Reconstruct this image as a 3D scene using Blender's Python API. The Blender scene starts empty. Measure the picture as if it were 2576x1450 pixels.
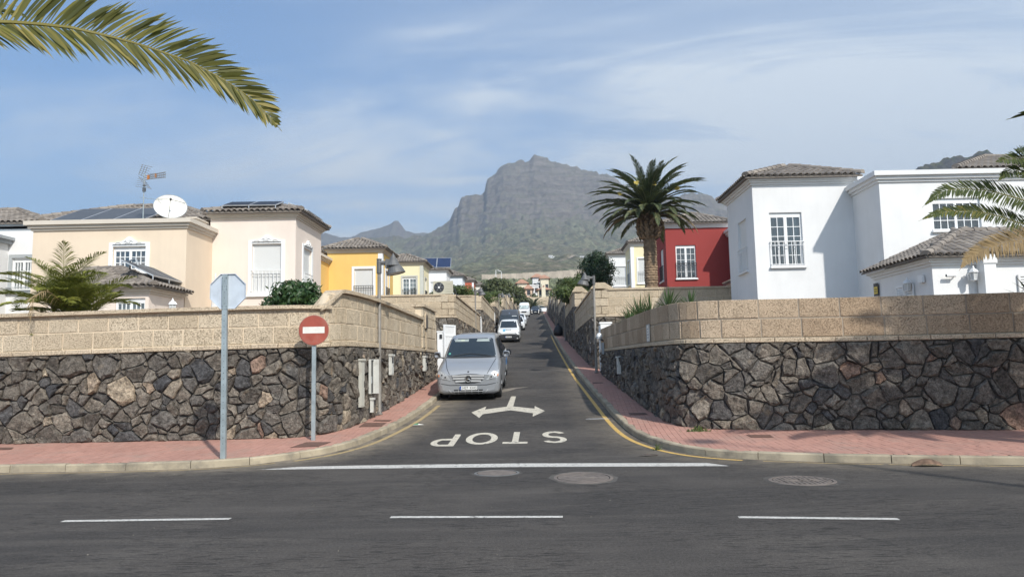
import bpy, bmesh, math, random
import numpy as np
from mathutils import Vector, Matrix
from mathutils.bvhtree import BVHTree
R = random.Random(7)
SKYX, SKYY, EXPO, HAZE = 0.35, 0.1, 0.41, 2.8e-4
sc = bpy.context.scene
# ------------------------------------------------------------------ camera, sky, sun, exposure
cam = bpy.data.objects.new('camera', bpy.data.cameras.new('camera'))
sc.collection.objects.link(cam)
cam.data.sensor_width = 36.0
cam.data.lens = 36.0 * 1860 / 2576
cam.data.clip_start = 0.05
cam.data.clip_end = 12000
_p, _r = math.atan(194 / 1860), 0.0195
_fw = Vector((0, math.cos(_p), math.sin(_p))); _u0 = Vector((0, -math.sin(_p), math.cos(_p))); _r0 = Vector((1, 0, 0))
_rt = _r0 * math.cos(_r) - _u0 * math.sin(_r); _up = _r0 * math.sin(_r) + _u0 * math.cos(_r)
mt = Matrix((_rt, _up, -_fw)).transposed().to_4x4(); mt.translation = (0, 0, 1.6)
cam.matrix_world = mt
sc.camera = cam

SUN_EL, SUN_AZ = math.radians(40), math.radians(152)      # clockwise from +Y: behind the viewer, to the right
world = bpy.data.worlds.new('World'); sc.world = world; world.use_nodes = True
nt = world.node_tree; nt.nodes.clear()
def wn(t, **k):
    n = nt.nodes.new(t)
    for a, b in k.items(): setattr(n, a, b)
    return n
sky = wn('ShaderNodeTexSky', sky_type='NISHITA', sun_disc=False, sun_elevation=SUN_EL, sun_rotation=SUN_AZ, altitude=100, air_density=1.0, dust_density=1.2, ozone_density=1.6)
tc = wn('ShaderNodeTexCoord'); sep = wn('ShaderNodeSeparateXYZ'); nt.links.new(tc.outputs['Generated'], sep.inputs[0])
def wmath(op, a, b=None):
    n = wn('ShaderNodeMath', operation=op)
    for i, v in enumerate((a, b)):
        if v is None: continue
        if isinstance(v, (int, float)): n.inputs[i].default_value = v
        else: nt.links.new(v, n.inputs[i])
    return n.outputs[0]
zz = wmath('ADD', wmath('MAXIMUM', sep.outputs[2], 0.0), 0.22)
cmb = wn('ShaderNodeCombineXYZ')
nt.links.new(wmath('DIVIDE', sep.outputs[0], zz), cmb.inputs[0]); nt.links.new(wmath('DIVIDE', sep.outputs[1], zz), cmb.inputs[1])
def wmap(src, rot, scl, loc=(0, 0, 0)):
    m = wn('ShaderNodeMapping'); m.inputs['Rotation'].default_value = (0, 0, rot); m.inputs['Scale'].default_value = scl; m.inputs['Location'].default_value = loc
    nt.links.new(src, m.inputs[0]); return m.outputs[0]
def wnoise(vec, s, d, dist, rough=0.55):
    n = wn('ShaderNodeTexNoise'); n.inputs['Scale'].default_value = s; n.inputs['Detail'].default_value = d; n.inputs['Distortion'].default_value = dist; n.inputs['Roughness'].default_value = rough
    nt.links.new(vec, n.inputs['Vector']); return n.outputs['Fac']
def wramp(v, a, b):
    n = wn('ShaderNodeMapRange', interpolation_type='SMOOTHSTEP'); n.inputs[1].default_value = a; n.inputs[2].default_value = b; nt.links.new(v, n.inputs[0]); return n.outputs[0]
big = wramp(wnoise(wmap(cmb.outputs[0], -0.6, (0.6, 1.1, 1), (SKYX, SKYY, 0)), 1.1, 4, 0.8), 0.40, 0.62)
wisp = wramp(wnoise(wmap(cmb.outputs[0], -0.75, (0.5, 1.5, 1), (1.3, 0.2, 0)), 1.5, 10, 1.9, 0.66), 0.36, 0.66)
right = wramp(wmath('ADD', sep.outputs[0], wmath('MULTIPLY', sep.outputs[2], -0.15)), -0.55, 0.62)
low = wramp(sep.outputs[2], 0.42, 0.02)
a1 = wmath('MULTIPLY', wmath('MULTIPLY', big, wmath('ADD', wmath('MULTIPLY', wisp, 0.6), 0.4)), 0.75)
a2 = wmath('ADD', a1, wmath('MULTIPLY', wmath('MULTIPLY', right, wmath('ADD', wmath('MULTIPLY', wisp, 0.5), 0.5)), 0.95))
a3 = wmath('MINIMUM', wmath('ADD', a2, wmath('MULTIPLY', low, 0.24)), 0.92)
tint = wn('ShaderNodeMix', data_type='RGBA', blend_type='MULTIPLY'); tint.inputs[0].default_value = 1; nt.links.new(sky.outputs[0], tint.inputs[6]); tint.inputs[7].default_value = (.66, .90, 1.06, 1)
mixc = wn('ShaderNodeMix', data_type='RGBA'); nt.links.new(a3, mixc.inputs[0]); nt.links.new(tint.outputs[2], mixc.inputs[6]); mixc.inputs[7].default_value = (5.3, 5.75, 6.1, 1)
bg = wn('ShaderNodeBackground'); bg.inputs[1].default_value = 0.135
wo = wn('ShaderNodeOutputWorld'); nt.links.new(mixc.outputs[2], bg.inputs[0]); nt.links.new(bg.outputs[0], wo.inputs[0])

sl = bpy.data.lights.new('sun', 'SUN'); sl.energy = 3.25; sl.angle = math.radians(1.3); sl.color = (1.0, 0.955, 0.88)
sun = bpy.data.objects.new('sun', sl); sc.collection.objects.link(sun)
sdir = Vector((math.sin(SUN_AZ) * math.cos(SUN_EL), math.cos(SUN_AZ) * math.cos(SUN_EL), math.sin(SUN_EL)))
sun.rotation_euler = sdir.to_track_quat('Z', 'Y').to_euler(); sun.location = (30, -50, 60)
sc.view_settings.view_transform = 'Standard'; sc.view_settings.look = 'None'
sc.view_settings.exposure = EXPO; sc.view_settings.gamma = 1.0; sc.view_settings.use_curve_mapping = False
sc.cycles.volume_bounces = 0; sc.cycles.max_bounces = 6; sc.cycles.transparent_max_bounces = 12

# ------------------------------------------------------------------ helpers
COL = sc.collection
def link(o, parent=None):
    COL.objects.link(o)
    if parent: o.parent = parent
    return o
def tag(o, label=None, cat=None, group=None, kind=None):
    if label: o['label'] = label
    if cat: o['category'] = cat
    if group: o['group'] = group
    if kind: o['kind'] = kind
    return o
def empty(name, loc, label=None, cat=None, group=None, rz=0, parent=None):
    o = bpy.data.objects.new(name, None); o.location = loc; o.rotation_euler = (0, 0, rz); o.empty_display_size = .2
    link(o, parent); return tag(o, label, cat, group)
class MB:
    def __init__(s, T=None): s.v = []; s.f = []; s.r = []; s.m = []; s.T = T
    def add(s, vs, fs, rnd=0.5, mi=0):
        n = len(s.v)
        if s.T: vs = [s.T(*p) for p in vs]
        s.v.extend(tuple(p) for p in vs); s.f.extend(tuple(i + n for i in f) for f in fs)
        s.r.extend([rnd] * len(fs)); s.m.extend([mi] * len(fs)); return s
    def box(s, x0, y0, z0, x1, y1, z1, rnd=0.5, mi=0):
        return s.add([(x0, y0, z0), (x1, y0, z0), (x1, y1, z0), (x0, y1, z0), (x0, y0, z1), (x1, y0, z1), (x1, y1, z1), (x0, y1, z1)],
              [(0, 3, 2, 1), (4, 5, 6, 7), (0, 1, 5, 4), (1, 2, 6, 5), (2, 3, 7, 6), (3, 0, 4, 7)], rnd, mi)
    def tube(s, pts, rad, n=6, rnd=0.5, mi=0, caps=True):
        pts = [Vector(p) for p in pts]; N = len(pts)
        if not hasattr(rad, '__len__'): rad = [rad] * N
        vs = []; a = None
        for i, p in enumerate(pts):
            t = (pts[min(i + 1, N - 1)] - pts[max(i - 1, 0)]).normalized()
            if a is None: a = t.orthogonal().normalized()
            a = (a - t * a.dot(t)).normalized(); b = t.cross(a)
            for k in range(n):
                w = 2 * math.pi * k / n
                vs.append(tuple(p + (a * math.cos(w) + b * math.sin(w)) * rad[i]))
        fs = [(i * n + k, i * n + (k + 1) % n, (i + 1) * n + (k + 1) % n, (i + 1) * n + k) for i in range(N - 1) for k in range(n)]
        if caps: fs += [tuple(range(n))[::-1], tuple(range((N - 1) * n, N * n))]
        return s.add(vs, fs, rnd, mi)
    def lathe(s, prof, c=(0, 0, 0), n=16, rnd=0.5, mi=0, axis='z', cap=True):
        vs = []
        for r, z in prof:
            for k in range(n):
                w = 2 * math.pi * k / n; x, y = r * math.cos(w), r * math.sin(w)
                p = (x, y, z) if axis == 'z' else ((z, x, y) if axis == 'x' else (x, z, y))
                vs.append((p[0] + c[0], p[1] + c[1], p[2] + c[2]))
        N = len(prof)
        fs = [(i * n + k, i * n + (k + 1) % n, (i + 1) * n + (k + 1) % n, (i + 1) * n + k) for i in range(N - 1) for k in range(n)]
        if cap: fs += [tuple(range(n))[::-1], tuple(range((N - 1) * n, N * n))]
        return s.add(vs, fs, rnd, mi)
    def prism(s, poly, f, d0, d1, rnd=0.5, mi=0):      # poly in (u,v); f(u,v,d) -> xyz
        n = len(poly)
        vs = [f(u, v, d0) for u, v in poly] + [f(u, v, d1) for u, v in poly]
        fs = [tuple(range(n))[::-1], tuple(range(n, 2 * n))] + [(i, (i + 1) % n, n + (i + 1) % n, n + i) for i in range(n)]
        return s.add(vs, fs, rnd, mi)
    def mesh(s, name, mats, smooth=False, off=None):
        me = bpy.data.meshes.new(name)
        v = s.v if off is None else [(a - off[0], b - off[1], c - off[2]) for a, b, c in s.v]
        me.from_pydata(v, [], s.f)
        for m in (mats if isinstance(mats, (list, tuple)) else [mats]): me.materials.append(m)
        at = me.attributes.new('rnd', 'FLOAT', 'FACE'); at.data.foreach_set('value', s.r)
        if any(s.m): me.polygons.foreach_set('material_index', s.m)
        if smooth: me.polygons.foreach_set('use_smooth', [True] * len(s.f))
        me.update(); return me
    def build(s, name, mats, parent=None, world=False, smooth=False, label=None, cat=None, group=None, kind=None):
        off = None
        if world and parent:
            off = Vector(parent.location); q = parent.parent
            while q: off += q.location; q = q.parent
        o = bpy.data.objects.new(name, s.mesh(name, mats, smooth, off)); link(o, parent)
        return tag(o, label, cat, group, kind)
def copy_tree(o, parent=None):
    c = o.copy(); COL.objects.link(c); c.parent = parent
    for ch in list(o.children): copy_tree(ch, c)
    return c
def interp(t, xs, ys): return float(np.interp(t, xs, ys))
_gy = np.arange(0, 260, .1)
_gz = np.concatenate([[0], np.cumsum(np.interp(_gy[:-1] + .05, [12.5, 16, 40, 70, 100], [0, .07, .076, .092, .095])) * .1])
def G(y): return float(np.interp(y, _gy, _gz))
KH = .12
def resample(pts, step):
    out = [Vector(pts[0])]
    for a, b in zip(pts[:-1], pts[1:]):
        a, b = Vector(a), Vector(b); n = max(1, round((b - a).length / step))
        out += [a.lerp(b, i / n) for i in range(1, n + 1)]
    return out
def smooth_path(pts, it=2):
    pts = [Vector(p) for p in pts]
    for _ in range(it):
        q = [pts[0]]
        for a, b in zip(pts[:-1], pts[1:]): q += [a.lerp(b, .25), a.lerp(b, .75)]
        q.append(pts[-1]); pts = q
    return pts
class Path:                                    # plan polyline with arc length; offsets to its right-hand side
    def __init__(s, pts):
        s.p = [Vector((p[0], p[1])) for p in pts]
        s.s = [0]
        for a, b in zip(s.p[:-1], s.p[1:]): s.s.append(s.s[-1] + (b - a).length)
        s.L = s.s[-1]
        s.xs = [p.x for p in s.p]; s.ys = [p.y for p in s.p]
        s.tx = []; 
        for i in range(len(s.p)):
            t = (s.p[min(i + 1, len(s.p) - 1)] - s.p[max(i - 1, 0)]).normalized(); s.tx.append(t)
    def at(s, q, d=0.):
        x, y = interp(q, s.s, s.xs), interp(q, s.s, s.ys)
        tx, ty = interp(q, s.s, [t.x for t in s.tx]), interp(q, s.s, [t.y for t in s.tx]); l = math.hypot(tx, ty)
        return x + ty / l * d, y - tx / l * d
# ------------------------------------------------------------------ materials
def nodes(name):
    m = bpy.data.materials.new(name); m.use_nodes = True; t = m.node_tree
    return m, t, t.nodes['Principled BSDF'], t.nodes['Material Output']
class NB:
    def __init__(s, t): s.t = t; s.pos = None
    def n(s, ty, ins=None, **k):
        n = s.t.nodes.new(ty)
        for a, b in k.items(): setattr(n, a, b)
        for a, b in (ins or {}).items():
            if isinstance(b, bpy.types.NodeSocket): s.t.links.new(b, n.inputs[a])
            else: n.inputs[a].default_value = b
        return n
    def P(s):
        if s.pos is None: s.pos = s.n('ShaderNodeNewGeometry').outputs['Position']
        return s.pos
    def noise(s, scale, detail=4, rough=.55, dist=0., vec=None, out='Fac'):
        return s.n('ShaderNodeTexNoise', {'Vector': vec or s.P(), 'Scale': scale, 'Detail': detail, 'Roughness': rough, 'Distortion': dist}).outputs[out]
    def vor(s, scale, feature='F1', out='Distance', vec=None, rand=1.):
        return s.n('ShaderNodeTexVoronoi', {'Vector': vec or s.P(), 'Scale': scale, 'Randomness': rand}, feature=feature).outputs[out]
    def scl(s, v, vec=None): return s.n('ShaderNodeMapping', {'Vector': vec or s.P(), 'Scale': v}).outputs[0]
    def rng(s, v, a, b, c=0., d=1.): return s.n('ShaderNodeMapRange', {0: v, 1: a, 2: b, 3: c, 4: d}).outputs[0]
    def math(s, op, a, b=0., clamp=False): return s.n('ShaderNodeMath', {0: a, 1: b}, operation=op, use_clamp=clamp).outputs[0]
    def mix(s, f, a, b, mode='MIX'):
        c = lambda q: q if isinstance(q, bpy.types.NodeSocket) else (tuple(q) + (1,) if len(q) == 3 else q)
        return s.n('ShaderNodeMix', {0: f, 6: c(a), 7: c(b)}, data_type='RGBA', blend_type=mode).outputs[2]
    def ramp(s, f, stops, interp='LINEAR'):
        n = s.n('ShaderNodeValToRGB', {0: f}); e = n.color_ramp; e.interpolation = interp
        while len(e.elements) < len(stops): e.elements.new(.5)
        for el, (p, c) in zip(e.elements, stops): el.position = p; el.color = tuple(c) + (1,)
        return n.outputs[0]
    def bump(s, h, strength, dist): return s.n('ShaderNodeBump', {'Height': h, 'Strength': strength, 'Distance': dist}).outputs[0]
    def rnd(s): return s.n('ShaderNodeAttribute', attribute_name='rnd').outputs['Fac']
    def val(s, f, col):                                 # multiply colour by value f
        return s.n('ShaderNodeMix', {0: 1., 6: col if isinstance(col, bpy.types.NodeSocket) else tuple(col) + (1,), 7: s.n('ShaderNodeCombineColor', {0: f, 1: f, 2: f}).outputs[0]}, data_type='RGBA', blend_type='MULTIPLY').outputs[2]
def M(name, col, rough=.8, var=.15, vs=1.5, bump=0., bs=40., metal=0., rv=0., spec=.5, dirt=None, coat=0.):
    m, t, b, o = nodes(name); k = NB(t)
    f = k.rng(k.noise(vs, 5), .3, .7, 1 - var, 1 + var)
    if name.startswith('plaster'): f = k.math('MULTIPLY', f, k.rng(k.noise(1., 6, .7, .3, vec=k.scl((2.6, 2.6, .22))), .40, .75, 1.01, .955))
    if rv: f = k.math('MULTIPLY', f, k.rng(k.rnd(), 0, 1, 1 - rv, 1 + rv))
    c = k.val(f, col)
    if dirt: c = k.mix(k.math('MULTIPLY', k.rng(k.noise(dirt[1], 6, .65), .5, .72), dirt[2]), c, dirt[0])
    t.links.new(c, b.inputs['Base Color']); b.inputs['Roughness'].default_value = rough; b.inputs['Metallic'].default_value = metal
    b.inputs['Specular IOR Level'].default_value = spec; b.inputs['Coat Weight'].default_value = coat
    if bump: t.links.new(k.bump(k.noise(bs, 5, .6), 1., bump), b.inputs['Normal'])
    return m
def m_stone():
    m, t, b, o = nodes('lava_stone'); k = NB(t); r = k.rnd()
    c = k.ramp(r, [(0, (.095, .083, .071)), (.2, (.150, .130, .108)), (.40, (.19, .165, .136)), (.5, (.125, .112, .10)), (.62, (.17, .147, .12)), (.74, (.062, .062, .066)), (.86, (.185, .165, .14)), (.94, (.25, .21, .165)), (.965, (.36, .30, .22)), (1, (.23, .15, .115))])
    n1 = k.noise(9, 7, .68); n2 = k.noise(38, 5, .7); n3 = k.noise(3, 4, .6)
    f = k.math('MULTIPLY', k.math('MULTIPLY', k.rng(n1, .32, .68, .42, 1.65), k.rng(n2, .32, .68, .55, 1.45)), k.rng(k.noise(22, 4, .75, .8), .35, .65, .72, 1.3))
    c = k.val(f, c)
    c = k.mix(k.math('MULTIPLY', k.rng(k.noise(16, 6, .75, 1.5), .60, .68), .55), c, (.42, .39, .34))
    c = k.mix(k.math('MULTIPLY', k.rng(n3, .62, .75), .4), c, (.30, .23, .15))
    t.links.new(c, b.inputs['Base Color']); b.inputs['Roughness'].default_value = .93; b.inputs['Specular IOR Level'].default_value = .25
    h = k.math('ADD', k.math('MULTIPLY', n1, .8), k.math('MULTIPLY', n2, .45))
    t.links.new(k.bump(h, 1., .07), b.inputs['Normal']); return m
def m_block(name, c0, c1, pit=(.16, .12, .075)):
    m, t, b, o = nodes(name); k = NB(t)
    f = k.rng(k.noise(2.2, 5), .3, .7, .9, 1.1)
    c = k.val(f, k.mix(k.rnd(), c0, c1))
    pits = k.math('MULTIPLY', k.rng(k.noise(44, 3, .75, .15), .52, .60), k.rng(k.noise(7, 2), .3, .6, .5, 1))
    pv = k.math('MULTIPLY', k.rng(k.vor(23), .16, .08), k.rng(k.noise(5, 2), .42, .6))
    pits = k.math('MAXIMUM', pits, pv)
    c = k.mix(k.math('MULTIPLY', pits, .62), c, pit)
    c = k.mix(k.math('MULTIPLY', k.rng(k.noise(1.1, 6, .7), .55, .75), .35), c, (.24, .19, .14))
    t.links.new(c, b.inputs['Base Color']); b.inputs['Roughness'].default_value = .95; b.inputs['Specular IOR Level'].default_value = .2
    h = k.math('SUBTRACT', k.math('MULTIPLY', k.noise(30, 5, .7), .35), pits)
    t.links.new(k.bump(h, .9, .012), b.inputs['Normal']); return m
def m_asphalt():
    m, t, b, o = nodes('asphalt'); k = NB(t)
    c = k.ramp(k.noise(.5, 6, .6, .4), [(.3, (.052, .047, .043)), (.5, (.067, .060, .054)), (.7, (.088, .079, .070))])
    st = k.noise(1., 5, .6, 1.2, vec=k.scl((.45, 3.0, 1)))
    c = k.mix(k.math('MULTIPLY', k.rng(st, .5, .72), .38), c, (.115, .103, .092))
    c = k.mix(k.math('MULTIPLY', k.rng(k.noise(1., 4, .6, .8, vec=k.scl((.14, .9, 1))), .48, .60), .6), c, (.040, .037, .035))
    c = k.mix(k.math('MULTIPLY', k.rng(k.noise(1., 6, .7, .6, vec=k.scl((.9, 5, 1))), .55, .68), .4), c, (.115, .102, .09))
    g = k.noise(120, 3, .8); g2 = k.noise(34, 4, .8)
    c = k.val(k.math('MULTIPLY', k.rng(g, .3, .7, .35, 1.65), k.rng(g2, .33, .67, .62, 1.38)), c)
    ch = k.vor(55); c = k.mix(k.math('MULTIPLY', k.rng(ch, .20, .08), .7), c, (.22, .20, .185))
    dk = k.math('MULTIPLY', k.rng(k.noise(1., 3, .6, .3, vec=k.scl((4.5, 34, 1))), .565, .62), k.rng(k.noise(.6, 2), .38, .55))
    c = k.mix(k.math('MULTIPLY', dk, .8), c, (.018, .017, .017))
    # sandy dust gathered along the gutters and the upper street's pale worn patches
    sep = k.n('ShaderNodeSeparateXYZ', {0: k.P()})
    cr = k.math('MULTIPLY', k.rng(k.vor(.55, 'DISTANCE_TO_EDGE', vec=k.n('ShaderNodeVectorMath', {0: k.P(), 1: k.n('ShaderNodeVectorMath', {0: k.noise(1.3, 4, out='Color'), 'Scale': 1.1}, operation='SCALE').outputs[0]}, operation='ADD').outputs[0]), .010, .003), k.rng(k.noise(.35, 2), .5, .6))
    c = k.mix(k.math('MULTIPLY', cr, .5), c, (.03, .028, .027))
    d = k.math('MULTIPLY', k.n('ShaderNodeAttribute', attribute_name='dust').outputs['Fac'], k.rng(k.noise(2.2, 6, .7), .3, .6))
    c = k.mix(k.math('MULTIPLY', d, .85, True), c, (.31, .26, .195))
    t.links.new(c, b.inputs['Base Color']); b.inputs['Roughness'].default_value = .9; b.inputs['Specular IOR Level'].default_value = .3
    t.links.new(k.bump(k.math('ADD', g, k.math('MULTIPLY', dk, -1.5)), .8, .006), b.inputs['Normal']); return m
def m_leaf(name, c0, c1, tip=None, trans=.3, rough=.5):
    m, t, b, o = nodes(name); k = NB(t)
    c = k.val(k.rng(k.noise(3, 3), .3, .7, .8, 1.2), k.mix(k.rnd(), c0, c1))
    if tip: c = k.mix(k.rng(k.rnd(), .82, .98), c, tip)
    t.links.new(c, b.inputs['Base Color']); b.inputs['Roughness'].default_value = rough; b.inputs['Specular IOR Level'].default_value = .35
    tr = k.n('ShaderNodeBsdfTranslucent', {'Color': k.mix(.5, c, (.16, .2, .03))})
    mx = k.n('ShaderNodeMixShader', {0: trans, 1: b.outputs[0], 2: tr.outputs[0]})
    t.links.new(mx.outputs[0], o.inputs[0]); return m
def m_glass():
    m, t, b, o = nodes('window_glass'); k = NB(t)
    g = k.n('ShaderNodeBsdfGlossy', {'Color': (.9, .95, 1, 1), 'Roughness': .03}); tr = k.n('ShaderNodeBsdfTransparent', {'Color': (.55, .60, .62, 1)})
    fr = k.n('ShaderNodeFresnel', {'IOR': 1.7}); mx = k.n('ShaderNodeMixShader', {0: k.math('ADD', fr.outputs[0], .06), 1: tr.outputs[0], 2: g.outputs[0]})
    t.links.new(mx.outputs[0], o.inputs[0]); return m
def m_roof():
    m, t, b, o = nodes('roof_tile'); k = NB(t)
    c = k.ramp(k.math('ADD', k.math('MULTIPLY', k.rnd(), .5), k.math('MULTIPLY', k.noise(1.5, 5), .5)), [(.2, (.155, .135, .118)), (.5, (.225, .195, .168)), (.8, (.30, .262, .222))])
    c = k.mix(k.math('MULTIPLY', k.rng(k.noise(8, 5, .7), .55, .7), .5), c, (.15, .13, .115))
    t.links.new(c, b.inputs['Base Color']); b.inputs['Roughness'].default_value = .9
    t.links.new(k.bump(k.noise(40, 4), .5, .01), b.inputs['Normal']); return m
def m_scrub(name, veg=(.085, .095, .045), soil=(.16, .12, .085), rock=(.085, .072, .062), sc=.06, vegf=(.42, .58)):
    m, t, b, o = nodes(name); k = NB(t)
    geo = k.n('ShaderNodeNewGeometry'); sep = k.n('ShaderNodeSeparateXYZ', {0: geo.outputs['Normal']})
    n = k.noise(sc, 8, .72)
    c = k.ramp(n, [(.30, soil), (.45, (.12, .11, .062)), (.58, veg), (.72, (.055, .065, .032))])
    sp = k.noise(sc * 5, 5, .75)
    c = k.val(k.rng(sp, .32, .68, .45, 1.6), c)
    dots = k.rng(k.vor(.22 if sc > .04 else .10), .42, .22); c = k.mix(k.math('MULTIPLY', dots, .65), c, (.045, .058, .03))
    dl = k.rng(k.noise(.06, 4, .7), .60, .68); c = k.mix(k.math('MULTIPLY', dl, .5), c, (.30, .25, .19))
    steep = k.rng(k.math('ADD', sep.outputs[2], k.math('MULTIPLY', k.math('SUBTRACT', n, .5), .5)), .82, .64)
    if sc < .03:
        sz = k.n('ShaderNodeSeparateXYZ', {0: geo.outputs['Position']}); steep = k.math('MAXIMUM', k.math('MULTIPLY', steep, k.rng(sz.outputs[2], 330, 430, .15, 1)), k.math('MULTIPLY', k.rng(k.math('ADD', sz.outputs[2], k.math('MULTIPLY', n, 260)), 520, 680), .75))
    rk = k.val(k.math('MULTIPLY', k.rng(k.noise(1., 7, .8, .6, vec=k.scl((.010, .010, .09))), .35, .65, .5, 1.5), k.rng(k.noise(.09, 5, .8), .35, .65, .65, 1.35)), rock)
    c = k.mix(steep, c, rk)
    c = k.mix(k.math('MULTIPLY', k.rng(k.noise(.006, 5, .6), .55, .7), .35), c, (.17, .13, .095))
    t.links.new(c, b.inputs['Base Color']); b.inputs['Roughness'].default_value = 1.; b.inputs['Specular IOR Level'].default_value = .1
    t.links.new(k.bump(k.math('ADD', n, k.math('MULTIPLY', sp, .3)), .9, 5.), b.inputs['Normal']); return m
STONE = m_stone(); ASPH = m_asphalt(); GLASS = m_glass(); ROOF = m_roof()
BLOCK = m_block('toba_block', (.54, .44, .315), (.63, .53, .395))
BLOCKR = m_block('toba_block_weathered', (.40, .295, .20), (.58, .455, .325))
COPE = m_block('toba_coping', (.56, .455, .325), (.64, .53, .395))
MORT = M('pale_mortar', (.66, .54, .39), .95, .12, 3, .004, 60)
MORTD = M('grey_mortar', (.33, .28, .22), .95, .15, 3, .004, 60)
DARKM = M('dark_joint', (.075, .066, .058), 1., .3, 5, .01, 30)  # dark colour of the gaps between rubble stones and of the niche back
PAV = M('red_paver', (.42, .225, .175), .9, .10, .8, .003, 90, rv=.06, dirt=((.33, .24, .195), 1.3, .6))
PAVB = M('paver_bed', (.30, .16, .125), .95, .2, 2)
KERB = M('kerb_concrete', (.355, .300, .215), .92, .25, 1.8, .008, 45, rv=.12, dirt=((.17, .15, .12), 2.2, .85))
def m_paint(name, col, wear=.5, wc=(.09, .085, .08)):
    m, t, b, o = nodes(name); k = NB(t)
    c = k.val(k.rng(k.noise(5, 5), .3, .7, .88, 1.08), col)
    w = k.math('MAXIMUM', k.math('MULTIPLY', k.rng(k.noise(30, 4, .8), .50, .62), .75), k.rng(k.noise(5, 7, .75, 1.), .56, .62))
    c = k.mix(k.math('MULTIPLY', w, wear), c, wc)
    t.links.new(c, b.inputs['Base Color']); b.inputs['Roughness'].default_value = .8; return m
WPAINT = m_paint('road_paint_white', (.56, .54, .50), .85)
CPAINT = m_paint('road_paint_cream', (.60, .55, .45), .75)
YPAINT = m_paint('road_paint_yellow', (.62, .40, .11), .62)
YPALE = m_paint('road_paint_yellow_faded', (.42, .31, .15), .9, (.12, .11, .095))
WHITE = M('white_paint', (.78, .79, .79), .6, .04, 1.)
GALV = M('galvanised_steel', (.40, .45, .46), .42, .15, 8, .001, 80, metal=.55)
SIGNB = M('sign_back_grey', (.52, .57, .63), .5, .10, 4, metal=.1, dirt=((.36, .38, .40), 5, .5))
SIGNR = M('sign_red', (.34, .075, .048), .6, .12, 6, dirt=((.36, .15, .11), 5, .6))
SIGNW = M('sign_white', (.74, .72, .66), .6, .06, 8, dirt=((.5, .47, .4), 9, .4))
LAMPG = M('lamp_grey', (.125, .125, .125), .55, .15, 6, metal=.2)
POST = M('post_grey', (.20, .185, .165), .6, .2, 5, metal=.2)
DMETAL = M('dark_metal', (.035, .037, .042), .5, .1, 4, metal=.4)
IRON = M('cast_iron', (.155, .130, .112), .8, .3, 8, .003, 60)
RUST = M('rusty_cover', (.14, .075, .055), .85, .2, 8, .003, 60)
SHUT = M('shutter_white', (.70, .71, .70), .55, .03, 1.)
SOLAR = M('solar_cell', (.030, .036, .050), .55, .1, 3, spec=.25)
SOLARG = M('solar_glass_grey', (.085, .095, .11), .6, .1, 3, spec=.25)
ALU = M('aluminium', (.62, .63, .64), .4, .05, 3, metal=.6)
BARK = M('palm_bark', (.235, .165, .105), .95, .3, 6, .03, 14, rv=.25)
CURT = M('curtain', (.62, .60, .54), .9, .15, 4)
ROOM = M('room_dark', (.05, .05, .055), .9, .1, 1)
LPALM = m_leaf('palm_leaf_green', (.040, .062, .022), (.115, .135, .036), (.30, .24, .07))
LPALMD = m_leaf('palm_leaf_dark', (.050, .072, .042), (.125, .150, .072), (.22, .19, .08), .2)
LDRY = m_leaf('palm_leaf_dry', (.24, .17, .09), (.34, .24, .12), None, .2)
LYEL = m_leaf('palm_leaf_olive', (.075, .085, .026), (.23, .21, .048), (.38, .31, .10), .35)
LOLIV = m_leaf('tree_leaf_olive', (.060, .078, .030), (.115, .13, .052), None, .2)
LBUSH = m_leaf('bush_leaf', (.022, .055, .020), (.060, .11, .032), None, .2, .4)
LTOP = m_leaf('ficus_leaf', (.010, .030, .012), (.030, .062, .020), None, .15, .4)
LTREE = m_leaf('tree_leaf', (.050, .085, .024), (.12, .155, .045), None, .25)
LAREC = m_leaf('areca_leaf', (.13, .155, .03), (.36, .35, .07), (.24, .22, .05), .3)
WOOD = M('twig', (.12, .09, .06), .9, .2, 6)
# ------------------------------------------------------------------ kerb lines, wall lines (plan coordinates measured on site plan)
KL = smooth_path([(-26, 12.6), (-16, 12.6), (-8.57, 12.52), (-7.29, 12.46), (-5.94, 12.45), (-4.89, 12.66), (-4.4, 12.98), (-3.72, 13.78), (-3.38, 14.42), (-3.07, 15.42), (-2.8, 16.84), (-2.58, 18.36), (-2.43, 20.44), (-2.3, 23.2), (-2.0, 33), (-1.2, 60), (1.8, 160)], 2)
KR = smooth_path([(24, 8.2), (16, 9.3), (11, 10.35), (7.5, 11.1), (5.6, 11.6), (4.34, 12.04), (3.35, 12.68), (2.82, 13.64), (2.46, 15.36), (2.40, 17.48), (2.48, 21.9), (2.60, 30), (2.9, 40), (3.5, 60), (6.5, 160)], 2)
WL = smooth_path([(-26, 15.45), (-12, 15.42), (-5.2, 15.42), (-4.35, 15.55), (-3.85, 16.15), (-3.58, 17.4), (-3.42, 19.), (-3.28, 22), (-3.0, 29)], 2)
WR = smooth_path([(3.52, 29.6), (3.42, 24), (3.37, 20), (3.36, 17.6), (3.42, 16.5), (3.62, 15.9), (4.2, 15.5), (5.6, 15.25), (10, 14.62), (20, 13.0)], 2)
def kx(side, y):
    K = KL if side < 0 else KR
    pts = sorted([(p.y, p.x) for p in K if p.y > 15]); return interp(y, [a for a, b in pts], [b for a, b in pts])
def wallx(side, y): return (-3.4 + .034 * (y - 17)) if side < 0 else (3.40 + .030 * (y - 29))
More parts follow.
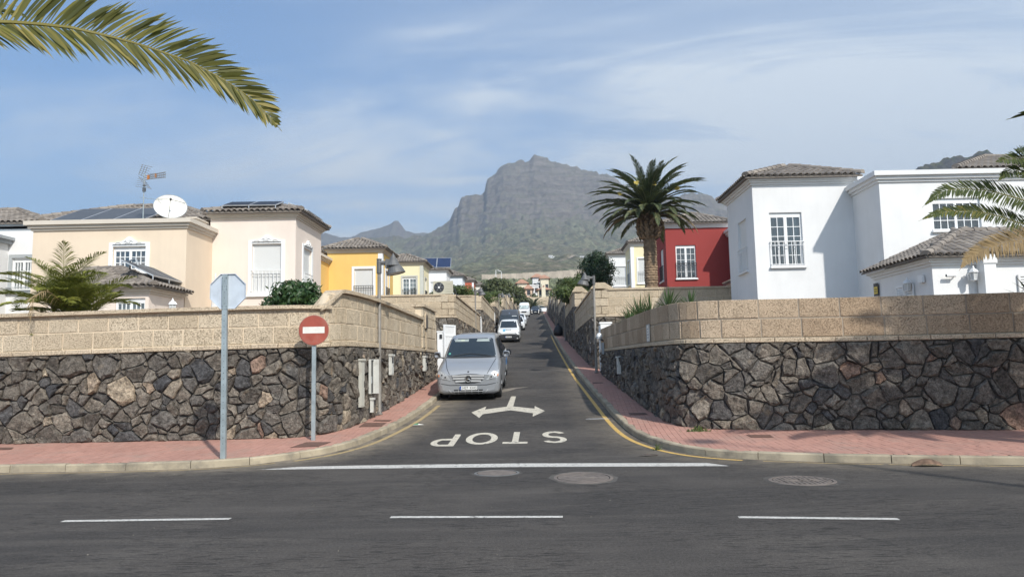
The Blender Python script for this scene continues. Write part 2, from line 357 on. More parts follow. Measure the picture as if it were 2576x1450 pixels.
# ---- ground sheet, hill slopes
def ground_z(x, y):
    if y < 14: return -.35
    if y < 170: return G(y) - .35
    return G(170) - .35 + .143 * (y - 170)
mb = MB(); ys = [-120, -40, 0, 8, 14] + list(range(20, 170, 6)) + list(range(170, 471, 10)); xs = list(range(-1500, -300, 150)) + list(range(-300, 301, 15)) + list(range(400, 1600, 150))
vs = [(x, y, ground_z(x, y)) for y in ys for x in xs]; nx = len(xs)
mb.add(vs, [(j * nx + i, j * nx + i + 1, (j + 1) * nx + i + 1, (j + 1) * nx + i) for j in range(len(ys) - 1) for i in range(nx - 1)])
SCRUB = m_scrub('scrub_ground', veg=(.115, .12, .055), soil=(.22, .165, .115), sc=.15)
mb.build('ground', SCRUB, kind='structure', smooth=True)
# ---- road sheet (main road + street) with a dust attribute near the gutters
xs = [-40, -30, -22] + list(np.arange(-16, 16.01, .25)) + [22, 30, 40]
ys = [-14, -6, 0] + list(np.arange(3, 30, .25)) + list(np.arange(30, 172, 2.))
mb = MB(); vs = [(x, y, G(y)) for y in ys for x in xs]; nx = len(xs)
mb.add(vs, [(j * nx + i, j * nx + i + 1, (j + 1) * nx + i + 1, (j + 1) * nx + i) for j in range(len(ys) - 1) for i in range(nx - 1) if ys[j] < 13 or (-9 < xs[i] < 12)])
road = mb.build('road', ASPH, kind='structure', smooth=True)
kpts = np.array([(p.x, p.y) for K in (KL, KR) for p in resample(K, .3)])
dust = []
for x, y, z in mb.v:
    d = float(np.sqrt(((kpts - (x, y)) ** 2).sum(1).min())); dust.append(max(0, 1 - d / 1.1) * (1.0 if x < 0 and 12.2 < y < 24 else .6))
at = road.data.attributes.new('dust', 'FLOAT', 'POINT'); at.data.foreach_set('value', dust)
# ---- kerbs
def kerb(name, K, side):
    root = empty(name, (K[0].x, K[0].y, 0)); root['kind'] = 'structure'
    P = Path(resample(K, .12)); s = 0; k = 0
    while s < P.L - .2:
        L = 1.0 + R.uniform(-.04, .04) if k % 3 else .94
        xm, ym = P.at(s + L / 2); far = ym > 45
        if far: L = 4.
        e = min(s + L - .012, P.L); n = 2 if far else 4
        mb = MB(); secs = []; jz = R.uniform(-.004, .004); jo = R.uniform(-.004, .004)
        for i in range(n + 1):
            q = s + (e - s) * i / n
            row = []
            for d, z in ((0, -.1), (.012, KH - .02), (.03, KH), (.15, KH), (.15, -.1)):
                x, y = P.at(q, -side * (-1) * 0 + (d + jo) * (1 if side > 0 else -1) * 1)
                row.append((x, y, G(y) + z + jz))
            secs.append(row)
        v = [p for r_ in secs for p in r_]; f = [(i * 5 + j, i * 5 + j + 1, (i + 1) * 5 + j + 1, (i + 1) * 5 + j) for i in range(n) for j in range(4)]
        f += [(0, 1, 2, 3, 4), tuple(n * 5 + j for j in (4, 3, 2, 1, 0))]
        mb.add(v, f, R.random()); mb.build('kerb_stone', KERB, root, world=True)
        s += L; k += 1
kerb('left_kerb', KL, -1); kerb('right_kerb', KR, 1)
# ---- pavements: bed sheet + pavers
def pavement(name, K, W, side, ylim=31.):
    root = empty(name, (K[0].x, K[0].y, 0)); root['kind'] = 'structure'
    Kp = Path(resample(K, .25)); 
    Wl = [Vector((p.x, p.y)) for p in W]
    if side > 0: Wl = Wl[::-1]
    # extend the wall line up the street
    Wl = Wl + [Vector((wallx(side, y), y)) for y in (36, 60, 100, 160)]
    Wp = Path(resample(Wl, .25)); n = 260; mb = MB(); rows = []
    for i in range(n + 1):
        t = i / n
        a = Kp.at(t * Kp.L, .14 * (1 if side > 0 else -1) ); 
        # nearest point on wall line (monotone search)
        d = [(a[0] - x) ** 2 + (a[1] - y) ** 2 for x, y in zip(Wp.xs, Wp.ys)]; j = int(np.argmin(d))
        b = (Wp.xs[j], Wp.ys[j]) if 0 < i < n else (Wp.xs[0] if i == 0 else Wp.xs[-1], Wp.ys[0] if i == 0 else Wp.ys[-1])
        dx, dy = b[0] - a[0], b[1] - a[1]; l = math.hypot(dx, dy) + 1e-6; b = (b[0] + dx / l * .12, b[1] + dy / l * .12)
        rows.append((a, b))
    vs = [(a[0] + (b[0] - a[0]) * u, a[1] + (b[1] - a[1]) * u, G(a[1] + (b[1] - a[1]) * u) + KH - .012 + (.006 if a[1] > ylim else 0)) for a, b in rows for u in (0, .33, .66, 1)]
    mb.add(vs, [(i * 4 + j, i * 4 + j + 1, (i + 1) * 4 + j + 1, (i + 1) * 4 + j) for i in range(n) for j in range(3)])
    mb.build('paver_bed', PAVB if name else PAV, root, world=True)
    poly = [a for a, b in rows if a[1] < ylim + 2] + [b for a, b in rows if a[1] < ylim + 2][::-1]
    px = np.array([p[0] for p in poly]); py = np.array([p[1] for p in poly]); qx, qy = np.roll(px, -1), np.roll(py, -1)
    def inside(x, y):
        c = (py > y) != (qy > y)
        return (np.count_nonzero(c & (x < (qx - px) * (y - py) / (qy - py + 1e-12) + px)) % 2) == 1
    a, b = .113, .213; out = []; rot = -.10 if side > 0 else .02
    ca, sa = math.cos(rot), math.sin(rot)
    for i in range(-160, 160):
        for j in range(-20, 110):
            u, v = i * a, 11 + (j + (.5 if i % 2 else 0)) * b
            x, y = u * ca - v * sa, u * sa + v * ca
            if not (-13 < x < 14 and 9 < y < ylim) or not inside(x, y): continue
            if all(inside(x + dx, y + dy) for dx, dy in ((-.05, -.1), (.05, -.1), (.05, .1), (-.05, .1))): pass
            h = R.uniform(-.0025, .0025) + KH; g = .003
            def pt(du, dv, dz):
                X, Y = (u + du) * ca - (v + dv) * sa, (u + du) * sa + (v + dv) * ca; return (X, Y, G(Y) + h + dz)
            A, B = a / 2 - g, b / 2 - g
            q = [(-A, -B), (A, -B), (A, B), (-A, B)]
            vs = [pt(du, dv, 0) for du, dv in q] + [pt(du * 1.02, dv * 1.02, -.02) for du, dv in q]
            out.append((x * x + y * y, vs, R.random()))
    out.sort(key=lambda e: e[0]); rest = MB()
    fs = [(0, 1, 2, 3), (0, 4, 5, 1), (1, 5, 6, 2), (2, 6, 7, 3), (3, 7, 4, 0)]
    for k, (d, vs, r) in enumerate(out):
        if k < 285: MB().add(vs, fs, r).build('paver', PAV, root, world=True)
        else: rest.add(vs, fs, r)
    rest.build('paver', PAV, root, world=True, kind='stuff')
    if True:   # upper street: plain sheet where single pavers can no longer be told apart
        far = MB(); vs = []
        rr = [(a_, b_) for a_, b_ in rows if a_[1] > ylim - .6]
        for a_, b_ in rr:
            for u in (0, 1): vs.append((a_[0] + (b_[0] - a_[0]) * u, a_[1] + (b_[1] - a_[1]) * u, G(a_[1] + (b_[1] - a_[1]) * u) + KH + .001))
        far.add(vs, [(i * 2, i * 2 + 1, i * 2 + 3, i * 2 + 2) for i in range(len(rr) - 1)])
        far.build('upper_paving', PAV, root, world=True)
pavement('left_pavement', KL, WL, -1); pavement('right_pavement', KR, WR, 1)
# ---- painted markings
def strip(name, pts, w, matl, off=.004, label=None, parent=None, cat=None, kind='structure'):
    P = Path(pts); n = max(2, int(P.L / .35)); vs = []
    for i in range(n + 1):
        for d in (-w / 2, w / 2):
            x, y = P.at(P.L * i / n, d); vs.append((x, y, G(y) + off))
    return MB().add(vs, [(i * 2, i * 2 + 1, i * 2 + 3, i * 2 + 2) for i in range(n)]).build(name, matl, parent, True, label=label, cat=cat, kind=kind)
def flat(name, poly, matl, off=.004, label=None, parent=None, kind=None, cat=None):
    me = bmesh.new(); f = me.faces.new([me.verts.new((x, y, 0)) for x, y in poly]); bmesh.ops.triangulate(me, faces=[f]); bmesh.ops.subdivide_edges(me, edges=me.edges[:], cuts=2, use_grid_fill=True)
    mb = MB().add([(v.co.x, v.co.y, G(v.co.y) + off) for v in me.verts], [tuple(v.index for v in f.verts) for f in me.faces] if me.verts.index_update() is None else [])
    me.free(); return mb.build(name, matl, parent, True, kind=kind, label=label, cat=cat)
marks = empty('road_markings', (0, 12, 0)); marks['kind'] = 'structure'; MK = dict(parent=marks, kind=None)
for i, (a, b) in enumerate((((-4.98, 8.32), (-3.12, 8.27)), ((-1.36, 8.19), (.49, 8.03)), ((2.29, 7.84), (3.82, 7.60)), ((-8.7, 8.4), (-6.8, 8.36)), ((5.6, 7.35), (7.4, 7.1)))):
    strip('centre_dash', [a, b], .095, WPAINT, **MK)
flat('stop_line', [(-4.17, 12.24), (-2.54, 12.14), (.02, 11.96), (3.30, 11.60), (3.05, 12.0), (.02, 12.40), (-2.6, 12.52), (-3.6, 12.50)], WPAINT, **MK)
flat('arrow_arm', [(-.21, 20.86), (-.10, 20.10), (-.82, 19.42), (-.885, 18.76), (-1.137, 19.8), (-.785, 21.0), (-.80, 20.34)], CPAINT, **MK)
flat('arrow_arm', [(-.03, 20.88), (.55, 20.32), (.57, 20.90), (.81, 19.8), (.457, 18.8), (.484, 19.42), (-.10, 20.10), (-.21, 20.86)], CPAINT, **MK)
flat('arrow_stem', [(-.094, 23.36), (.057, 23.34), (-.03, 20.88), (-.21, 20.86)], CPAINT, **MK)
def letter(polys, x0, y0):                     # unit letters 1 wide, 1.6 tall, read by drivers coming down the street
    for poly in polys:
        flat('letter', [(x0 - u * .50 - .05 * v, y0 - v * .94 + .05 * u) for u, v in poly], CPAINT, **MK)
def ring(cx, cy, rx, ry, a0, a1, tx, ty, n=18):
    o, i_ = [], []
    for k in range(n + 1):
        a = math.radians(a0 + (a1 - a0) * k / n); o.append((cx + rx * math.cos(a), cy + ry * math.sin(a))); i_.append((cx + (rx - tx) * math.cos(a), cy + (ry - ty) * math.sin(a)))
    return o, i_
def ringq(*a):
    o, i_ = ring(*a); return [[o[k], o[k + 1], i_[k + 1], i_[k]] for k in range(len(o) - 1)]
def letters_joined(ch, quads, x0, y0, label=None):
    mb = MB()
    for q in quads:
        n = 4
        def pt(u, v):
            x, y = x0 - u * .50 - .035 * v, y0 - v * .94 + .03 * u; return (x, y, G(y) + .004)
        a, b, c, d = [Vector(p) for p in q]
        vs = []
        for i in range(n + 1):
            l, r_ = a.lerp(d, i / n), b.lerp(c, i / n); vs += [pt(l.x, l.y), pt(r_.x, r_.y)]
        mb.add(vs, [(i * 2, i * 2 + 1, i * 2 + 3, i * 2 + 2) for i in range(n)])
    return mb.build('letter_' + ch, CPAINT, marks, True)
rect = lambda a, b, c, d: [(a, b), (c, b), (c, d), (a, d)]
letters_joined('s', ringq(.5, 1.15, .5, .45, 25, 270, .26, .20) + ringq(.5, .45, .5, .45, 90, -155, .26, .20), 1.10, 16.42)
letters_joined('t', [rect(0, 1.36, 1, 1.6), rect(.37, 0, .63, 1.36)], .30, 16.42)
letters_joined('o', ringq(.6, .8, .66, .8, 0, 360, .27, .22, 32), -.36, 16.40)
letters_joined('p', [rect(0, 0, .26, 1.6), rect(.26, 1.38, .55, 1.6), rect(.26, .58, .55, .80)] + ringq(.55, 1.09, .47, .51, -90, 90, .26, .22), -1.16, 16.26)
def off_path(K, d, y0, y1, xmax=None):
    P = Path(resample(K, .3)); out = []
    for i in range(int(P.L / .3)):
        x, y = P.at(i * .3, d)
        if y0 <= y <= y1 and (xmax is None or abs(x) < xmax): out.append((x, y))
    return out
strip('yellow_line', off_path(KR, -.16, 9.2, 12.2, 15), .07, YPALE, **MK)
strip('yellow_line', [p for p in off_path(KR, -.20, 12.2, 70) ], .10, YPAINT, **MK)
strip('yellow_line', off_path(KL, .17, 12.1, 13.2, 12), .06, YPALE, **MK)
strip('yellow_line', off_path(KL, .22, 13.2, 21.5), .11, YPALE, **MK)
# pale repaired trench in the street in front of the van
flat('road_patch', [(-.6, 24.2), (-.35, 25.6), (0, 26.0), (.56, 26.2), (.1, 25.7), (-.2, 24.9)], M('trench_patch', (.20, .175, .145), .9, .2, 3), off=.003, **MK)
# ---- manholes and pavement covers
def manhole(cx, cy, rx, ry, label, style):
    r = empty('manhole_cover', (cx, cy, 0), label, 'manhole cover')
    def E(p): return (p[0] * rx, p[1] * ry, p[2])
    T = lambda x, y, z: E((x, y, z))
    MB(T).lathe([(1.0, -.02), (1.0, .007), (.90, .010), (.885, -.02)], n=36).build('frame', IRON if style != 0 else M('worn_steel', (.17, .165, .155), .5, .2, 8, metal=.3), r)
    MB(T).lathe([(.86, -.02), (.86, .008), (0.001, .010)], n=36).build('lid', IRON, r)
    mb = MB(T)
    if style == 1:
        for k in (.3, .5, .7):
            mb.lathe([(k, .010), (k, .0125), (k + .05, .0125), (k + .05, .010)], n=30, cap=False)
    if style == 2:
        for i in range(-5, 6):
            x = i * .15; h = math.sqrt(max(0, .78 ** 2 - x * x))
            mb.box(x - .02, -h, .008, x + .02, -.25 if abs(x) < .5 else 0, .015); mb.box(x - .02, .2 if abs(x) < .5 else 0, .008, x + .02, h, .015)
        mb.box(-.45, -.2, .008, .45, -.12, .015); mb.box(-.45, .06, .008, .45, .13, .015); mb.box(-.1, -.2, .008, -.04, .13, .015); mb.box(.2, -.2, .008, .26, .13, .015)
    if style: mb.build('relief', IRON, r)
    mb = MB(T); k = 28; pr = []
    for i in range(k):
        a = 2 * math.pi * i / k; rr = 1.12 + R.uniform(-.05, .10); pr.append((math.cos(a), math.sin(a), rr))
    mb.add([(c, s_, .0028) for c, s_, q in pr] + [(c * q, s_ * q, .0028) for c, s_, q in pr], [(i, (i + 1) % k, k + (i + 1) % k, k + i) for i in range(k)])
    mb.build('collar', M('asphalt_patch', (.085, .077, .069) if style == 1 else (.065, .059, .054), .95, .3, 6), r)
manhole(-.28, 11.33, .34, .33, 'smooth grey manhole cover just below the stop line, leftmost of the three', 0)
manhole(.96, 10.71, .42, .54, 'rusty ringed manhole cover in broken asphalt, middle one of the three', 1)
manhole(3.82, 10.08, .43, .42, 'ribbed manhole cover with raised pattern, near the right kerb', 2)
def cover(poly, label, matl):
    r = MB(); n = len(poly); c = Vector((sum(p[0] for p in poly) / n, sum(p[1] for p in poly) / n))
    root = empty('pavement_cover', (c.x, c.y, G(c.y) + KH), label, 'access cover')
    for nm, k0, k1, z in (('frame', 1.0, .93, .006), ('lid', .90, 0, .008)):
        mb = MB(); P = [c.lerp(Vector(p), k0) for p in poly]; Q = [c.lerp(Vector(p), k1) for p in poly]
        zf = lambda p, dz: (p.x, p.y, G(p.y) + KH + dz)
        if nm == 'frame':
            mb.add([zf(p, z) for p in P] + [zf(p, z) for p in Q] + [zf(p, -.01) for p in P], [(i, (i + 1) % n, n + (i + 1) % n, n + i) for i in range(n)] + [(i, (i + 1) % n, 2 * n + (i + 1) % n, 2 * n + i) for i in range(n)])
        else: mb.add([zf(p, z) for p in P], [tuple(range(n))])
        mb.build(nm, matl, root, world=True)
RC = RUST
cover([(-4.12, 14.84), (-3.62, 14.80), (-3.72, 14.22), (-4.24, 14.14)], 'rusty square pavement cover at the left corner kerb', RC)
cover([(-3.49, 17.44), (-2.97, 17.38), (-3.0, 16.80), (-3.5, 16.80)], 'rusty pavement cover at the foot of the grey lamp post', RC)
cover([(-3.33, 17.90), (-2.92, 17.82), (-2.94, 17.58), (-3.33, 17.66)], 'narrow rusty cover strip behind the one by the lamp post', RC)
cover([(4.518, 14.68), (4.962, 14.62), (4.90, 14.22), (4.487, 14.28)], 'dark pavement cover in front of the right stone wall', RC)
cover([(2.78, 18.24), (3.18, 18.2), (3.19, 17.82), (2.76, 17.88)], 'dark cover in the shaded right street pavement, nearest the corner', RC)
cover([(2.74, 26.12), (3.11, 26.06), (3.08, 25.7), (2.73, 25.74)], 'dark cover farther up the shaded right pavement', RC)
cover([(-10.4, 14.95), (-9.95, 14.9), (-9.8, 14.62), (-10.2, 14.6)], 'rusty pavement cover at the far left by the stone wall', RC)
# ------------------------------------------------------------------ stone and block walls
def clip(poly, a, b, c):                       # keep a*x+b*y<=c
    out = []; n = len(poly)
    for i in range(n):
        p, q = poly[i], poly[(i + 1) % n]; dp, dq = a * p[0] + b * p[1] - c, a * q[0] + b * q[1] - c
        if dp <= 0: out.append(p)
        if dp * dq < 0:
            t = dp / (dp - dq); out.append((p[0] + (q[0] - p[0]) * t, p[1] + (q[1] - p[1]) * t))
    return out
def voronoi(L, H, size, rr):
    pts = []; tries = 0; A = L * H; target = int(A / (size * size) * 1.0)
    rad = []
    while len(pts) < target and tries < target * 40:
        tries += 1; x, y = rr.uniform(-.05, L + .05), rr.uniform(-.02, H + .02)
        if tries % 3 == 0: y = round(y / .23) * .23 + rr.uniform(-.05, .05)
        r = size * (rr.choice((.30, .42, .52, .62, .80, 1.0, 1.25)) if tries < target * 8 else rr.choice((.24, .34)))
        if all((x - a) ** 2 + ((y - b) * 1.28) ** 2 > ((r + q) * .62) ** 2 for (a, b), q in zip(pts, rad)): pts.append((x, y)); rad.append(r)
    cells = []; ph = [rr.uniform(0, 6.28) for _ in range(6)]
    def warp(p):
        x, y = p; e = min(1, x / .3, (L - x) / .3, y / .25, (H - y) / .2); e = max(0, e)
        return (x + e * (.060 * math.sin(7.3 * y + ph[0] + 2 * math.sin(2.1 * x + ph[3])) + .028 * math.sin(17 * y + 9 * x + ph[1])), y + e * (.050 * math.sin(6.1 * x + ph[2] + 2 * math.sin(3 * y)) + .026 * math.sin(15 * x - 8 * y + ph[4])))
    P = np.array(pts); Q = np.array(rad)
    for i, (x, y) in enumerate(pts):
        d = (P[:, 0] - x) ** 2 + (P[:, 1] - y) ** 2; idx = np.argsort(d)[1:22]
        poly = [(0, 0), (L, 0), (L, H), (0, H)]
        for j in idx:
            dx, dy = P[j, 0] - x, P[j, 1] - y; l = math.hypot(dx, dy)
            # power-diagram cut so that stones differ in size
            t = (l * l + (Q[i] ** 2 - Q[j] ** 2) * .8) / (2 * l)
            poly = clip(poly, dx / l, dy / l, (x * dx + y * dy) / l + t)
            if len(poly) < 3: break
        if len(poly) >= 3: cells.append([warp(p) for p in poly])
    return cells
def stone_face(root, P, s0, s1, zb, zt, size, seed, limit=290, out=1, depth=.05, tint=(0, 1)):
    """rubble stones over the strip s0..s1 of path P; zb, zt functions of s; out=+-1 picks the outward side"""
    rr = random.Random(seed); H = max(zt(s0) - zb(s0), zt(s1) - zb(s1), zt((s0 + s1) / 2) - zb((s0 + s1) / 2))
    items = []
    for poly in voronoi(s1 - s0, H, size, rr):
        c = Vector((sum(p[0] for p in poly) / len(poly), sum(p[1] for p in poly) / len(poly)))
        pts = []
        n = len(poly)
        for i in range(n):
            a, b = Vector(poly[i]), Vector(poly[(i + 1) % n]); l = (b - a).length
            if l < .03: continue
            k = 3 if l > .22 else 2 if l > .11 else 1
            for j in range(k):
                p = a.lerp(b, .03 if k == 1 else (j * .96 / k + .03)); d = (c - p); dl = d.length + 1e-6
                p = p + d / dl * (.002 + rr.uniform(0, .018)) + Vector((rr.uniform(-1, 1), rr.uniform(-1, 1))) * .014
                pts.append(p)
        if len(pts) < 4: continue
        m = len(pts); h = depth * rr.uniform(.35, 1.6); tx, ty = rr.uniform(-.22, .22), rr.uniform(-.26, .26)
        def mp(p, d):
            s_, z_ = s0 + p.x, p.y
            x, y = P.at(min(max(s_, 0), P.L), out * d); q = zb(s_); return (x, y, q + z_ * (zt(s_) - q) / H)
        vs = [mp(p, -.03) for p in pts] + [mp(p, h * .55 + rr.uniform(-.006, .006)) for p in (c.lerp(p, .97) for p in pts)]
        vs += [mp(q, h + (q - c).x * tx + (q - c).y * ty + rr.uniform(-.014, .012)) for q in (c.lerp(p, rr.uniform(.66, .84)) for p in pts)]
        vs.append(mp(c, h * 1.05 + rr.uniform(-.006, .008)))
        fs = [(i, (i + 1) % m, m + (i + 1) % m, m + i) for i in range(m)] + [(m + i, m + (i + 1) % m, 2 * m + (i + 1) % m, 2 * m + i) for i in range(m)] + [(2 * m + i, 2 * m + (i + 1) % m, 3 * m) for i in range(m)]
        x, y, z = mp(c, 0); nx_, ny_ = [a - b for a, b in zip(P.at(s0 + c.x, out), P.at(s0 + c.x, 0))]
        dist = math.hypot(x, y); cosv = max(.02, -(nx_ * x + ny_ * y) / dist)
        area = abs(sum(poly[i][0] * poly[(i + 1) % n][1] - poly[(i + 1) % n][0] * poly[i][1] for i in range(n))) / 2
        items.append((area * cosv / dist ** 2 * (1 if abs(x) < dist * .72 else .02), vs, fs, tint[0] + (tint[1] - tint[0]) * rr.random()))
    items.sort(key=lambda e: -e[0]); rest = MB()
    for k, (w, vs, fs, r_) in enumerate(items):
        if k < limit: MB().add(vs, fs, r_).build('stone', STONE, root, world=True)
        else: rest.add(vs, fs, r_)
    if rest.v: rest.build('rubble_stones', STONE, root, world=True, kind='stuff')
def sheet(root, name, P, s0, s1, zb, zt, d, matl, out=1, thick=.35, step=.25):
    n = max(1, int((s1 - s0) / step)); vs = []
    for i in range(n + 1):
        s_ = s0 + (s1 - s0) * i / n
        a, b = P.at(s_, out * d), P.at(s_, out * (d - thick)); vs += [(*a, zb(s_)), (*a, zt(s_)), (*b, zt(s_)), (*b, zb(s_))]
    fs = [(i * 4 + j, i * 4 + (j + 1) % 4, (i + 1) * 4 + (j + 1) % 4, (i + 1) * 4 + j) for i in range(n) for j in range(4)] + [(0, 1, 2, 3), (n * 4 + 3, n * 4 + 2, n * 4 + 1, n * 4)]
    return MB().add(vs, fs).build(name, matl, root, world=True)
def block(root, P, s0, s1, za, zb_, d, out, matl, name='block', ins=.006, rr=R):
    """one chamfered block between s0..s1, za..zb_ standing d proud of the path"""
    c = .010; vs = []; j = rr.uniform(-.006, .006); n = 2 if s1 - s0 > .35 else 1
    e0, e1 = s0 + ins, s1 - ins
    za, zb_ = (za if callable(za) else (lambda s, v=za: v)), (zb_ if callable(zb_) else (lambda s, v=zb_: v))
    for dd, k in ((d - .06, 0), (d + j, 0 + c * .4), (d + j + c * .6, c * 1.6)):
        for i in range(n + 1):
            s_ = (e0 + k) + (e1 - e0 - 2 * k) * i / n
            a = P.at(s_, out * dd); vs += [(*a, za(s_) + ins + k), (*a, zb_(s_) - ins - k)]
    m = 2 * (n + 1); fs = []
    lo = [2 * i for i in range(n + 1)]; hi = [2 * i + 1 for i in range(n + 1)]; loop = lo + hi[::-1]
    for b in (0, m):
        L_ = [b + q for q in loop]; K_ = [b + m + q for q in loop]; q = len(L_)
        fs += [(L_[i], L_[(i + 1) % q], K_[(i + 1) % q], K_[i]) for i in range(q)]
    fs += [(2 * m + 2 * i, 2 * m + 2 * i + 2, 2 * m + 2 * i + 3, 2 * m + 2 * i + 1) for i in range(n)]
    return MB().add(vs, fs, rr.random()).build(name, matl, root, world=True)
def courses(root, P, s0, s1, zs, d, out, matl, seed, w=.625, curve=None, ins=.007, start=.0):
    rr = random.Random(seed)
    for k, (a, b) in enumerate(zip(zs[:-1], zs[1:])):
        s_ = s0 + start - (w / 2 if k % 2 else 0)
        while s_ < s1 - .02:
            ww = w * (curve(s_ + w / 2) if curve else 1)
            e = min(s_ + ww, s1); st = max(s_, s0)
            if e - st > .08: block(root, P, st, e, a, b, d, out, matl, rr=rr, ins=ins)
            s_ += ww
# ---- left corner wall
P = Path(resample(WL, .1))
sc_ = [i for i, p in enumerate(P.p) if p.x > -4.5][0]; S_C = P.s[sc_]                # where the corner starts
S_T = [s_ for s_, p in zip(P.s, P.p) if p.x > -4.0][0]; S_P = [s_ for s_, p in zip(P.s, P.p) if p.y > 25.4][0]
S_K = [s_ for s_, p in zip(P.s, P.p) if p.y > 16.3][0]
def slx(s_): return P.at(s_)[0]
zj = lambda s_: interp(slx(s_), [-26, -10.6, -7.4, -4.2, -3.7], [1.85, 1.98, 2.03, 2.06, 2.10]) if s_ < S_K else interp(P.at(s_)[1], [16.3, 29], [2.10, 2.15])
zbase = lambda s_: G(P.at(s_)[1]) + KH - .06
root = empty('garden_wall', (P.at(S_C)[0], P.at(S_C)[1], .2), 'long beige block wall on dark lava rubble at the left corner, behind the signs', 'wall')
LWALL = root
SIDE = -1; OUT = 1
# path runs left->right then up the street: outward is to the right-hand side
sheet(root, 'rubble_core', P, 0, P.L, zbase, zj, -.02, DARKM, OUT, .4)
stone_face(root, P, 3.5, P.L, lambda s_: zbase(s_) + .05, lambda s_: zj(s_) - .005, .243, 11, 290, OUT)
zband = lambda s_: zj(s_) + .10
sheet(root, 'block_core', P, 0, P.L, zj, lambda s_: (zj(s_) + .84 if s_ < S_T else 3.26) , .0, MORT, OUT, .22)
courses(root, P, 3.5, S_T, [zj, zband], .05, OUT, COPE, 3, .55, ins=.003)
courses(root, P, S_T, P.L, [zj, lambda s_: zj(s_) + .13], .05, OUT, COPE, 4, .55, ins=.003)
courses(root, P, 3.5, S_T, [zband, lambda s_: zj(s_) + .455, lambda s_: zj(s_) + .81], .005, OUT, BLOCK, 5, .625, lambda s_: .62 if s_ > S_C - .2 else 1)
sheet(root, 'coping', P, 0, S_T + .02, lambda s_: zj(s_) + .82, lambda s_: zj(s_) + .895, .10, COPE, OUT, .42)
c0 = lambda s_: zj(s_) + .13; c1 = lambda s_: zj(s_) + .50; c2 = lambda s_: zj(s_) + .86
courses(root, P, S_T, S_P, [c0, c1, c2, lambda s_: 3.24], .006, OUT, BLOCK, 6, .42, ins=.006)
hump = lambda s_: interp(s_, [S_T - .25, S_T + .35, S_T + .6, S_P], [2.92, 3.36, 3.36, 3.30])
sheet(root, 'coping', P, S_T - .28, S_P + .05, lambda s_: hump(s_) - .08, hump, .102, COPE, OUT, .46, .12)
sheet(root, 'coping_joint', P, S_T - .1, S_T + .5, lambda s_: 2.9, lambda s_: hump(s_) - .06, -.012, MORT, OUT, .2, .12)
# gate pier with arched letter-box niche
S_E = [s_ for s_, p in zip(P.s, P.p) if p.y > 28.3][0]
courses(root, P, S_P, S_E, [lambda s_: zj(s_) + .13, lambda s_: zj(s_) + .5, lambda s_: zj(s_) + .87, lambda s_: 3.35, lambda s_: 3.66], .06, OUT, BLOCK, 8, .5)
sheet(root, 'block_core', P, S_P + .01, S_E, lambda s_: 2.9, lambda s_: 3.67, .03, MORT, OUT, .24)
sheet(root, 'coping', P, S_P - .08, S_E + .06, lambda s_: 3.68, lambda s_: 3.76, .13, COPE, OUT, .46)
mb = MB()
def pf(u, v, d): x, y = P.at(S_P + .55 + u, OUT * (.07 + d)); return (x, y, v)
arch = [(-.2, 2.95), (.2, 2.95), (.2, 3.25)] + [(.2 * math.cos(a), 3.25 + .2 * math.sin(a)) for a in np.linspace(.3, 2.84, 7)] + [(-.2, 3.25)]
mb.prism([(u * 1.4, 2.93 + (v - 2.93) * 1.12) for u, v in arch], pf, 0, .045); mb.build('niche_surround', COPE, root, world=True)
MB().prism(arch, pf, .03, .050).build('niche_back', DARKM, root, world=True)
mb = MB(); mb.prism([(-.12, 2.2), (.12, 2.2), (.12, 2.8), (-.12, 2.8)], pf, 0, .04); mb.build('letter_box', COPE, root, world=True)
# ---- right corner wall
P = PR = Path(resample(WR, .1)); OUTR = 1
zjr = lambda s_: interp(P.at(s_)[0] if s_ > 12 else 0, [3.6, 7, 10, 20], [1.99, 1.955, 1.955, 1.955]) if s_ > 12 else 2.0 + (12 - s_) * .007
zbr = lambda s_: G(P.at(s_)[1]) + KH - .06
root = RWALL = empty('garden_wall', (3.6, 15.9, .2), 'weathered beige block wall on lava rubble rounding the right corner, in palm shade', 'wall')
sheet(root, 'rubble_core', P, 0, P.L, zbr, zjr, -.02, DARKM, OUTR, .4)
stone_face(root, P, 0, P.L - 7, lambda s_: zbr(s_) + .05, lambda s_: zjr(s_) - .005, .25, 22, 290, OUTR, tint=(0, 1))
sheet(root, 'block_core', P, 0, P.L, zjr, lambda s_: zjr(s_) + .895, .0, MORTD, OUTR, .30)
courses(root, P, 0, P.L - 7, [zjr, lambda s_: zjr(s_) + .10], .045, OUTR, COPE, 13, .6, ins=.003)
S_R = [s_ for s_, p in zip(P.s, P.p) if p.y < 16.4][0]; 
courses(root, P, 0, P.L - 7, [lambda s_: zjr(s_) + .10, lambda s_: zjr(s_) + .50, lambda s_: zjr(s_) + .91], .008, OUTR, BLOCKR, 15, .80, lambda s_: .55 if S_R - .3 < s_ < S_R + 1.6 else 1, ins=.010)
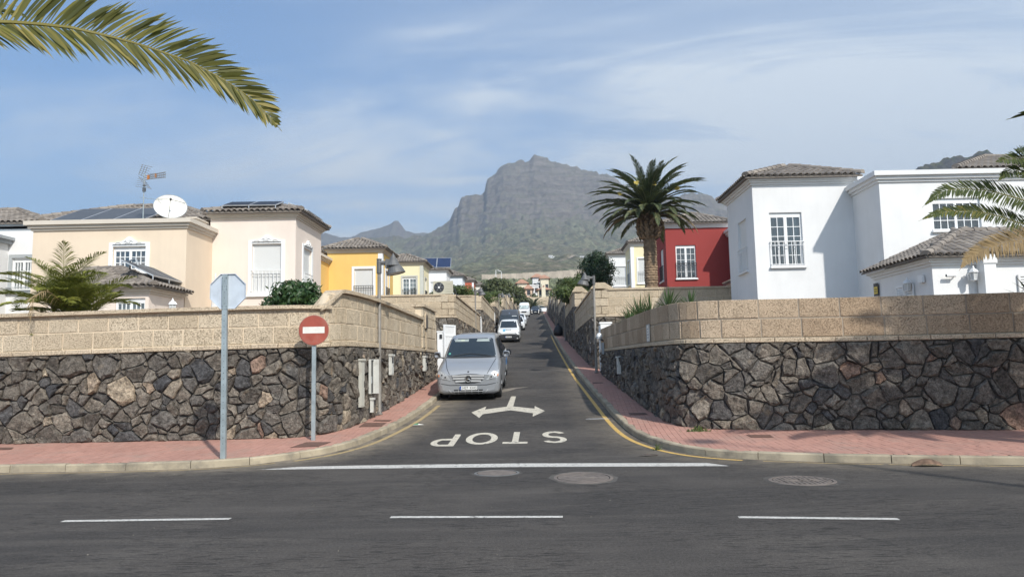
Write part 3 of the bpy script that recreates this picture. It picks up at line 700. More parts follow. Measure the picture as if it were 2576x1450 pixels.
# ------------------------------------------------------------------ stepped lots up the street
def lot(side, y0, y1, zj, zt, label, near, seed):
    """boundary wall facing down the hill, then running along the street to y1"""
    xa, xb = wallx(side, y0), wallx(side, y1)
    far_x = xa + side * (9 if near else 7)
    pts = [(far_x, y0), (xa + side * .35, y0), (xa + side * .08, y0 + .06), (xa, y0 + .35), (xb, y1)] if side < 0 else [(xb, y1), (xa, y0 + .35), (xa + .08, y0 + .06), (xa + .35, y0), (far_x, y0)]
    P = Path(resample(pts, .25)); root = empty('garden_wall', (xa, y0, G(y0)), label, 'wall', 'walls stepping up the street')
    zb = lambda s: G(P.at(s)[1]) + KH - .15
    sheet(root, 'rubble_core', P, 0, P.L, zb, lambda s: zj, -.02, DARKM, 1, .4, 1.)
    stone_face(root, P, 0, P.L, lambda s: zb(s) + .05, lambda s: zj - .005, .33 if near else .5, seed, 120 if near else 0, 1, .05)
    sheet(root, 'block_core', P, 0, P.L, lambda s: zj, lambda s: zt - .05, 0, MORT, 1, .22, 1.)
    n = max(2, round((zt - .1 - zj - .12) / .37)); zs = [zj] + [zj + .12 + (zt - .08 - zj - .12) * i / n for i in range(n + 1)]
    if near: courses(root, P, 0, P.L, [zs[0], zs[1]], .05, 1, COPE, seed, .8, ins=.004); courses(root, P, 0, P.L, zs[1:], .012, 1, BLOCK, seed + 1, .62 if near == 1 else .9, ins=.008)
    else: courses(root, P, 0, P.L, zs, .012, 1, BLOCK, seed + 1, 1.3, ins=.012)
    sheet(root, 'coping', P, 0, P.L, lambda s: zt - .08, lambda s: zt, .07, COPE, 1, .38, 1.)
    return root
lot(-1, 35.5, 50.5, 3.95, 5.10, 'tall beige block wall behind the white gate, carrying the air conditioner', 1, 31)
lot(-1, 52.5, 67.5, 5.6, 6.65, 'block wall with leafy hedge on top, left side beyond the tall corner wall', 2, 33)
lot(-1, 69.5, 84.5, 7.2, 8.1, 'third stepped block wall up the left side behind the dark van', 2, 35)
lot(-1, 86.5, 101.5, 8.5, 9.9, 'fourth stepped block wall up the left side of the street', 0, 37)
lot(-1, 103.5, 118.5, 10.1, 11.5, 'fifth stepped block wall up the left side, near the far white van', 0, 39)
lot(-1, 120.5, 150, 11.7, 12.9, 'highest block wall on the left side of the street', 0, 41)
lot(1, 32, 46.0, 3.62, 4.86, 'block wall with pointed corner cap below the red house', 1, 51)
lot(1, 47.5, 61.5, 5.3, 6.25, 'second stepped block wall up the shaded right side', 2, 53)
lot(1, 63.5, 77.5, 6.7, 7.75, 'third stepped block wall up the shaded right side', 2, 55)
lot(1, 79.5, 94, 8.1, 9.2, 'fourth stepped block wall up the shaded right side', 0, 57)
lot(1, 96, 110, 9.6, 10.7, 'fifth stepped block wall up the shaded right side', 0, 59)
lot(1, 112, 155, 11.4, 12.8, 'highest block wall on the shaded right side of the street', 0, 61)
# corner caps of the boundary walls
def cap(side, y, z, label_root, h=.3):
    x = wallx(side, y); MB().prism([(-.1 * side, 0), (.95 * side, 0), (.55 * side, h), (.15 * side, h)], lambda u, v, d: (x + u, y - .02 + d, z + v), 0, .26).build('corner_cap', BLOCK, label_root, world=True)
W_ = {o.location.y: o for o in bpy.data.objects if o.name.startswith('garden_wall') and not o.parent and o.location.x > 0}
cap(1, 32.0, 4.86, W_[32.0], .26); cap(1, 47.5, 6.25, W_[47.5], .35); cap(1, 63.5, 7.75, W_[63.5], .5)
# end wall across the top of the street
root = empty('end_wall', (6, 163, G(163)), 'beige block wall on lava stone closing the top of the street behind the palm', 'wall')
P = Path([(-14, 163.0), (24, 163.6)])
sheet(root, 'rubble_core', P, 0, P.L, lambda s: 12.6, lambda s: 14.6, -.02, STONE, 1, .5, 2)
sheet(root, 'block_core', P, 0, P.L, lambda s: 14.6, lambda s: 16.6, 0, BLOCK, 1, .3, 2)
courses(root, P, 8, 34, [14.6, 15.25, 15.9, 16.55], .03, 1, BLOCK, 71, 1.9, ins=.02)
# terraces (garden ground behind the walls)
def terrace(side, y0, y1, z, x_in=.5, x_out=34):
    xa, xb = wallx(side, y0) + side * x_in, wallx(side, y1) + side * x_in
    mb = MB(); pts = [(xa, y0), (xb, y1), (xb + side * x_out, y1), (xa + side * x_out, y0)]
    mb.prism(pts if side < 0 else pts[::-1], lambda u, v, d: (u, v, d), ground_z(0, y0) - .6, z)
    mb.build('terrace', SOIL, kind='structure')
SOIL = M('garden_soil', (.20, .15, .105), .95, .25, 2)
terrace(-1, 16.1, 35.6, 1.95); terrace(-1, 35.9, 52.6, 3.8); terrace(-1, 52.9, 69.6, 5.4); terrace(-1, 69.9, 86.6, 7.0); terrace(-1, 86.9, 120, 8.4); terrace(-1, 120.3, 162, 11.6)
terrace(1, 17.2, 32.1, 1.85); terrace(1, 32.4, 47.6, 3.5); terrace(1, 47.9, 63.6, 5.1); terrace(1, 63.9, 79.6, 6.6); terrace(1, 79.9, 112, 8.0); terrace(1, 112.3, 162, 11.3)
# ------------------------------------------------------------------ houses
def tile_mesh():
    mb = MB(); n = 6; vs = []; h = []
    for v in (0, .44):
        r = .108 if v == 0 else .094
        for i in range(n + 1):
            a = math.pi * i / n; vs.append((math.cos(a) * r, v, math.sin(a) * r * .82 - (.0 if v == 0 else .02)))
    for i in range(n + 1):
        a = math.pi * i / n; vs.append((math.cos(a) * .088, 0.0, math.sin(a) * .088 * .8 - .004))
    m = n + 1
    mb.add(vs, [(i, i + 1, m + i + 1, m + i) for i in range(n)] + [(2 * m + i, 2 * m + i + 1, i + 1, i) for i in range(n)]); return mb
TM = tile_mesh(); TILE = [TM.mesh('roof_tile', ROOF) for _ in range(3)]
for k, me in enumerate(TILE): me.attributes['rnd'].data.foreach_set('value', [(.15, .5, .85)[k]] * len(me.polygons))
def lay_tiles(root, roof, A, B, C, D, limit, pu=.235, pv=.37):
    """tiles on the slope with eave A-B and top D-C (in root coordinates)"""
    A, B, C, D = map(Vector, (A, B, C, D)); u = (B - A).normalized(); w = ((D - A) - u * (D - A).dot(u)).normalized() if (D - A).length > .01 else None
    nrm = u.cross(w)
    if nrm.z < 0: nrm = -nrm
    uv = lambda p: ((p - A).dot(u), (p - A).dot(w)); q = [uv(p) for p in (A, B, C, D)]
    H = max(p[1] for p in q); Lw = q[1][0]; items = []
    nv = int(H / pv) + 1; nu = int(Lw / pu)
    for j in range(nv):
        v = j * pv - .05; vc = min(v + .15, H)
        t = vc / H; lo = q[3][0] * t; hi = q[1][0] + (q[2][0] - q[1][0]) * t
        for i in range(nu + 1):
            uu = (i + .5) * pu
            if lo - .02 <= uu <= hi + .02: items.append((uu, v))
    cam_l = Vector((0, 0, 1.6)) - root.location
    items.sort(key=lambda e: (A + u * e[0] + w * e[1] - cam_l).length)
    right_ = u if u.cross(w).z > 0 else -u
    rest = MB()
    for k, (a, b) in enumerate(items):
        p = A + u * a + w * b + nrm * (.02 + R.uniform(-.004, .006)); yy = (w + nrm * R.uniform(.0, .03)).normalized()
        rt = right_.copy(); n2 = rt.cross(yy)
        if k < limit:
            o = bpy.data.objects.new('roof_tile', TILE[R.randrange(3)]); m = Matrix((rt, yy, n2)).transposed().to_4x4(); m.translation = p; link(o, roof); o.matrix_local = m
        else: rest.add([tuple(p + rt * x + yy * y + n2 * z) for x, y, z in TM.v], TM.f, R.random())
    if rest.v: rest.build('roof_tile', ROOF, roof, kind='stuff')
def ridge(roof, A, B):
    A, B = Vector(A), Vector(B); L = (B - A).length; n = max(1, round(L / .40)); mb = MB()
    for i in range(n):
        p, q = A.lerp(B, i / n), A.lerp(B, (i + 1.15) / n); t = (q - p).normalized(); s_ = Vector((t.y, -t.x, 0)).normalized(); up = s_.cross(t)
        if up.z < 0: up = -up
        vs = []
        for e, r in ((p, .155), (q, .125)):
            for k in range(7):
                a = math.pi * k / 6; vs.append(tuple(e + s_ * math.cos(a) * r + up * (math.sin(a) * r * .85 + .02)))
        mb.add(vs, [(k, k + 1, 8 + k, 7 + k) for k in range(6)] + [(0, 1, 2, 3, 4, 5, 6)], R.random())
    mb.build('ridge_tiles', ROOF, roof)
def hip(root, T, x0, x1, y0, y1, ze, za, rx0, rx1, ry, limit, sides='fs', ov=.32, name='roof', far=False):
    """hip roof, local coords through T; ridge from rx0 to rx1 at depth ry"""
    c = [T(x0 - ov, y0 - ov, ze), T(x1 + ov, y0 - ov, ze), T(x1 + ov, y1 + ov, ze), T(x0 - ov, y1 + ov, ze)]
    r0, r1 = T(rx0, ry, za), T(rx1, ry, za)
    lo = [(a, b, z - .07) for a, b, z in c]
    mb = MB(); mb.add(c + [r0, r1] + lo, [(0, 1, 5, 4), (1, 2, 5), (2, 3, 4, 5), (3, 0, 4), (0, 6, 7, 1), (1, 7, 8, 2), (2, 8, 9, 3), (3, 9, 6, 0), (6, 9, 8, 7)], .15)
    roof = mb.build(name, [ROOF], root)
    if 'f' in sides: lay_tiles(root, roof, c[0], c[1], r1, r0, limit)
    if 's' in sides: lay_tiles(root, roof, c[3], c[0], r0, r0, 0 if limit else 0)
    if 'r' in sides: lay_tiles(root, roof, c[2], c[1], r1, r1, 0)
    e = lambda p: (p[0], p[1], p[2] + .03)
    ridge(roof, e(c[0]), e(r0)); ridge(roof, e(c[1]), e(r1)); ridge(roof, e(c[3]), e(r0))
    if abs(rx1 - rx0) > .3: ridge(roof, e(r0), e(r1))
    return roof
def panel(mb, T, fr, L, z0, z1, ops, dep=.14):
    """wall face with real openings; fr(u, d) -> (lx, ly): u along, d inward"""
    us = sorted({0, L} | {u for o in ops for u in o[:2]}); zs = sorted({z0, z1} | {z for o in ops for z in o[2:4]})
    for a, b in zip(us[:-1], us[1:]):
        for c, d in zip(zs[:-1], zs[1:]):
            if any(o[0] <= (a + b) / 2 <= o[1] and o[2] <= (c + d) / 2 <= o[3] for o in ops): continue
            mb.add([(*fr(a, 0), c), (*fr(b, 0), c), (*fr(b, 0), d), (*fr(a, 0), d)], [(0, 1, 2, 3)])
    for a, b, c, d in [o[:4] for o in ops]:
        p = [(a, c), (b, c), (b, d), (a, d)]
        vs = [(*fr(u, 0), z) for u, z in p] + [(*fr(u, dep), z) for u, z in p]
        mb.add(vs, [(i, (i + 1) % 4, 4 + (i + 1) % 4, 4 + i) for i in range(4)])
def window(root, T, fr, o, kind, mats, detail=2):
    """o=(u0,u1,z0,z1); kinds: shutter, french, sliding, dark"""
    u0, u1, z0, z1 = o; trim = mats.get('trim', WHITE); fm = mats.get('frame', WHITE); TT = lambda u, d, z: T(*fr(u, d), z)
    win = MB(lambda u, d, z: TT(u, d, z))
    w = .055
    zt = z1 - (.12 if kind != 'shutter' else 0)
    for a, b, c, d in ((u0, u0 + w, z0, z1), (u1 - w, u1, z0, z1), (u0 + w, u1 - w, z0, z0 + w), (u0 + w, u1 - w, zt - w, z1)): win.box(a, .07, c, b, .13, d)
    if kind == 'shutter':
        n = int((z1 - z0) / .055)
        for i in range(n): 
            c = z0 + w + i * (z1 - z0 - 2 * w) / n; d = c + (z1 - z0 - 2 * w) / n
            win.add([(u0 + w, .088, c + .004), (u1 - w, .088, c + .004), (u1 - w, .082, d), (u0 + w, .082, d), (u1 - w, .098, d), (u0 + w, .098, d)], [(0, 1, 2, 3), (3, 2, 4, 5)])
        return win.build('window', SHUT, root)
    if kind == 'french':
        m = (u0 + u1) / 2; win.box(m - .05, .065, z0 + w, m + .05, .125, zt - w); cols = [(u0 + w, m - .05), (m + .05, u1 - w)]; rows = 5; nc = 2
    elif kind == 'sliding':
        m = (u0 + u1) / 2; win.box(m - .035, .065, z0 + w, m + .035, .125, zt - w); cols = [(u0 + w, m - .035), (m + .035, u1 - w)]; rows = 3; nc = 3
    else: cols = [(u0 + w, u1 - w)]; rows = 1; nc = 1
    panes = []
    for a, b in cols:
        for i in range(nc + 1):
            x = a + (b - a) * i / nc
            if detail: win.box(x - .013, .075, z0 + w, x + .013, .12, zt - w)
        for j in range(rows):
            c = z0 + w + (zt - z0 - 2 * w) * j / rows; d = z0 + w + (zt - z0 - 2 * w) * (j + 1) / rows
            if detail and j: win.box(a, .077, c - .012, b, .118, c + .012)
            for i in range(nc): panes.append((a + (b - a) * i / nc, a + (b - a) * (i + 1) / nc, c, d))
    ob = win.build('window', fm, root)
    if detail > 1:
        for a, b, c, d in panes:
            MB(TT).add([(a, .1, c), (b, .1, c), (b, .1, d), (a, .1, d)], [(0, 1, 2, 3)]).build('pane', GLASS, ob)
    else: MB(TT).add([(u0, .1, z0), (u1, .1, z0), (u1, .1, z1), (u0, .1, z1)], [(0, 1, 2, 3)]).build('pane', GLASS, ob)
    # folded curtain and dark room behind
    mb = MB(TT); n = 16; cw = mats.get('curtain', 'full')
    spans = [(u0, u1)] if cw == 'full' else [(u0, u0 + (u1 - u0) * .36), (u0 + (u1 - u0) * .72, u1)]
    for a, b in spans:
        vs = []
        for i in range(n + 1): vs += [(a + (b - a) * i / n, .22 + .03 * (i % 2), z0), (a + (b - a) * i / n, .22 + .03 * (i % 2), z1)]
        mb.add(vs, [(2 * i, 2 * i + 2, 2 * i + 3, 2 * i + 1) for i in range(n)])
    mb.build('curtain', mats.get('cmat', CURT), ob)
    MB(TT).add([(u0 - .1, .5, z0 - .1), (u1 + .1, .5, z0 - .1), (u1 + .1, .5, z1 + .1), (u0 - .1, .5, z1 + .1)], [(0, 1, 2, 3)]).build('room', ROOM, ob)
    return ob
def railing(root, T, fr, u0, u1, z0, z1, matl, n=9, proud=.06):
    mb = MB(lambda u, d, z: T(*fr(u, d), z)); r = .009
    mb.box(u0, -proud - .02, z1 - .03, u1, -proud + .02, z1); mb.box(u0, -proud - .012, z0 + .05, u1, -proud + .012, z0 + .07); mb.box(u0, -proud - .012, z1 - .16, u1, -proud + .012, z1 - .145)
    for i in range(n + 1):
        u = u0 + .015 + (u1 - u0 - .03) * i / n; mb.box(u - r, -proud - r, z0 + .05, u + r, -proud + r, z1 - .03)
    for u in (u0, u1 - .02): mb.box(u, -proud, z1 - .03, u + .02, .02, z1 - .01); mb.box(u, -proud, z0 + .05, u + .02, .02, z0 + .07)
    return mb.build('railing', matl, root)
def surround(root, T, fr, o, w, matl, orn=False, sill=True, proud=.035):
    u0, u1, z0, z1 = o; mb = MB(lambda u, d, z: T(*fr(u, d), z)); p = -proud
    mb.box(u0 - w, p, z0, u0, .003, z1 + w); mb.box(u1, p, z0, u1 + w, .003, z1 + w); mb.box(u0, p, z1, u1, .003, z1 + w); mb.box(u0 - w, p, z0 - w * .8, u1 + w, .003, z0)
    ob = mb.build('window_surround', matl, root)
    if orn:
        m = (u0 + u1) / 2; mb = MB(lambda u, d, z: T(*fr(u, d), z)); zz = z1 + w * .55; h = .5 * (u1 - u0)
        prof = [(-h, 0), (-h * .85, .06), (-h * .55, .07), (-h * .3, .15), (-h * .12, .25), (0, .29), (h * .12, .25), (h * .3, .15), (h * .55, .07), (h * .85, .06), (h, 0)]
        for (a, b), (c, d) in zip(prof[:-1], prof[1:]): mb.add([(m + a, p - .05, zz), (m + c, p - .05, zz), (m + c, p - .05, zz + d), (m + a, p - .05, zz + b), (m + c, 0, zz + d), (m + a, 0, zz + b)], [(0, 1, 2, 3), (3, 2, 4, 5)])
        for k in range(-2, 3): mb.tube([(m, p - .06, zz + .02), (m + k * .05, p - .085, zz + .2 - abs(k) * .03)], [.012, .022], 5)
        for s_ in (-1, 1):
            mb.tube([(m + s_ * (.12 + .06 * math.cos(a)), p - .07, zz + .07 + .05 * math.sin(a)) for a in np.linspace(0, 5, 9)], .013, 4)
            mb.tube([(m + s_ * (h * .62 + .10 * math.cos(a)), p - .065, zz + .035 + .03 * math.sin(a)) for a in np.linspace(-.5, 4.2, 8)], .012, 4)
        mb.build('ornament', matl, root)
    if sill:
        mb = MB(lambda u, d, z: T(*fr(u, d), z)); mb.box(u0 - w - .04, -proud - .07, z0 - w * .8 - .06, u1 + w + .04, .002, z0 - w * .8); mb.build('sill', matl, root)
    return ob
def cornice(mb, T, x0, x1, y0, y1, z, steps):
    for d, a, b in steps: MBX = None; mb.box(x0 - d, y0 - d, z + a, x1 + d, y1 + d, z + b)
ST3 = [(.05, -.21, -.13), (.12, -.13, -.06), (.20, -.06, 0)]
def house(label, side, cx, y0, z0, zc, zp, wall, c, detail=2, wing_x=3.7, wing_d=2.15, porch=True, extra_w=6, curtain=None, **kw):
    """street-corner block with hip roof, flat wing standing forward, tiled porch in front"""
    root = empty('house', (cx, y0, z0), label, 'house', 'villas along the street')
    T = lambda x, y, z: (side * x + .03 * y, y, z - z0)
    trim = c.get('trim', WHITE); cor = c.get('cornice', trim)
    f_front = lambda y, x0=0: (lambda u, d: (x0 + u, y + d)); f_side = lambda u, d: (d, u)
    bw = wing_x; bd = c.get('depth', 3.6)
    # street-corner block
    zt = zc; of = [(.58, 1.78, zt - 3.25, zt - 1.25)] if c.get('fwin', 1) else []; os_ = [(1.0, 2.15, zt - 3.25, zt - 1.25)] if c.get('swin', 1) else []
    mb = MB(T); panel(mb, T, f_front(0), bw + .1, z0 - 1, zt, of); panel(mb, T, f_side, bd, z0 - 1, zt, os_)
    mb.add([(bw + 3, bd, z0 - 1), (0, bd, z0 - 1), (0, bd, zt), (bw + 3, bd, zt)], [(0, 1, 2, 3)]); mb.build('corner_block', wall, root)
    k = c.get('kind', 'shutter'); mats = dict(c.get('wm', {}), trim=trim)
    for fr, ops in ((f_front(0), of), (f_side, os_)):
        for o in ops:
            kk = k if fr is not f_side else c.get('skind', 'shutter')
            window(root, T, fr, o, kk, mats, detail)
            if c.get('sur', 1): surround(root, T, fr, o, c.get('sw', .13), trim, c.get('orn', False) and detail > 1)
            elif detail: surround(root, T, fr, (o[0], o[1], o[2], o[2]), .03, trim, sill=True)
            railing(root, T, fr, o[0] - .03, o[1] + .03, o[2], o[2] + .92, c.get('rail', WHITE), 8 if detail else 5)
    mb = MB(T); cornice(mb, T, 0, bw, 0, bd, zt, ST3); mb.build('cornice', cor, root)
    if c.get('pil'):
        mb = MB(T); mb.box(-.03, -.03, z0, .26, .12, zt - .26); mb.box(-.029, .12, z0, .12, .34, zt - .26); mb.build('corner_pilaster', c['pil'], root)
    hip(root, T, 0, bw, 0, bd, zt + .06, zt + c.get('rise', 1.0), bw * .5, bw * .5 + .3, bd * .5 + .1, 280 if detail > 1 else 0, 'fs', .31)
    # wing
    wx0, wx1, wy = bw, bw + extra_w, -wing_d
    ow = [c['wwin'](zp, wx0)] if c.get('wwin') else []
    ow_l = [(o[0] - wx0, o[1] - wx0, o[2], o[3]) for o in ow]
    mb = MB(T); panel(mb, T, f_front(wy, wx0), wx1 - wx0, z0 - 1, zp, ow_l)
    mb.add([(wx0, 0, z0 - 1), (wx0, wy, z0 - 1), (wx0, wy, zp), (wx0, 0, zp)], [(0, 1, 2, 3)])
    mb.add([(wx0, wy, zp - .02), (wx1, wy, zp - .02), (wx1, 6, zp - .02), (wx0, 6, zp - .02)], [(0, 1, 2, 3)])
    mb.add([(wx1, wy, z0 - 1), (wx1, 6, z0 - 1), (wx1, 6, zp), (wx1, wy, zp)], [(0, 1, 2, 3)]); mb.build('wing', c.get('wallw', wall), root)
    for o in ow_l:
        window(root, T, f_front(wy, wx0), o, 'sliding', dict(mats, curtain=curtain or 'full', **kw), detail)
        if c.get('sur', 1): surround(root, T, f_front(wy, wx0), o, c.get('sw', .13), trim, c.get('orn', False))
        else: surround(root, T, f_front(wy, wx0), (o[0], o[1], o[2], o[2]), .03, trim)
    mb = MB(T)
    for d, a, b in [(.06, -.26, -.17), (.14, -.17, -.06), (.24, -.06, .10)]:
        mb.box(wx0 - d, wy - d, zp + a, wx1 + d, wy + .25, zp + b); mb.box(wx0 - d, wy + .25, zp + a, wx0 + .2, 0 if b < 0.05 else .0, zp + b)
    mb.build('parapet', cor, root)
    if porch:
        px0, px1, py = c.get('px0', wx0 - .5), c.get('px1', wx1), c.get('py', -6.0); zz = c.get('pz', z0 + 2.2); op = c.get('pops', [])
        mb = MB(T); panel(mb, T, f_front(py, px0), px1 - px0, z0 - 1, zz, op); mb.add([(px0, wy - .02, z0 - 1), (px0, py, z0 - 1), (px0, py, zz), (px0, wy - .02, zz)], [(0, 1, 2, 3)])
        mb.build('porch', c.get('wallp', wall), root)
        for o in op: window(root, T, f_front(py, px0), o, 'sliding', mats, detail)
        mb = MB(T); cornice(mb, T, px0, px1, py, wy - .3, zz, ST3); mb.build('cornice', cor, root)
        # lean-to hip: left slope, front slope
        ov = .31; ze, za = zz + .05, zz + c.get('prise', 1.10)
        a0 = T(px0 - ov, py - ov, ze); a1 = T(px1 + ov, py - ov, ze); a2 = T(px0 - ov, wy, ze); r0 = T(px0 + 2.1, py + 2.1, za); r1 = T(px1, py + 2.1, za); r2 = T(px0 + 2.1, wy, za); r3 = T(px1, wy, za)
        mb = MB(); mb.add([a0, a1, r1, r0, a2, r2, r3] + [(p[0], p[1], p[2] - .06) for p in (a0, a1, a2)], [(0, 1, 2, 3), (4, 0, 3, 5), (3, 2, 6, 5), (0, 7, 8, 1), (0, 4, 9, 7)], .15)
        rf = mb.build('porch_roof', ROOF, root)
        if detail:
            lay_tiles(root, rf, a0, a1, r1, r0, 150 if detail > 1 else 0); 
            lay_tiles(root, rf, a2, a0, r0, r2, 150 if detail > 1 else 0)
            ridge(rf, a0, r0); ridge(rf, r0, r1)
    # rear hip roof
    if c.get('rear', 1):
        hip(root, T, wx0 + .5 + c.get('rx', 0), wx1 + 2.5, 1.0, 7, c.get('rz', zt + .0), c.get('rz', zt + .0) + 1.3, wx0 + 3.3 + c.get('rx', 0), wx1, 4., 0, 'f' if detail else '', .4, 'rear_roof')
        mb = MB(T); mb.box(wx0 + .5 + c.get('rx', 0), 1.0, z0, wx1 + 2.5, 7, c.get('rz', zt) - .02); mb.build('rear_block', wall, root)
    return root
def plaster(name, col): return M(name, col, .9, .045, .7, .002, 70, dirt=(tuple(q * .8 for q in col), .5, .22))
PWHITE = plaster('plaster_white', (.745, .745, .74)); PPINK = plaster('plaster_pink', (.76, .66, .58)); PPEACH = plaster('plaster_peach', (.73, .605, .465))
PYEL = plaster('plaster_yellow', (.76, .50, .16)); PCREAM = plaster('plaster_cream', (.78, .70, .46)); PRED = plaster('plaster_red', (.29, .045, .040)); PGREYB = plaster('plaster_cool_white', (.70, .73, .76))
CORN = plaster('cornice_stone', (.60, .545, .47)); CORG = plaster('cornice_grey', (.36, .385, .40)); CORW = plaster('cornice_white', (.72, .72, .715))
HA = house('white two storey house with french window and tall shaded wing, right of the street', 1, 9.0, 27, 1.85, 8.30, 7.85, PWHITE,
    dict(kind='french', sur=0, trim=PWHITE, cornice=CORW, wwin=lambda zp, wx: (5.45, 7.1, zp - 1.95, zp - .85), px0=3.2, px1=10.5, py=-6.0, pz=4.42, rz=8.75, rx=4.2, rise=.95), extra_w=8)
HB = house('peach and pink house with satellite dish and solar panels, left of the street', -1, -8.85, 30, 1.95, 8.02, 7.30, PPINK,
    dict(kind='shutter', orn=True, trim=WHITE, cornice=CORN, wallw=PPEACH, wallp=PPINK, sw=.15, wwin=lambda zp, wx: (4.95, 6.2, zp - 1.80, zp - .92), wm={}, px0=3.45, px1=6.9, py=-4.8, pz=4.50, rz=8.0, rx=.1, rise=.75, prise=.95,
         pops=[(.12, 1.15, 2.7, 4.15)]), wing_x=3.42, wing_d=2.25, extra_w=5.85, curtain='split', cmat=M('striped_curtain', (.50, .34, .22), .9, .5, 4))
house('bright yellow house with white pilaster and black window railing', -1, -8.3, 47, 3.8, 9.2, 8.55, PYEL,
    dict(kind='shutter', trim=WHITE, cornice=CORN, rail=DMETAL, pil=WHITE, sw=.16, px0=3.5, py=-4.8, pz=6.0, rx=.3), 1, 3.42, 2.25)
house('pale cream house with grey corner pilaster and french window, beyond the yellow one', -1, -7.75, 64, 5.4, 10.7, 10.0, PCREAM,
    dict(kind='french', trim=CORG if 0 else plaster('trim_grey', (.50, .50, .46)), cornice=CORN, rail=DMETAL, pil=plaster('pilaster_grey', (.52, .53, .48)), sw=.13, px0=3.5, pz=7.6), 1, 3.42, 2.25)
house('small looking white house with solar panels standing on its roof, left row', -1, -7.2, 81, 7.0, 12.2, 11.5, PWHITE, dict(kind='shutter', cornice=CORW, rail=WHITE, rear=0), 0, 3.42, 2.25, porch=False)
house('white house with dark eaves, fifth in the left row', -1, -6.6, 98, 8.4, 13.6, 12.9, PGREYB, dict(kind='shutter', cornice=CORG, rear=0, fwin=0), 0, 3.42, 2.25, porch=False)
house('red walled house with white pilaster far up the left row', -1, -6.0, 115, 10, 14.9, 14.2, plaster('plaster_brick', (.50, .13, .075)), dict(kind='shutter', cornice=CORN, pil=WHITE, rear=0, fwin=0), 0, 3.42, 2.25, porch=False)
house('white house with orange tiles, last in the left row', -1, -4.2, 134, 11.6, 16.2, 15.6, plaster('plaster_offwhite', (.74, .70, .62)), dict(kind='dark', cornice=CORN, rear=0), 0, 5.2, .5, porch=False)
house('deep red house with french window behind the date palm', 1, 9.3, 44, 3.5, 9.85, 9.3, PRED,
    dict(kind='french', trim=WHITE, sur=0, cornice=CORW, rail=DMETAL, wwin=None, px0=3.1, pz=5.9, py=-5.2), 1, 3.75, 2.15)
house('cream house with white corner pilaster, partly hidden by the palm trunk', 1, 9.95, 61, 5.1, 11.5, 11.0, PCREAM,
    dict(kind='shutter', trim=WHITE, cornice=CORW, rail=CORG, pil=WHITE, sw=.12, px0=3.2, pz=7.6, rear=0), 1, 3.75, 2.15)
house('white house with balcony railing between topiary tree and cream house', 1, 10.35, 78, 6.6, 13.1, 12.6, PWHITE, dict(kind='shutter', cornice=CORW, rail=CORG, rear=0, swin=0), 0, 3.75, 2.15, porch=False)
# neighbour at the far left edge
root = empty('house', (-19.1, 29.5, 1.95), 'white house with grey trimmed window at the left edge of the view', 'house')
T = lambda x, y, z: (-x + .03 * y, y, z - 1.95)
fr = lambda u, d: (u, d); o = (.16, 1.02, 5.0, 6.3)
mb = MB(T); panel(mb, T, fr, 9, 1, 7.65, [o]); mb.build('main_wall', PWHITE, root)
window(root, T, fr, o, 'sliding', dict(curtain='split'), 2); surround(root, T, fr, o, .14, CORG); railing(root, T, fr, .1, 1.3, 5.0, 5.12, CORG, 1)
mb = MB(T); cornice(mb, T, 0, 9, 0, 7, 7.65, [(.0, -.16, -.06), (.18, -.06, .06)]); mb.build('cornice', CORG, root)
hip(root, T, .0, 9, 0, 6, 7.72, 8.9, 3, 6, 3., 200, 'f', .25)
fr2 = lambda u, d: (1.2 + u, -3.0 + d)
mb = MB(T); panel(mb, T, fr2, 8, 1, 7.05, []); mb.add([(1.2, 0, 1), (1.2, -3, 1), (1.2, -3, 7.05), (1.2, 0, 7.05)], [(0, 1, 2, 3)]); mb.build('wing', PWHITE, root)
mb = MB(T); mb.box(1.05, -3.2, 6.85, 9, 0, 7.0); mb.box(.95, -3.27, 7.0, 9, 0, 7.12); mb.build('parapet', CORG, root)
fr3 = lambda u, d: (-.1 + u, -5.2 + d)
mb = MB(T); panel(mb, T, fr3, 8, 1, 4.3, [(.1, 3.2, 2.9, 4.0)]); mb.build('porch', PGREYB, root)
window(root, T, fr3, (.1, 3.2, 2.9, 4.0), 'sliding', {}, 2)
mb = MB(T); mb.add([(-.4, -5.6, 4.42), (8, -5.6, 4.42), (8, -3.0, 5.2), (-.4, -3.0, 5.2)], [(0, 1, 2, 3)], .2); rf = mb.build('porch_roof', ROOF, root)
lay_tiles(root, rf, T(-.4, -5.6, 4.44), T(8, -5.6, 4.44), T(8, -3, 5.22), T(-.4, -3, 5.22), 120)
MB(T).box(-.45, -5.62, 4.22, 8, -5.2, 4.40).build('porch_eave', DMETAL, root)
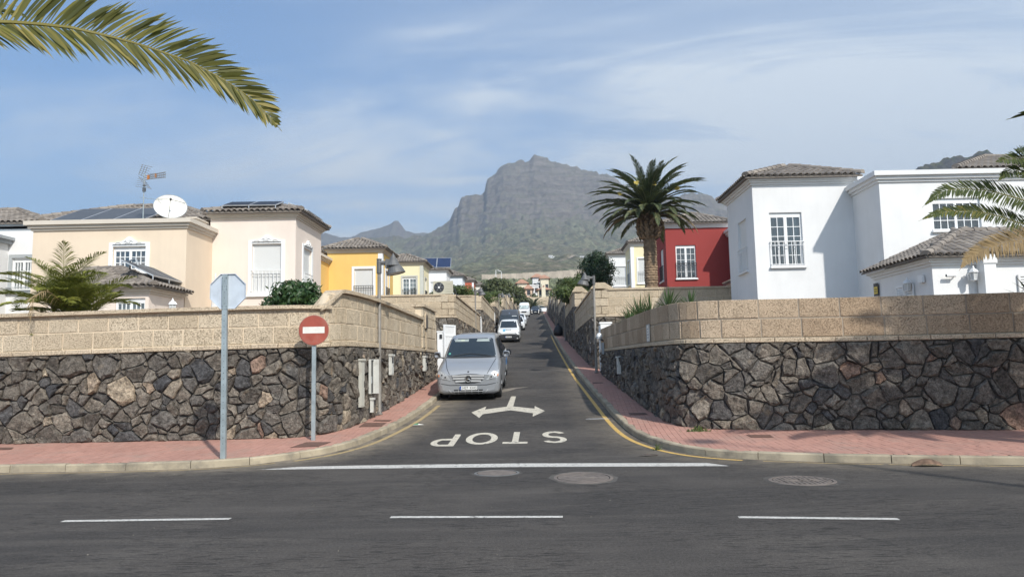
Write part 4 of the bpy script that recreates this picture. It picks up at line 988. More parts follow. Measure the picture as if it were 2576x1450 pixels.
# ---- solar panels, aerials, dish
def solar(name, A, u, w, cols, label, matl, gap=.02, group=None, pw=1.0, ph=1.65):
    A, u, w = Vector(A), Vector(u).normalized(), Vector(w).normalized(); n = u.cross(w)
    if n.z < 0: n = -n
    root = empty('solar_array', A, label, 'solar panels', group)
    for i in range(cols):
        p = u * (i * (pw + gap)); c = [p, p + u * pw, p + u * pw + w * ph, p + w * ph]
        mb = MB(); mb.add([tuple(q) for q in c] + [tuple(q - n * .04) for q in c], [(0, 1, 2, 3), (0, 4, 5, 1), (1, 5, 6, 2), (2, 6, 7, 3), (3, 7, 4, 0), (4, 7, 6, 5)])
        fo = mb.build('solar_panel', ALU, root)
        mb = MB(); e = .03; c = [p + u * e + w * e, p + u * (pw - e) + w * e, p + u * (pw - e) + w * (ph - e), p + u * e + w * (ph - e)]
        mb.add([tuple(q + n * .004) for q in c], [(0, 1, 2, 3)]); mb.build('cell_sheet', matl, fo)
    mb = MB()
    for i in range(cols + 1): mb.tube([u * (i * (pw + gap)) * .98 - n * .04, u * (i * (pw + gap)) * .98 - n * .04 - Vector((0, 0, .12))], .02, 4); mb.tube([u * (i * (pw + gap)) * .98 + w * ph * .96 - n * .04, u * (i * (pw + gap)) * .98 + w * ph * .96 - n * .04 - Vector((0, 0, .16))], .02, 4)
    mb.build('mounting_feet', ALU, root)
solar('s', (-18.0, 28.2, 7.50), (1, .03, 0), (0, 1, .42), 3, 'large dark solar array lying on the flat roof by the aerial mast', SOLARG, pw=1.2, ph=2.6)
solar('s', (-11.95, 30.1, 8.44), (1, .03, 0), (0, 1, .36), 2, 'two dark solar panels on the pink block tiled roof', SOLAR, pw=1.1, ph=1.1)
solar('s', (-8.62, 30.9, 8.36), (.03, 1, 0), (-1, 0, .40), 2, 'tilted solar panel edge on the street side slope of the pink block roof', SOLAR, pw=1.1, ph=.9)
solar('s', (-9.85, 80.9, 12.55), (1, .03, 0), (0, .62, .78), 2, 'pair of blue solar panels standing upright on the fourth house roof', M('solar_blue', (.020, .035, .085), .25, .15, 3), pw=1.55, ph=1.5)
def pipe_thing(name, pts_r, matl, label, cat, loc):
    r = empty(name, loc, label, cat); return r
r = empty('satellite_dish', (-13.2, 28.2, 7.40), 'large white satellite dish on the peach parapet', 'satellite dish')
ax = Vector((.38, -.80, .46)).normalized(); q = ax.to_track_quat('Z', 'Y'); mb = MB(); c = Vector((0, 0, .52))
prof = [(.001, 0), (.15, .008), (.3, .032), (.45, .072), (.59, .125)]
def dishT(x, y, z): v = q @ Vector((x * 1.0, y * .96, z)); return tuple(v + c)
MB(dishT).lathe(prof, n=32, cap=False).build('dish', SIGNW, r, smooth=True)
MB(dishT).lathe([(.585, .118), (.605, .120), (.605, .135), (.585, .135)], n=32, cap=False).build('dish_rim', CORG, r)
mb = MB(dishT)
for a in (0.4, 2.5, 4.6): mb.tube([(.56 * math.cos(a), .56 * math.sin(a), .12), (0, 0, .55)], .010, 4)
mb.build('feed_arm', DMETAL, r); MB(dishT).lathe([(.035, .50), (.04, .60)], n=10).build('feed_horn', DMETAL, r)
MB().tube([(0, .1, -.0), (0, .1, .35), tuple(c - ax * .03)], .035, 6).build('mount', GALV, r)
r = empty('aerial_mast', (-14.15, 28.0, 7.40), 'aerial mast with orange tipped antenna on the peach roof', 'antenna')
MB().tube([(0, 0, -.1), (0, 0, 1.85)], .022, 6).build('mast', GALV, r)
mb = MB(); 
for k in range(3): mb.tube([(.0, 0, 1.62 + k * .07), (.85, -.05, 1.70 + k * .10)], .013, 4)
for i in range(9):
    x = .18 + i * .075
    for k in range(3): mb.tube([(x, -.10, 1.66 + k * .078 + x * .07), (x, .10, 1.66 + k * .078 + x * .07)], .009, 4)
mb.build('director_rods', POST, r)
ORG = M('orange_plastic', (.62, .22, .04), .6, .1, 5)
MB().box(.12, -.03, 1.64, .20, .02, 1.80).box(.42, -.03, 1.70, .47, .02, 1.86).build('orange_holder', ORG, r)
mb = MB()
for s_ in (1, -1):
    for i in range(6): mb.tube([(-.12 + i * .02 * s_, -.22, 1.74 + s_ * (.05 + i * .075)), (-.12 + i * .06 + .03, .18, 1.74 + s_ * (.05 + i * .075))], .007, 4)
    for y in (-.2, 0, .17): mb.tube([(-.12, y, 1.74 + s_ * .04), (.18 if s_ < 0 else .02, y, 1.74 + s_ * .44)], .008, 4)
mb.build('reflector_grid', POST, r)
MB().tube([(-.1, 0, .92), (.75, -.02, .80)], .008, 4).tube([(-.12, -.1, .92), (-.1, .12, .94)], .006, 4).tube([(.1, -.14, .9), (.1, .14, .9)], .006, 4).tube([(.3, -.14, .88), (.3, .14, .88)], .006, 4).build('lower_antenna', GALV, r)
MB().box(-.03, -.06, 1.15, .07, .02, 1.30).box(-.03, -.05, 1.36, .06, .02, 1.42).build('amplifier', M('amp_box', (.10, .11, .12), .5), r)
MB().box(-.55, 0, 0, .10, 1.1, .30).box(-.6, -.05, .30, .15, 1.15, .36).build('roof_hatch', CORN, empty('roof_hatch_box', (-12.6, 28.9, 7.35), 'low grey roof hatch right of the satellite dish', 'roof hatch'))
# small things on the houses
def lantern(loc, label, s=1., standing=False):
    r = empty('wall_lantern', loc, label, 'lantern', None); S = lambda x, y, z: (x * s, y * s, z * s)
    mb = MB(S); mb.lathe([(.07, 0), (.10, .20), (.10, .21)], n=6).build('lantern_glass', M('lantern_glass_' + str(len(bpy.data.materials)), (.55, .56, .55), .2), r)
    mb = MB(S); mb.lathe([(.14, .20), (.10, .27), (.04, .31), (.015, .38), (.001, .40)], n=6)
    for k in range(6):
        a = k * math.pi / 3; mb.tube([(.07 * math.cos(a), .07 * math.sin(a), 0), (.10 * math.cos(a), .10 * math.sin(a), .2)], .010, 4)
    mb.lathe([(.075, -.02), (.075, .0), (.02, -.05)], n=6)
    if standing: mb.lathe([(.02, -.3), (.03, -.03)], n=6); mb.lathe([(.1, -.32), (.06, -.28)], n=8)
    else: mb.tube([(0, 0, .33), (.0, .12, .30), (.02, .2, .12)], .012, 5); mb.box(-.04, .19, .0, .06, .23, .2)
    mb.build('lantern_frame', WHITE, r); return r
def atT(side, cx, y0, x, y, z): return (cx + side * x + .03 * y, y0 + y, z)
lantern(atT(1, 9, 27, 3.02, -4.9, 3.62), 'white lantern on the shaded side wall of the white house porch')
lantern(atT(1, 9, 27, 4.2, -6.3, 3.76), 'white lantern on the porch front next to the camera, half behind fronds')
lantern((-11.3, 24.5, 3.62), 'small white pier lantern just over the left wall coping', 1.1, True)
r = empty('security_camera', atT(1, 9, 27, 3.65, -6.15, 3.90), 'white security camera on the porch corner between two lanterns', 'camera')
MB().lathe([(.045, -.14), (.045, .12)], n=10, axis='x').build('camera_body', WHITE, r); MB().tube([(.1, 0, 0), (.16, .08, 0), (.16, .15, 0)], .02, 6).build('bracket', WHITE, r); MB().lathe([(.034, -.15), (.030, -.138)], n=10, axis='x').build('lens', DMETAL, r)
r = empty('junction_box', atT(1, 9, 27, 3.12, -5.5, 3.78), 'small white junction box beside the porch lantern', 'box'); MB().box(-.03, -.12, 0, .05, .12, .22).build('box_body', WHITE, r)
r = empty('alarm_sign', atT(1, 9, 27, 3.13, -2.6, 3.66), 'yellow and black alarm sign at the far end of the porch side wall', 'sign')
YB = M('sign_yellow', (.70, .52, .06), .6); BK = M('sign_black', (.03, .03, .035), .6)
MB().box(0, -.14, 0, .02, .14, .42).build('plate', BK, r); MB().box(-.005, -.12, .07, 0, .12, .30).build('yellow_field', YB, r)
mb = MB()
for k in range(3): mb.box(-.008, -.09, .12 + k * .05, -.005, .09, .14 + k * .05)
mb.box(-.004, -.10, .34, 0, .10, .36); mb.build('text_lines', BK, r)
r = empty('louvre_shutter', atT(1, 9, 27, 3.14, -4.0, 3.1), 'white louvred window shutters low on the porch side wall', 'shutter')
for s_ in (0, 1):
    mb = MB(); y = -s_ * .50
    mb.box(-.04, y - .48, 0, 0, y - .43, .72); mb.box(-.04, y - .05, 0, 0, y, .72); mb.box(-.04, y - .43, .66, 0, y - .05, .72); 
    for k in range(9): mb.add([(-.035, y - .43, .02 + k * .07), (-.035, y - .05, .02 + k * .07), (-.005, y - .05, .075 + k * .07), (-.005, y - .43, .075 + k * .07)], [(0, 1, 2, 3)])
    mb.build('shutter_leaf', WHITE, r)
r = empty('louvre_shutter', atT(1, 9, 27, 5.6, -6.02, 2.9), 'beige louvred shutters at the right edge under the palm frond', 'shutter')
for s_ in range(2):
    mb = MB(); x = s_ * .62; mb.box(x, -.05, 0, x + .06, 0, 1.0); mb.box(x + .54, -.05, 0, x + .6, 0, 1.0); mb.box(x + .06, -.05, .94, x + .54, 0, 1.0)
    for k in range(12): mb.add([(x + .06, -.045, .02 + k * .077), (x + .54, -.045, .02 + k * .077), (x + .54, -.005, .085 + k * .077), (x + .06, -.005, .085 + k * .077)], [(0, 1, 2, 3)])
    mb.build('shutter_leaf', CORW, r)
r = empty('porch_column', atT(1, 9, 27, 4.6, -6.25, 1.85), 'white sunlit square column of the porch at the right', 'column'); MB().box(-.17, -.17, 0, .17, .17, 2.6).build('shaft', WHITE, r); MB().box(-.2, -.2, 2.35, .2, .2, 2.5).build('capital', WHITE, r)
r = empty('floodlight', atT(1, 9, 27, 3.72, .05, 8.0), 'small floodlight on a bracket under the eave where block and wing meet', 'floodlight'); MB().tube([(0, -.1, -.35), (.12, -.25, -.15), (.10, -.3, .02)], .025, 6).build('bracket', DMETAL, r); MB().box(.05, -.42, 0, .35, -.22, .26).build('lamp_head', CORW, r)
r = empty('parasol', (-10.9, 27.0, 1.95), 'closed white parasol standing against the pink wall', 'parasol')
MB().lathe([(.02, 1.2), (.17, 1.35), (.14, 2.0), (.07, 2.75), (.02, 3.15)], n=9).build('canopy', M('parasol_cloth', (.74, .71, .66), .9, .1, 3), r); MB().lathe([(.025, 0), (.025, 3.22), (.001, 3.25)], n=8).build('pole', WHITE, r); MB().lathe([(.3, 0), (.28, .08)], n=14).build('base', CORG, r)
r = empty('water_pipe', (-13.1, 26.2, 5.2), 'curved grey pipe lying over the porch tiles', 'pipe'); MB().tube([(-.6, .1, .1), (-.5, -.1, .38), (-.2, -.3, .42), (.2, -.9, .1)], .035, 7).build('pipe', CORG, r, smooth=True)
solar('s', (-12.5, 25.6, 4.98), (.03, 1, 0), (-1, 0, .5), 3, 'row of dark collector panels on the right slope of the pink porch roof', SOLARG, pw=1.15, ph=1.3)
# pergola slats and gates
r = empty('pergola', (-4.6, 27.2, 3.1), 'white slatted pergola just behind the left gate pier', 'pergola')
for k in range(5): MB().box(-1.2, k * .55, .35 + k * .02, 1.0, k * .55 + .12, .47 + k * .02).build('slat', WHITE, r)
MB().box(-1.2, -.05, .2, -1.1, 2.5, .35).box(.9, -.05, .2, 1.0, 2.5, .35).build('beam', WHITE, r)
r = empty('white_gate', (-2.92, 31.3, G(31.3) + KH), 'white panelled metal gate standing open behind the silver van', 'gate', rz=math.radians(62))
MB().box(0, -.03, .05, .07, .03, 2.05).box(.82, -.03, .05, .89, .03, 2.05).box(.07, -.03, 1.98, .82, .03, 2.05).box(.07, -.03, 1.55, .82, .03, 1.62).box(.07, -.03, .05, .82, .03, .12).build('gate_frame', WHITE, r)
for k in range(6): MB().box(.085 + k * .122, -.015, .12, .175 + k * .122, .015, 1.55).build('gate_slat', WHITE, r)
MB().box(.07, -.008, 1.62, .82, .008, 1.98).build('top_panel', CORW, r)
r = empty('meter_post', (-2.98, 30.2, G(30.2) + KH), 'narrow white meter post next to the open gate', 'post'); MB().box(-.1, -.08, 0, .12, .08, 1.75).box(-.12, -.1, 1.75, .14, .1, 1.8).build('post_body', WHITE, r); MB().box(.0, -.12, 1.5, .1, -.08, 1.66).build('meter', DMETAL, r)
r = empty('white_gate', (3.50, 29.9, G(30) + KH), 'narrow white gate at the end of the right corner wall, behind the lamp post', 'gate', rz=math.radians(78))
MB().box(0, -.03, .05, .06, .03, 1.9).box(.84, -.03, .05, .9, .03, 1.9).box(.06, -.03, 1.84, .84, .03, 1.9).box(.06, -.03, 1.0, .84, .03, 1.06).build('gate_frame', WHITE, r); MB().box(.06, -.008, .1, .84, .008, 1.0).box(.06, -.008, 1.06, .84, .008, 1.84).build('gate_panel', CORW, r)
r = empty('gate_pier', (3.62, 29.72, G(30) + KH), 'white gate pier with cap at the end of the right corner wall', 'pier'); MB().box(-.1, -.09, 0, .32, .09, 1.95).build('pier_body', WHITE, r); MB().box(-.14, -.12, 1.95, .36, .12, 2.02).build('pier_cap', WHITE, r)
for sd, y, h in ((-1, 52, 2.0), (-1, 68.4, 2.0), (1, 47, 2.6), (1, 62.6, 2.4), (1, 78.6, 2.2), (1, 95, 2.2), (-1, 85.6, 2.0), (1, 111, 2.2)):
    x = wallx(sd, y); gg = empty('street_gate', (x, y, G(y) + KH), {(-1, 52): 'pale slatted gate between second and third left walls', (-1, 68.4): 'pale slatted gate beside the dark grey van', (1, 47): 'tall dark gate between first and second right stepped walls', (1, 62.6): 'dark gate between second and third right stepped walls', (1, 78.6): 'dark gate between third and fourth right stepped walls', (1, 95): 'small dark gate high on the right side, below the fifth wall', (-1, 85.6): 'pale gate high on the left side beyond the dark van', (1, 111): 'uppermost dark gate on the right side'}[(sd, y)], 'gate', 'gates in the stepped walls', rz=math.radians(90))
    m_ = CORW if sd < 0 else DMETAL
    for k in range(7): MB().box(-.9 + k * .26, -.02, .06, -.9 + k * .26 + .17, .02, h).build('gate_slat', m_, gg)
    MB().box(-.95, -.03, 0, .95, .03, .06).box(-.95, -.03, h, .95, .03, h + .07).build('gate_frame', m_, gg)
# air conditioner
r = empty('air_conditioner', (-3.35, 35.75, 5.10), 'beige air conditioner unit with round fan on the tall left wall', 'air conditioner', rz=math.radians(3))
ACM = M('ac_beige', (.44, .42, .33), .6, .06, 2); MB().box(-.48, 0, .03, .48, .34, .66).build('casing', ACM, r)
MB().lathe([(.25, -.012), (.25, .01)], (-.2, 0, .35), 24, axis='y').build('fan_well', DMETAL, r)
mb = MB()
for k in range(4): mb.lathe([(.07 * k + .03, -.03), (.07 * k + .035, -.02)], (-.2, 0, .35), 20, axis='y', cap=False)
for k in range(6): a = k * math.pi / 3; mb.tube([(-.2, -.025, .35), (-.2 + .24 * math.cos(a), -.025, .35 + .24 * math.sin(a))], .006, 4)
mb.build('fan_grille', CORG, r); MB().lathe([(.05, -.035), (.05, -.01)], (-.2, 0, .35), 12, axis='y').build('fan_hub', CORW, r)
mb = MB()
for k in range(4): mb.add([(.12, -.008, .14 + k * .13), (.45, -.008, .12 + k * .125), (.45, -.001, .135 + k * .125), (.12, -.001, .155 + k * .13)], [(0, 1, 2, 3)]); mb.box(.12, -.012, .15 + k * .125, .45, 0, .165 + k * .125)
mb.build('side_ribs', ACM, r); MB().box(-.4, .05, 0, -.33, .3, .03).box(.33, .05, 0, .4, .3, .03).build('feet', CORW, r); MB().tube([(.48, .15, .2), (.6, .15, .25), (.62, .15, .05), (.66, .15, -.05)], .025, 6).tube([(.48, .2, .3), (.56, .2, .36), (.57, .2, -.05)], .02, 6).build('hoses', DMETAL, r)
# ------------------------------------------------------------------ mountains
def fbm(x, y, oct=6, seed=0, ridged=False, lac=2.03, gain=.5):
    out = np.zeros_like(x); amp = 1.; tot = 0.; rs = np.random.RandomState(seed)
    for o in range(oct):
        t = rs.rand(256, 256); xi = np.floor(x).astype(int); yi = np.floor(y).astype(int); fx = x - xi; fy = y - yi
        fx = fx * fx * (3 - 2 * fx); fy = fy * fy * (3 - 2 * fy); a = t[xi % 256, yi % 256]; b = t[(xi + 1) % 256, yi % 256]; c = t[xi % 256, (yi + 1) % 256]; d = t[(xi + 1) % 256, (yi + 1) % 256]
        n = (a + (b - a) * fx) * (1 - fy) + (c + (d - c) * fx) * fy
        if ridged: n = 1 - np.abs(2 * n - 1)
        out += n * amp; tot += amp; amp *= gain; x = x * lac + 17.3; y = y * lac + 5.1
    return out / tot
def grid(name, X, Y, Z, matl, **k):
    ny, nx = X.shape; me = bpy.data.meshes.new(name); co = np.stack([X, Y, Z], -1).reshape(-1, 3).astype(np.float32)
    i = np.arange(ny * nx).reshape(ny, nx); f = np.stack([i[:-1, :-1], i[:-1, 1:], i[1:, 1:], i[1:, :-1]], -1).reshape(-1, 4)
    me.vertices.add(len(co)); me.vertices.foreach_set('co', co.ravel()); me.loops.add(f.size); me.loops.foreach_set('vertex_index', f.ravel().astype(np.int32))
    me.polygons.add(len(f)); me.polygons.foreach_set('loop_start', np.arange(0, f.size, 4, dtype=np.int32)); me.polygons.foreach_set('use_smooth', np.ones(len(f), bool)); me.update(calc_edges=True); me.materials.append(matl)
    o = bpy.data.objects.new(name, me); link(o); return tag(o, **k)
# crest of the main mountain in metres at y = 2400 (x, height above the road)
CR = [(-2200, 150), (-1500, 240), (-900, 330), (-480, 420), (-345, 430), (-293, 433), (-258, 446), (-223, 464), (-200, 481), (-191, 499), (-183, 519), (-172, 525), (-168, 543), (-160, 554), (-142, 557), (-128, 567), (-99, 565), (-84, 571), (-81, 592), (-75, 612), (-49, 632), (-32, 652), (-21, 661), (32, 675), (67, 681), (80, 689), (95, 689), (119, 683), (148, 671), (206, 655), (265, 642), (323, 630), (357, 606), (420, 570), (500, 548), (560, 549), (635, 553), (655, 547), (684, 527), (703, 523), (800, 470), (950, 420), (1200, 360), (1700, 300), (2400, 200)]
cxs = np.array([p[0] for p in CR], float); czs = np.array([p[1] for p in CR], float)
xs = np.concatenate([np.linspace(-1400, -420, 70), np.linspace(-412, 900, 400), np.linspace(915, 1700, 50)]); ys = np.concatenate([np.linspace(460, 1900, 230), np.linspace(1908, 2440, 120), np.linspace(2480, 3000, 10)])
X, Y = np.meshgrid(xs, ys)
t = np.clip((Y - 460) / 1940, 0, 1.)
Xp = X * (2400 / np.maximum(Y, 700)) ** .45
_fx = np.linspace(-2600, 2600, 1301); _fz = np.interp(_fx, cxs, czs); _kk = np.exp(-.5 * (np.arange(-90, 91) * 4 / 190.) ** 2); _sm = np.convolve(np.pad(_fz, 90, 'edge'), _kk / _kk.sum(), 'valid')
_w = np.clip((t - .70) / .28, 0, 1) ** 1.2
Rr = np.interp(Xp, _fx, _sm) * .96 * (1 - _w) + np.interp(Xp, cxs, czs) * _w
z0 = 54.0 + np.clip(X, -400, 600) * .004
lo = np.interp(t, [0, .25, .5, .72, .86, .93, 1], [0, .12, .29, .47, .64, .82, 1.])
gul = fbm(X / 190 + .15 * fbm(X / 60, Y / 60, 3, 5), Y / 700, 6, 3, True); rough = fbm(X / 55, Y / 75, 6, 9); strat = fbm(X / 260, Y / 260, 4, 12)
Z = z0 + (Rr - z0) * lo
env = np.sin(np.pi * np.clip(t, 0, 1)) ** .8
Z += (gul - .55) * 62 * env * (1.1 - .75 * t) + (rough - .5) * (8 + 34 * t * (1 - t) * 2 + 9 * t) * np.clip(t * 6, 0, 1)
H = Z + strat * 60                                          # bedding: cliffs and ledges on the upper half
Z += (fbm(X / 28 + 3, Y / 60, 5, 27, True) - .5) * 26 * np.clip((t - .3) * 2, 0, 1) * np.clip((1.02 - t) * 8, .25, 1)
st = 30.; fr_ = H / st - np.floor(H / st); stepz = (np.clip((fr_ - .30) / .35, 0, 1) - fr_) * st
Z += stepz * np.clip((t - .52) / .25, 0, 1) * np.clip((1.0 - t) / .06, 0, 1) * .7 * np.clip((Rr - 330) / 150, 0, 1)
Z += (fbm(X / 20, Y / 20, 5, 21) - .5) * 15 * np.clip((t - .4) * 2.5, .2, 1) + (fbm(X / 9, Y / 9, 3, 22) - .5) * (5 + 9 * np.clip((t - .85) * 8, 0, 1))
back = np.clip((Y - 2400) / 600, 0, 1); Z = Z * (1 - .55 * back)
MROCK = m_scrub('mountain_scrub', sc=.022, veg=(.205, .205, .12), soil=(.36, .295, .21), rock=(.175, .15, .125))
grid('mountain', X, Y, Z, MROCK, kind='structure')
# distant ridge with a needle, left of the main mountain
FR = [(-3200, 560), (-2000, 640), (-1250, 640), (-908, 651), (-888, 654), (-824, 630), (-768, 632), (-720, 651), (-655, 666), (-602, 679), (-570, 694), (-563, 703), (-555, 707), (-540, 707), (-532, 692), (-525, 682), (-505, 655), (-458, 641), (-420, 648), (-200, 600), (400, 560), (1200, 520), (2600, 420)]
xs = np.concatenate([np.linspace(-3200, -1010, 40), np.linspace(-1000, -300, 220), np.linspace(-280, 2600, 50)]); ys = np.linspace(2700, 3560, 90); X, Y = np.meshgrid(xs, ys)
t = (Y - 2700) / 800; Rr = np.interp(X, [p[0] for p in FR], [p[1] for p in FR]); tt = np.clip(t, 0, 1)
Z = 120 + (Rr - 120) * np.where(tt < 1, tt ** 1.15, 1) + (fbm(X / 130, Y / 300, 6, 31, True) - .55) * 90 * np.sin(np.pi * tt) + (fbm(X / 30, Y / 30, 4, 8) - .5) * 10; Z -= np.clip(t - 1, 0, 1) * 300
grid('distant_ridge', X, Y, Z, MROCK, kind='structure')
# dark rocky knoll behind the white house, right
KN = [(480, 0), (500, 235), (505, 246), (513, 250), (520, 252), (530, 255), (538, 252), (548, 254), (560, 257), (575, 258), (588, 261), (600, 258), (640, 255), (760, 240), (900, 190), (1100, 120), (1300, 60)]
xs = np.concatenate([np.linspace(440, 620, 130), np.linspace(625, 1300, 60)]); ys = np.linspace(600, 1120, 90); X, Y = np.meshgrid(xs, ys); t = np.clip((Y - 600) / 300, 0, 1); b = np.clip((Y - 900) / 220, 0, 1)
Rr = np.interp(X, [p[0] for p in KN], [p[1] for p in KN]); Rr = Rr - 9; Z = 50 + (Rr - 50) * (.72 * t + .28 * t ** 4) * (1 - b ** 2 * .8) + (fbm(X / 22, Y / 22, 6, 41) - .5) * 22 + (fbm(X / 6, Y / 6, 3, 44) - .5) * 8
grid('rocky_knoll', X, Y, Z, m_scrub('knoll_rock', (.055, .075, .035), (.09, .08, .06), (.07, .065, .06), .09), kind='structure')
# scrub bushes on the open slope above the houses: one mass nobody could count
mb = MB(); rr = random.Random(5)
ico = bmesh.new(); bmesh.ops.create_icosphere(ico, subdivisions=1, radius=1); iv = [v.co.copy() for v in ico.verts]; [None for v in ico.verts]; ico.verts.index_update(); fi = [tuple(v.index for v in f.verts) for f in ico.faces]; ico.free()
for _ in range(5200):
    y = 190 + 420 * rr.random() ** 1.3; x = rr.uniform(-.16, .16) * y + (0 if rr.random() < .7 else rr.uniform(-.2, .3) * y)
    z = ground_z(x, y) if y < 455 else 54 + (y - 460) * .13
    s = rr.uniform(.45, 1.25) * (1 + y / 600)
    mb.add([(x + v.x * s * rr.uniform(.7, 1.3), y + v.y * s * rr.uniform(.7, 1.3), z + max(-.2, v.z) * s * rr.uniform(.5, .9)) for v in iv], fi, rr.random())
SHRUB = M('scrub_bush', (.13, .14, .072), 1., .35, .8, rv=.35)
mb.build('scrub_bushes', SHRUB, kind='stuff', label='grey green scrub bushes dotting the slope above the far houses', cat='scrub')
# retaining walls on the slope
r = empty('retaining_wall', (10, 452, 53), 'long pale retaining wall across the slope below the mountain', 'wall')
RW = M('retaining_stone', (.52, .44, .35), .95, .22, .25)
for i in range(25):
    x0 = -28.5 + i * 3.6; MB().box(x0, -.4, -2 + i * .06, x0 + 3.5, .6, 4.6 + i * .09 + R.uniform(-.15, .15), R.random()).build('wall_bay', RW, r)
r = empty('retaining_wall', (30, 455, 56), 'second retaining wall stepping up to the right on the slope', 'wall')
for i in range(10):
    x0 = -6 + i * 4.; MB().box(x0, 2, 0, x0 + 3.9, 3, 3.4 + i * .25, R.random()).build('wall_bay', RW, r)
def hill_hut(x, y, z, w, label):
    r = empty('hillside_house', (x, y, z), label, 'house', 'tiny white houses on the mountain slope'); mb = MB().box(-w, 0, -3, w * .3, 5, w * .9).box(w * .3, .5, -3, w, 5, w * .6); mb.build('walls', PWHITE, r)
    MB().box(-w * .7, -.05, w * .25, -w * .45, 0, w * .6).box(-w * .1, -.05, w * .25, w * .15, 0, w * .6).build('window', DMETAL, r)
_dg = bpy.context.evaluated_depsgraph_get()
_bv = BVHTree.FromObject(bpy.data.objects['mountain'], _dg)
def drop(x, y): return _bv.ray_cast(Vector((x, y, 3000)), Vector((0, 0, -1)))[0].z
for x, y, w, lb in ((-158, 1108, 7, 'white house alone on the left shoulder of the mountain'), (61, 1100, 5, 'small white hut low in the middle of the mountain slope'), (104, 1050, 6, 'white farm building beside the pale track on the mountain'), (1, 960, 4, 'tiny pale hut on the lower slope straight above the street')):
    hill_hut(x, y, drop(x, y), w, lb)
TRK = M('pale_track', (.33, .27, .20), 1., .2, .05)
def track(pts, w, name='mountain_track'):
    P = Path(resample(pts, 8)); vs = []
    for s_ in P.s:
        for d in (-w, w):
            x, y = P.at(s_, d); vs.append((x, y, drop(x, y) + 1.2))
    MB().add(vs, [(2 * i, 2 * i + 1, 2 * i + 3, 2 * i + 2) for i in range(len(P.s) - 1)]).build(name, TRK, kind='structure')
track([(-150, 1115), (-130, 1200), (-125, 1290)], 2.2); track([(78, 1000), (112, 1060), (150, 1040), (220, 1060)], 2.2); track([(20, 1150), (60, 1180), (90, 1170)], 2); track([(-90, 1330), (-60, 1350), (-30, 1340)], 2)
# far houses at the top of the street
OR = M('orange_roof', (.42, .23, .15), .9, .2, 1., .01, 3); PEA = M('far_peach', (.72, .50, .36), .9, .06, 1); CRM = M('far_cream', (.74, .66, .50), .9, .06, 1); RDW = M('far_red', (.42, .20, .15), .9, .1, 1)
def far_house(x, y, w, d, h, wall, roof, label, wins=3, rise=1.6, flat=False):
    z = ground_z(x, y) - 1; r = empty('distant_house', (x, y, z), label, 'house', 'houses at the top of the street')
    MB().box(0, 0, 0, w, d, h + 1).build('walls', wall, r)
    if flat: MB().box(-.15, -.15, h + 1, w + .15, d, h + 1.35).build('parapet', PWHITE, r)
    else: MB().add([(-.6, -.6, h + 1), (w + .6, -.6, h + 1), (w + .6, d + .6, h + 1), (-.6, d + .6, h + 1), (w * .35, d / 2, h + 1 + rise), (w * .65, d / 2, h + 1 + rise)], [(0, 1, 5, 4), (1, 2, 5), (2, 3, 4, 5), (3, 0, 4), (0, 3, 2, 1)]).build('roof', roof, r)
    for i in range(wins):
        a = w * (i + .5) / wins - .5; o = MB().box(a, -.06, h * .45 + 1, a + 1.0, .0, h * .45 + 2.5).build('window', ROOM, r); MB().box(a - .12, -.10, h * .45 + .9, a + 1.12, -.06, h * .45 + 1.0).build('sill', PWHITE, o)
        if h > 6: MB().box(a, -.06, h * .05 + 1, a + 1.0, 0, h * .05 + 3).build('door', ROOM, r)
    return r
far_house(1.6, 232, 3.2, 6, 5.0, CRM, OR, 'cream house with low orange roof, leftmost of the far group', 2)
far_house(4.0, 226, 2.2, 6, 3.4, PEA, OR, 'peach house just right of the cream one in the far group', 1)
far_house(5.6, 236, 3.0, 6, 4.0, PWHITE, OR, 'flat topped white house in the far group', 2, flat=True)
far_house(7.0, 248, 3.2, 6, 6.4, PWHITE, OR, 'tall white house with orange roof and terraces in the far group', 2)
a = far_house(9.4, 240, 2.6, 7, 6.2, CRM, OR, 'cream house with orange roof, rightmost of the far group', 2)
far_house(8.0, 228, 3.8, 4, 3.0, CRM, OR, 'low cream house with arched gable in front of the tall one', 2, 1.0)
r = empty('gable_tower', (9.6, 226.5, ground_z(9, 226)), 'narrow cream gable tower with round opening in the far group', 'tower'); MB().prism([(-.5, 0), (.7, 0), (.7, 4.6), (.1, 5.4), (-.5, 4.6)], lambda u, v, d: (u, d, v), 0, .6).build('tower_body', CRM, r); MB().lathe([(.28, -.05), (.28, 0)], (.1, 0, 4.2), 12, axis='y').build('round_opening', RDW, r)
far_house(-14, 232, 9, 6, 3.4, CRM, OR, 'half hidden low house behind the dark tree clump', 2)
# tall double street light far away
r = empty('street_light', (-5.4, 250, ground_z(-5, 250)), 'pair of tall pale street light columns on the slope', 'street light'); MB().tube([(0, 0, 0), (0, 0, 9.2), (.8, 0, 9.0), (1.8, 0, 8.6)], .13, 6).tube([(1.9, 0, 0), (1.9, 0, 8.5)], .10, 6).build('column', CORW, r)
# ------------------------------------------------------------------ haze
hb = MB().box(-3800, -80, -2, 3800, 3640, 900)
hm, ht, hbs, ho = nodes('haze'); ht.nodes.remove(hbs); v = ht.nodes.new('ShaderNodeVolumePrincipled'); v.inputs['Density'].default_value = HAZE; v.inputs['Color'].default_value = (.66, .79, .97, 1); v.inputs['Anisotropy'].default_value = .2
ht.links.new(v.outputs[0], ho.inputs['Volume']); hz = hb.build('haze', hm, kind='stuff')
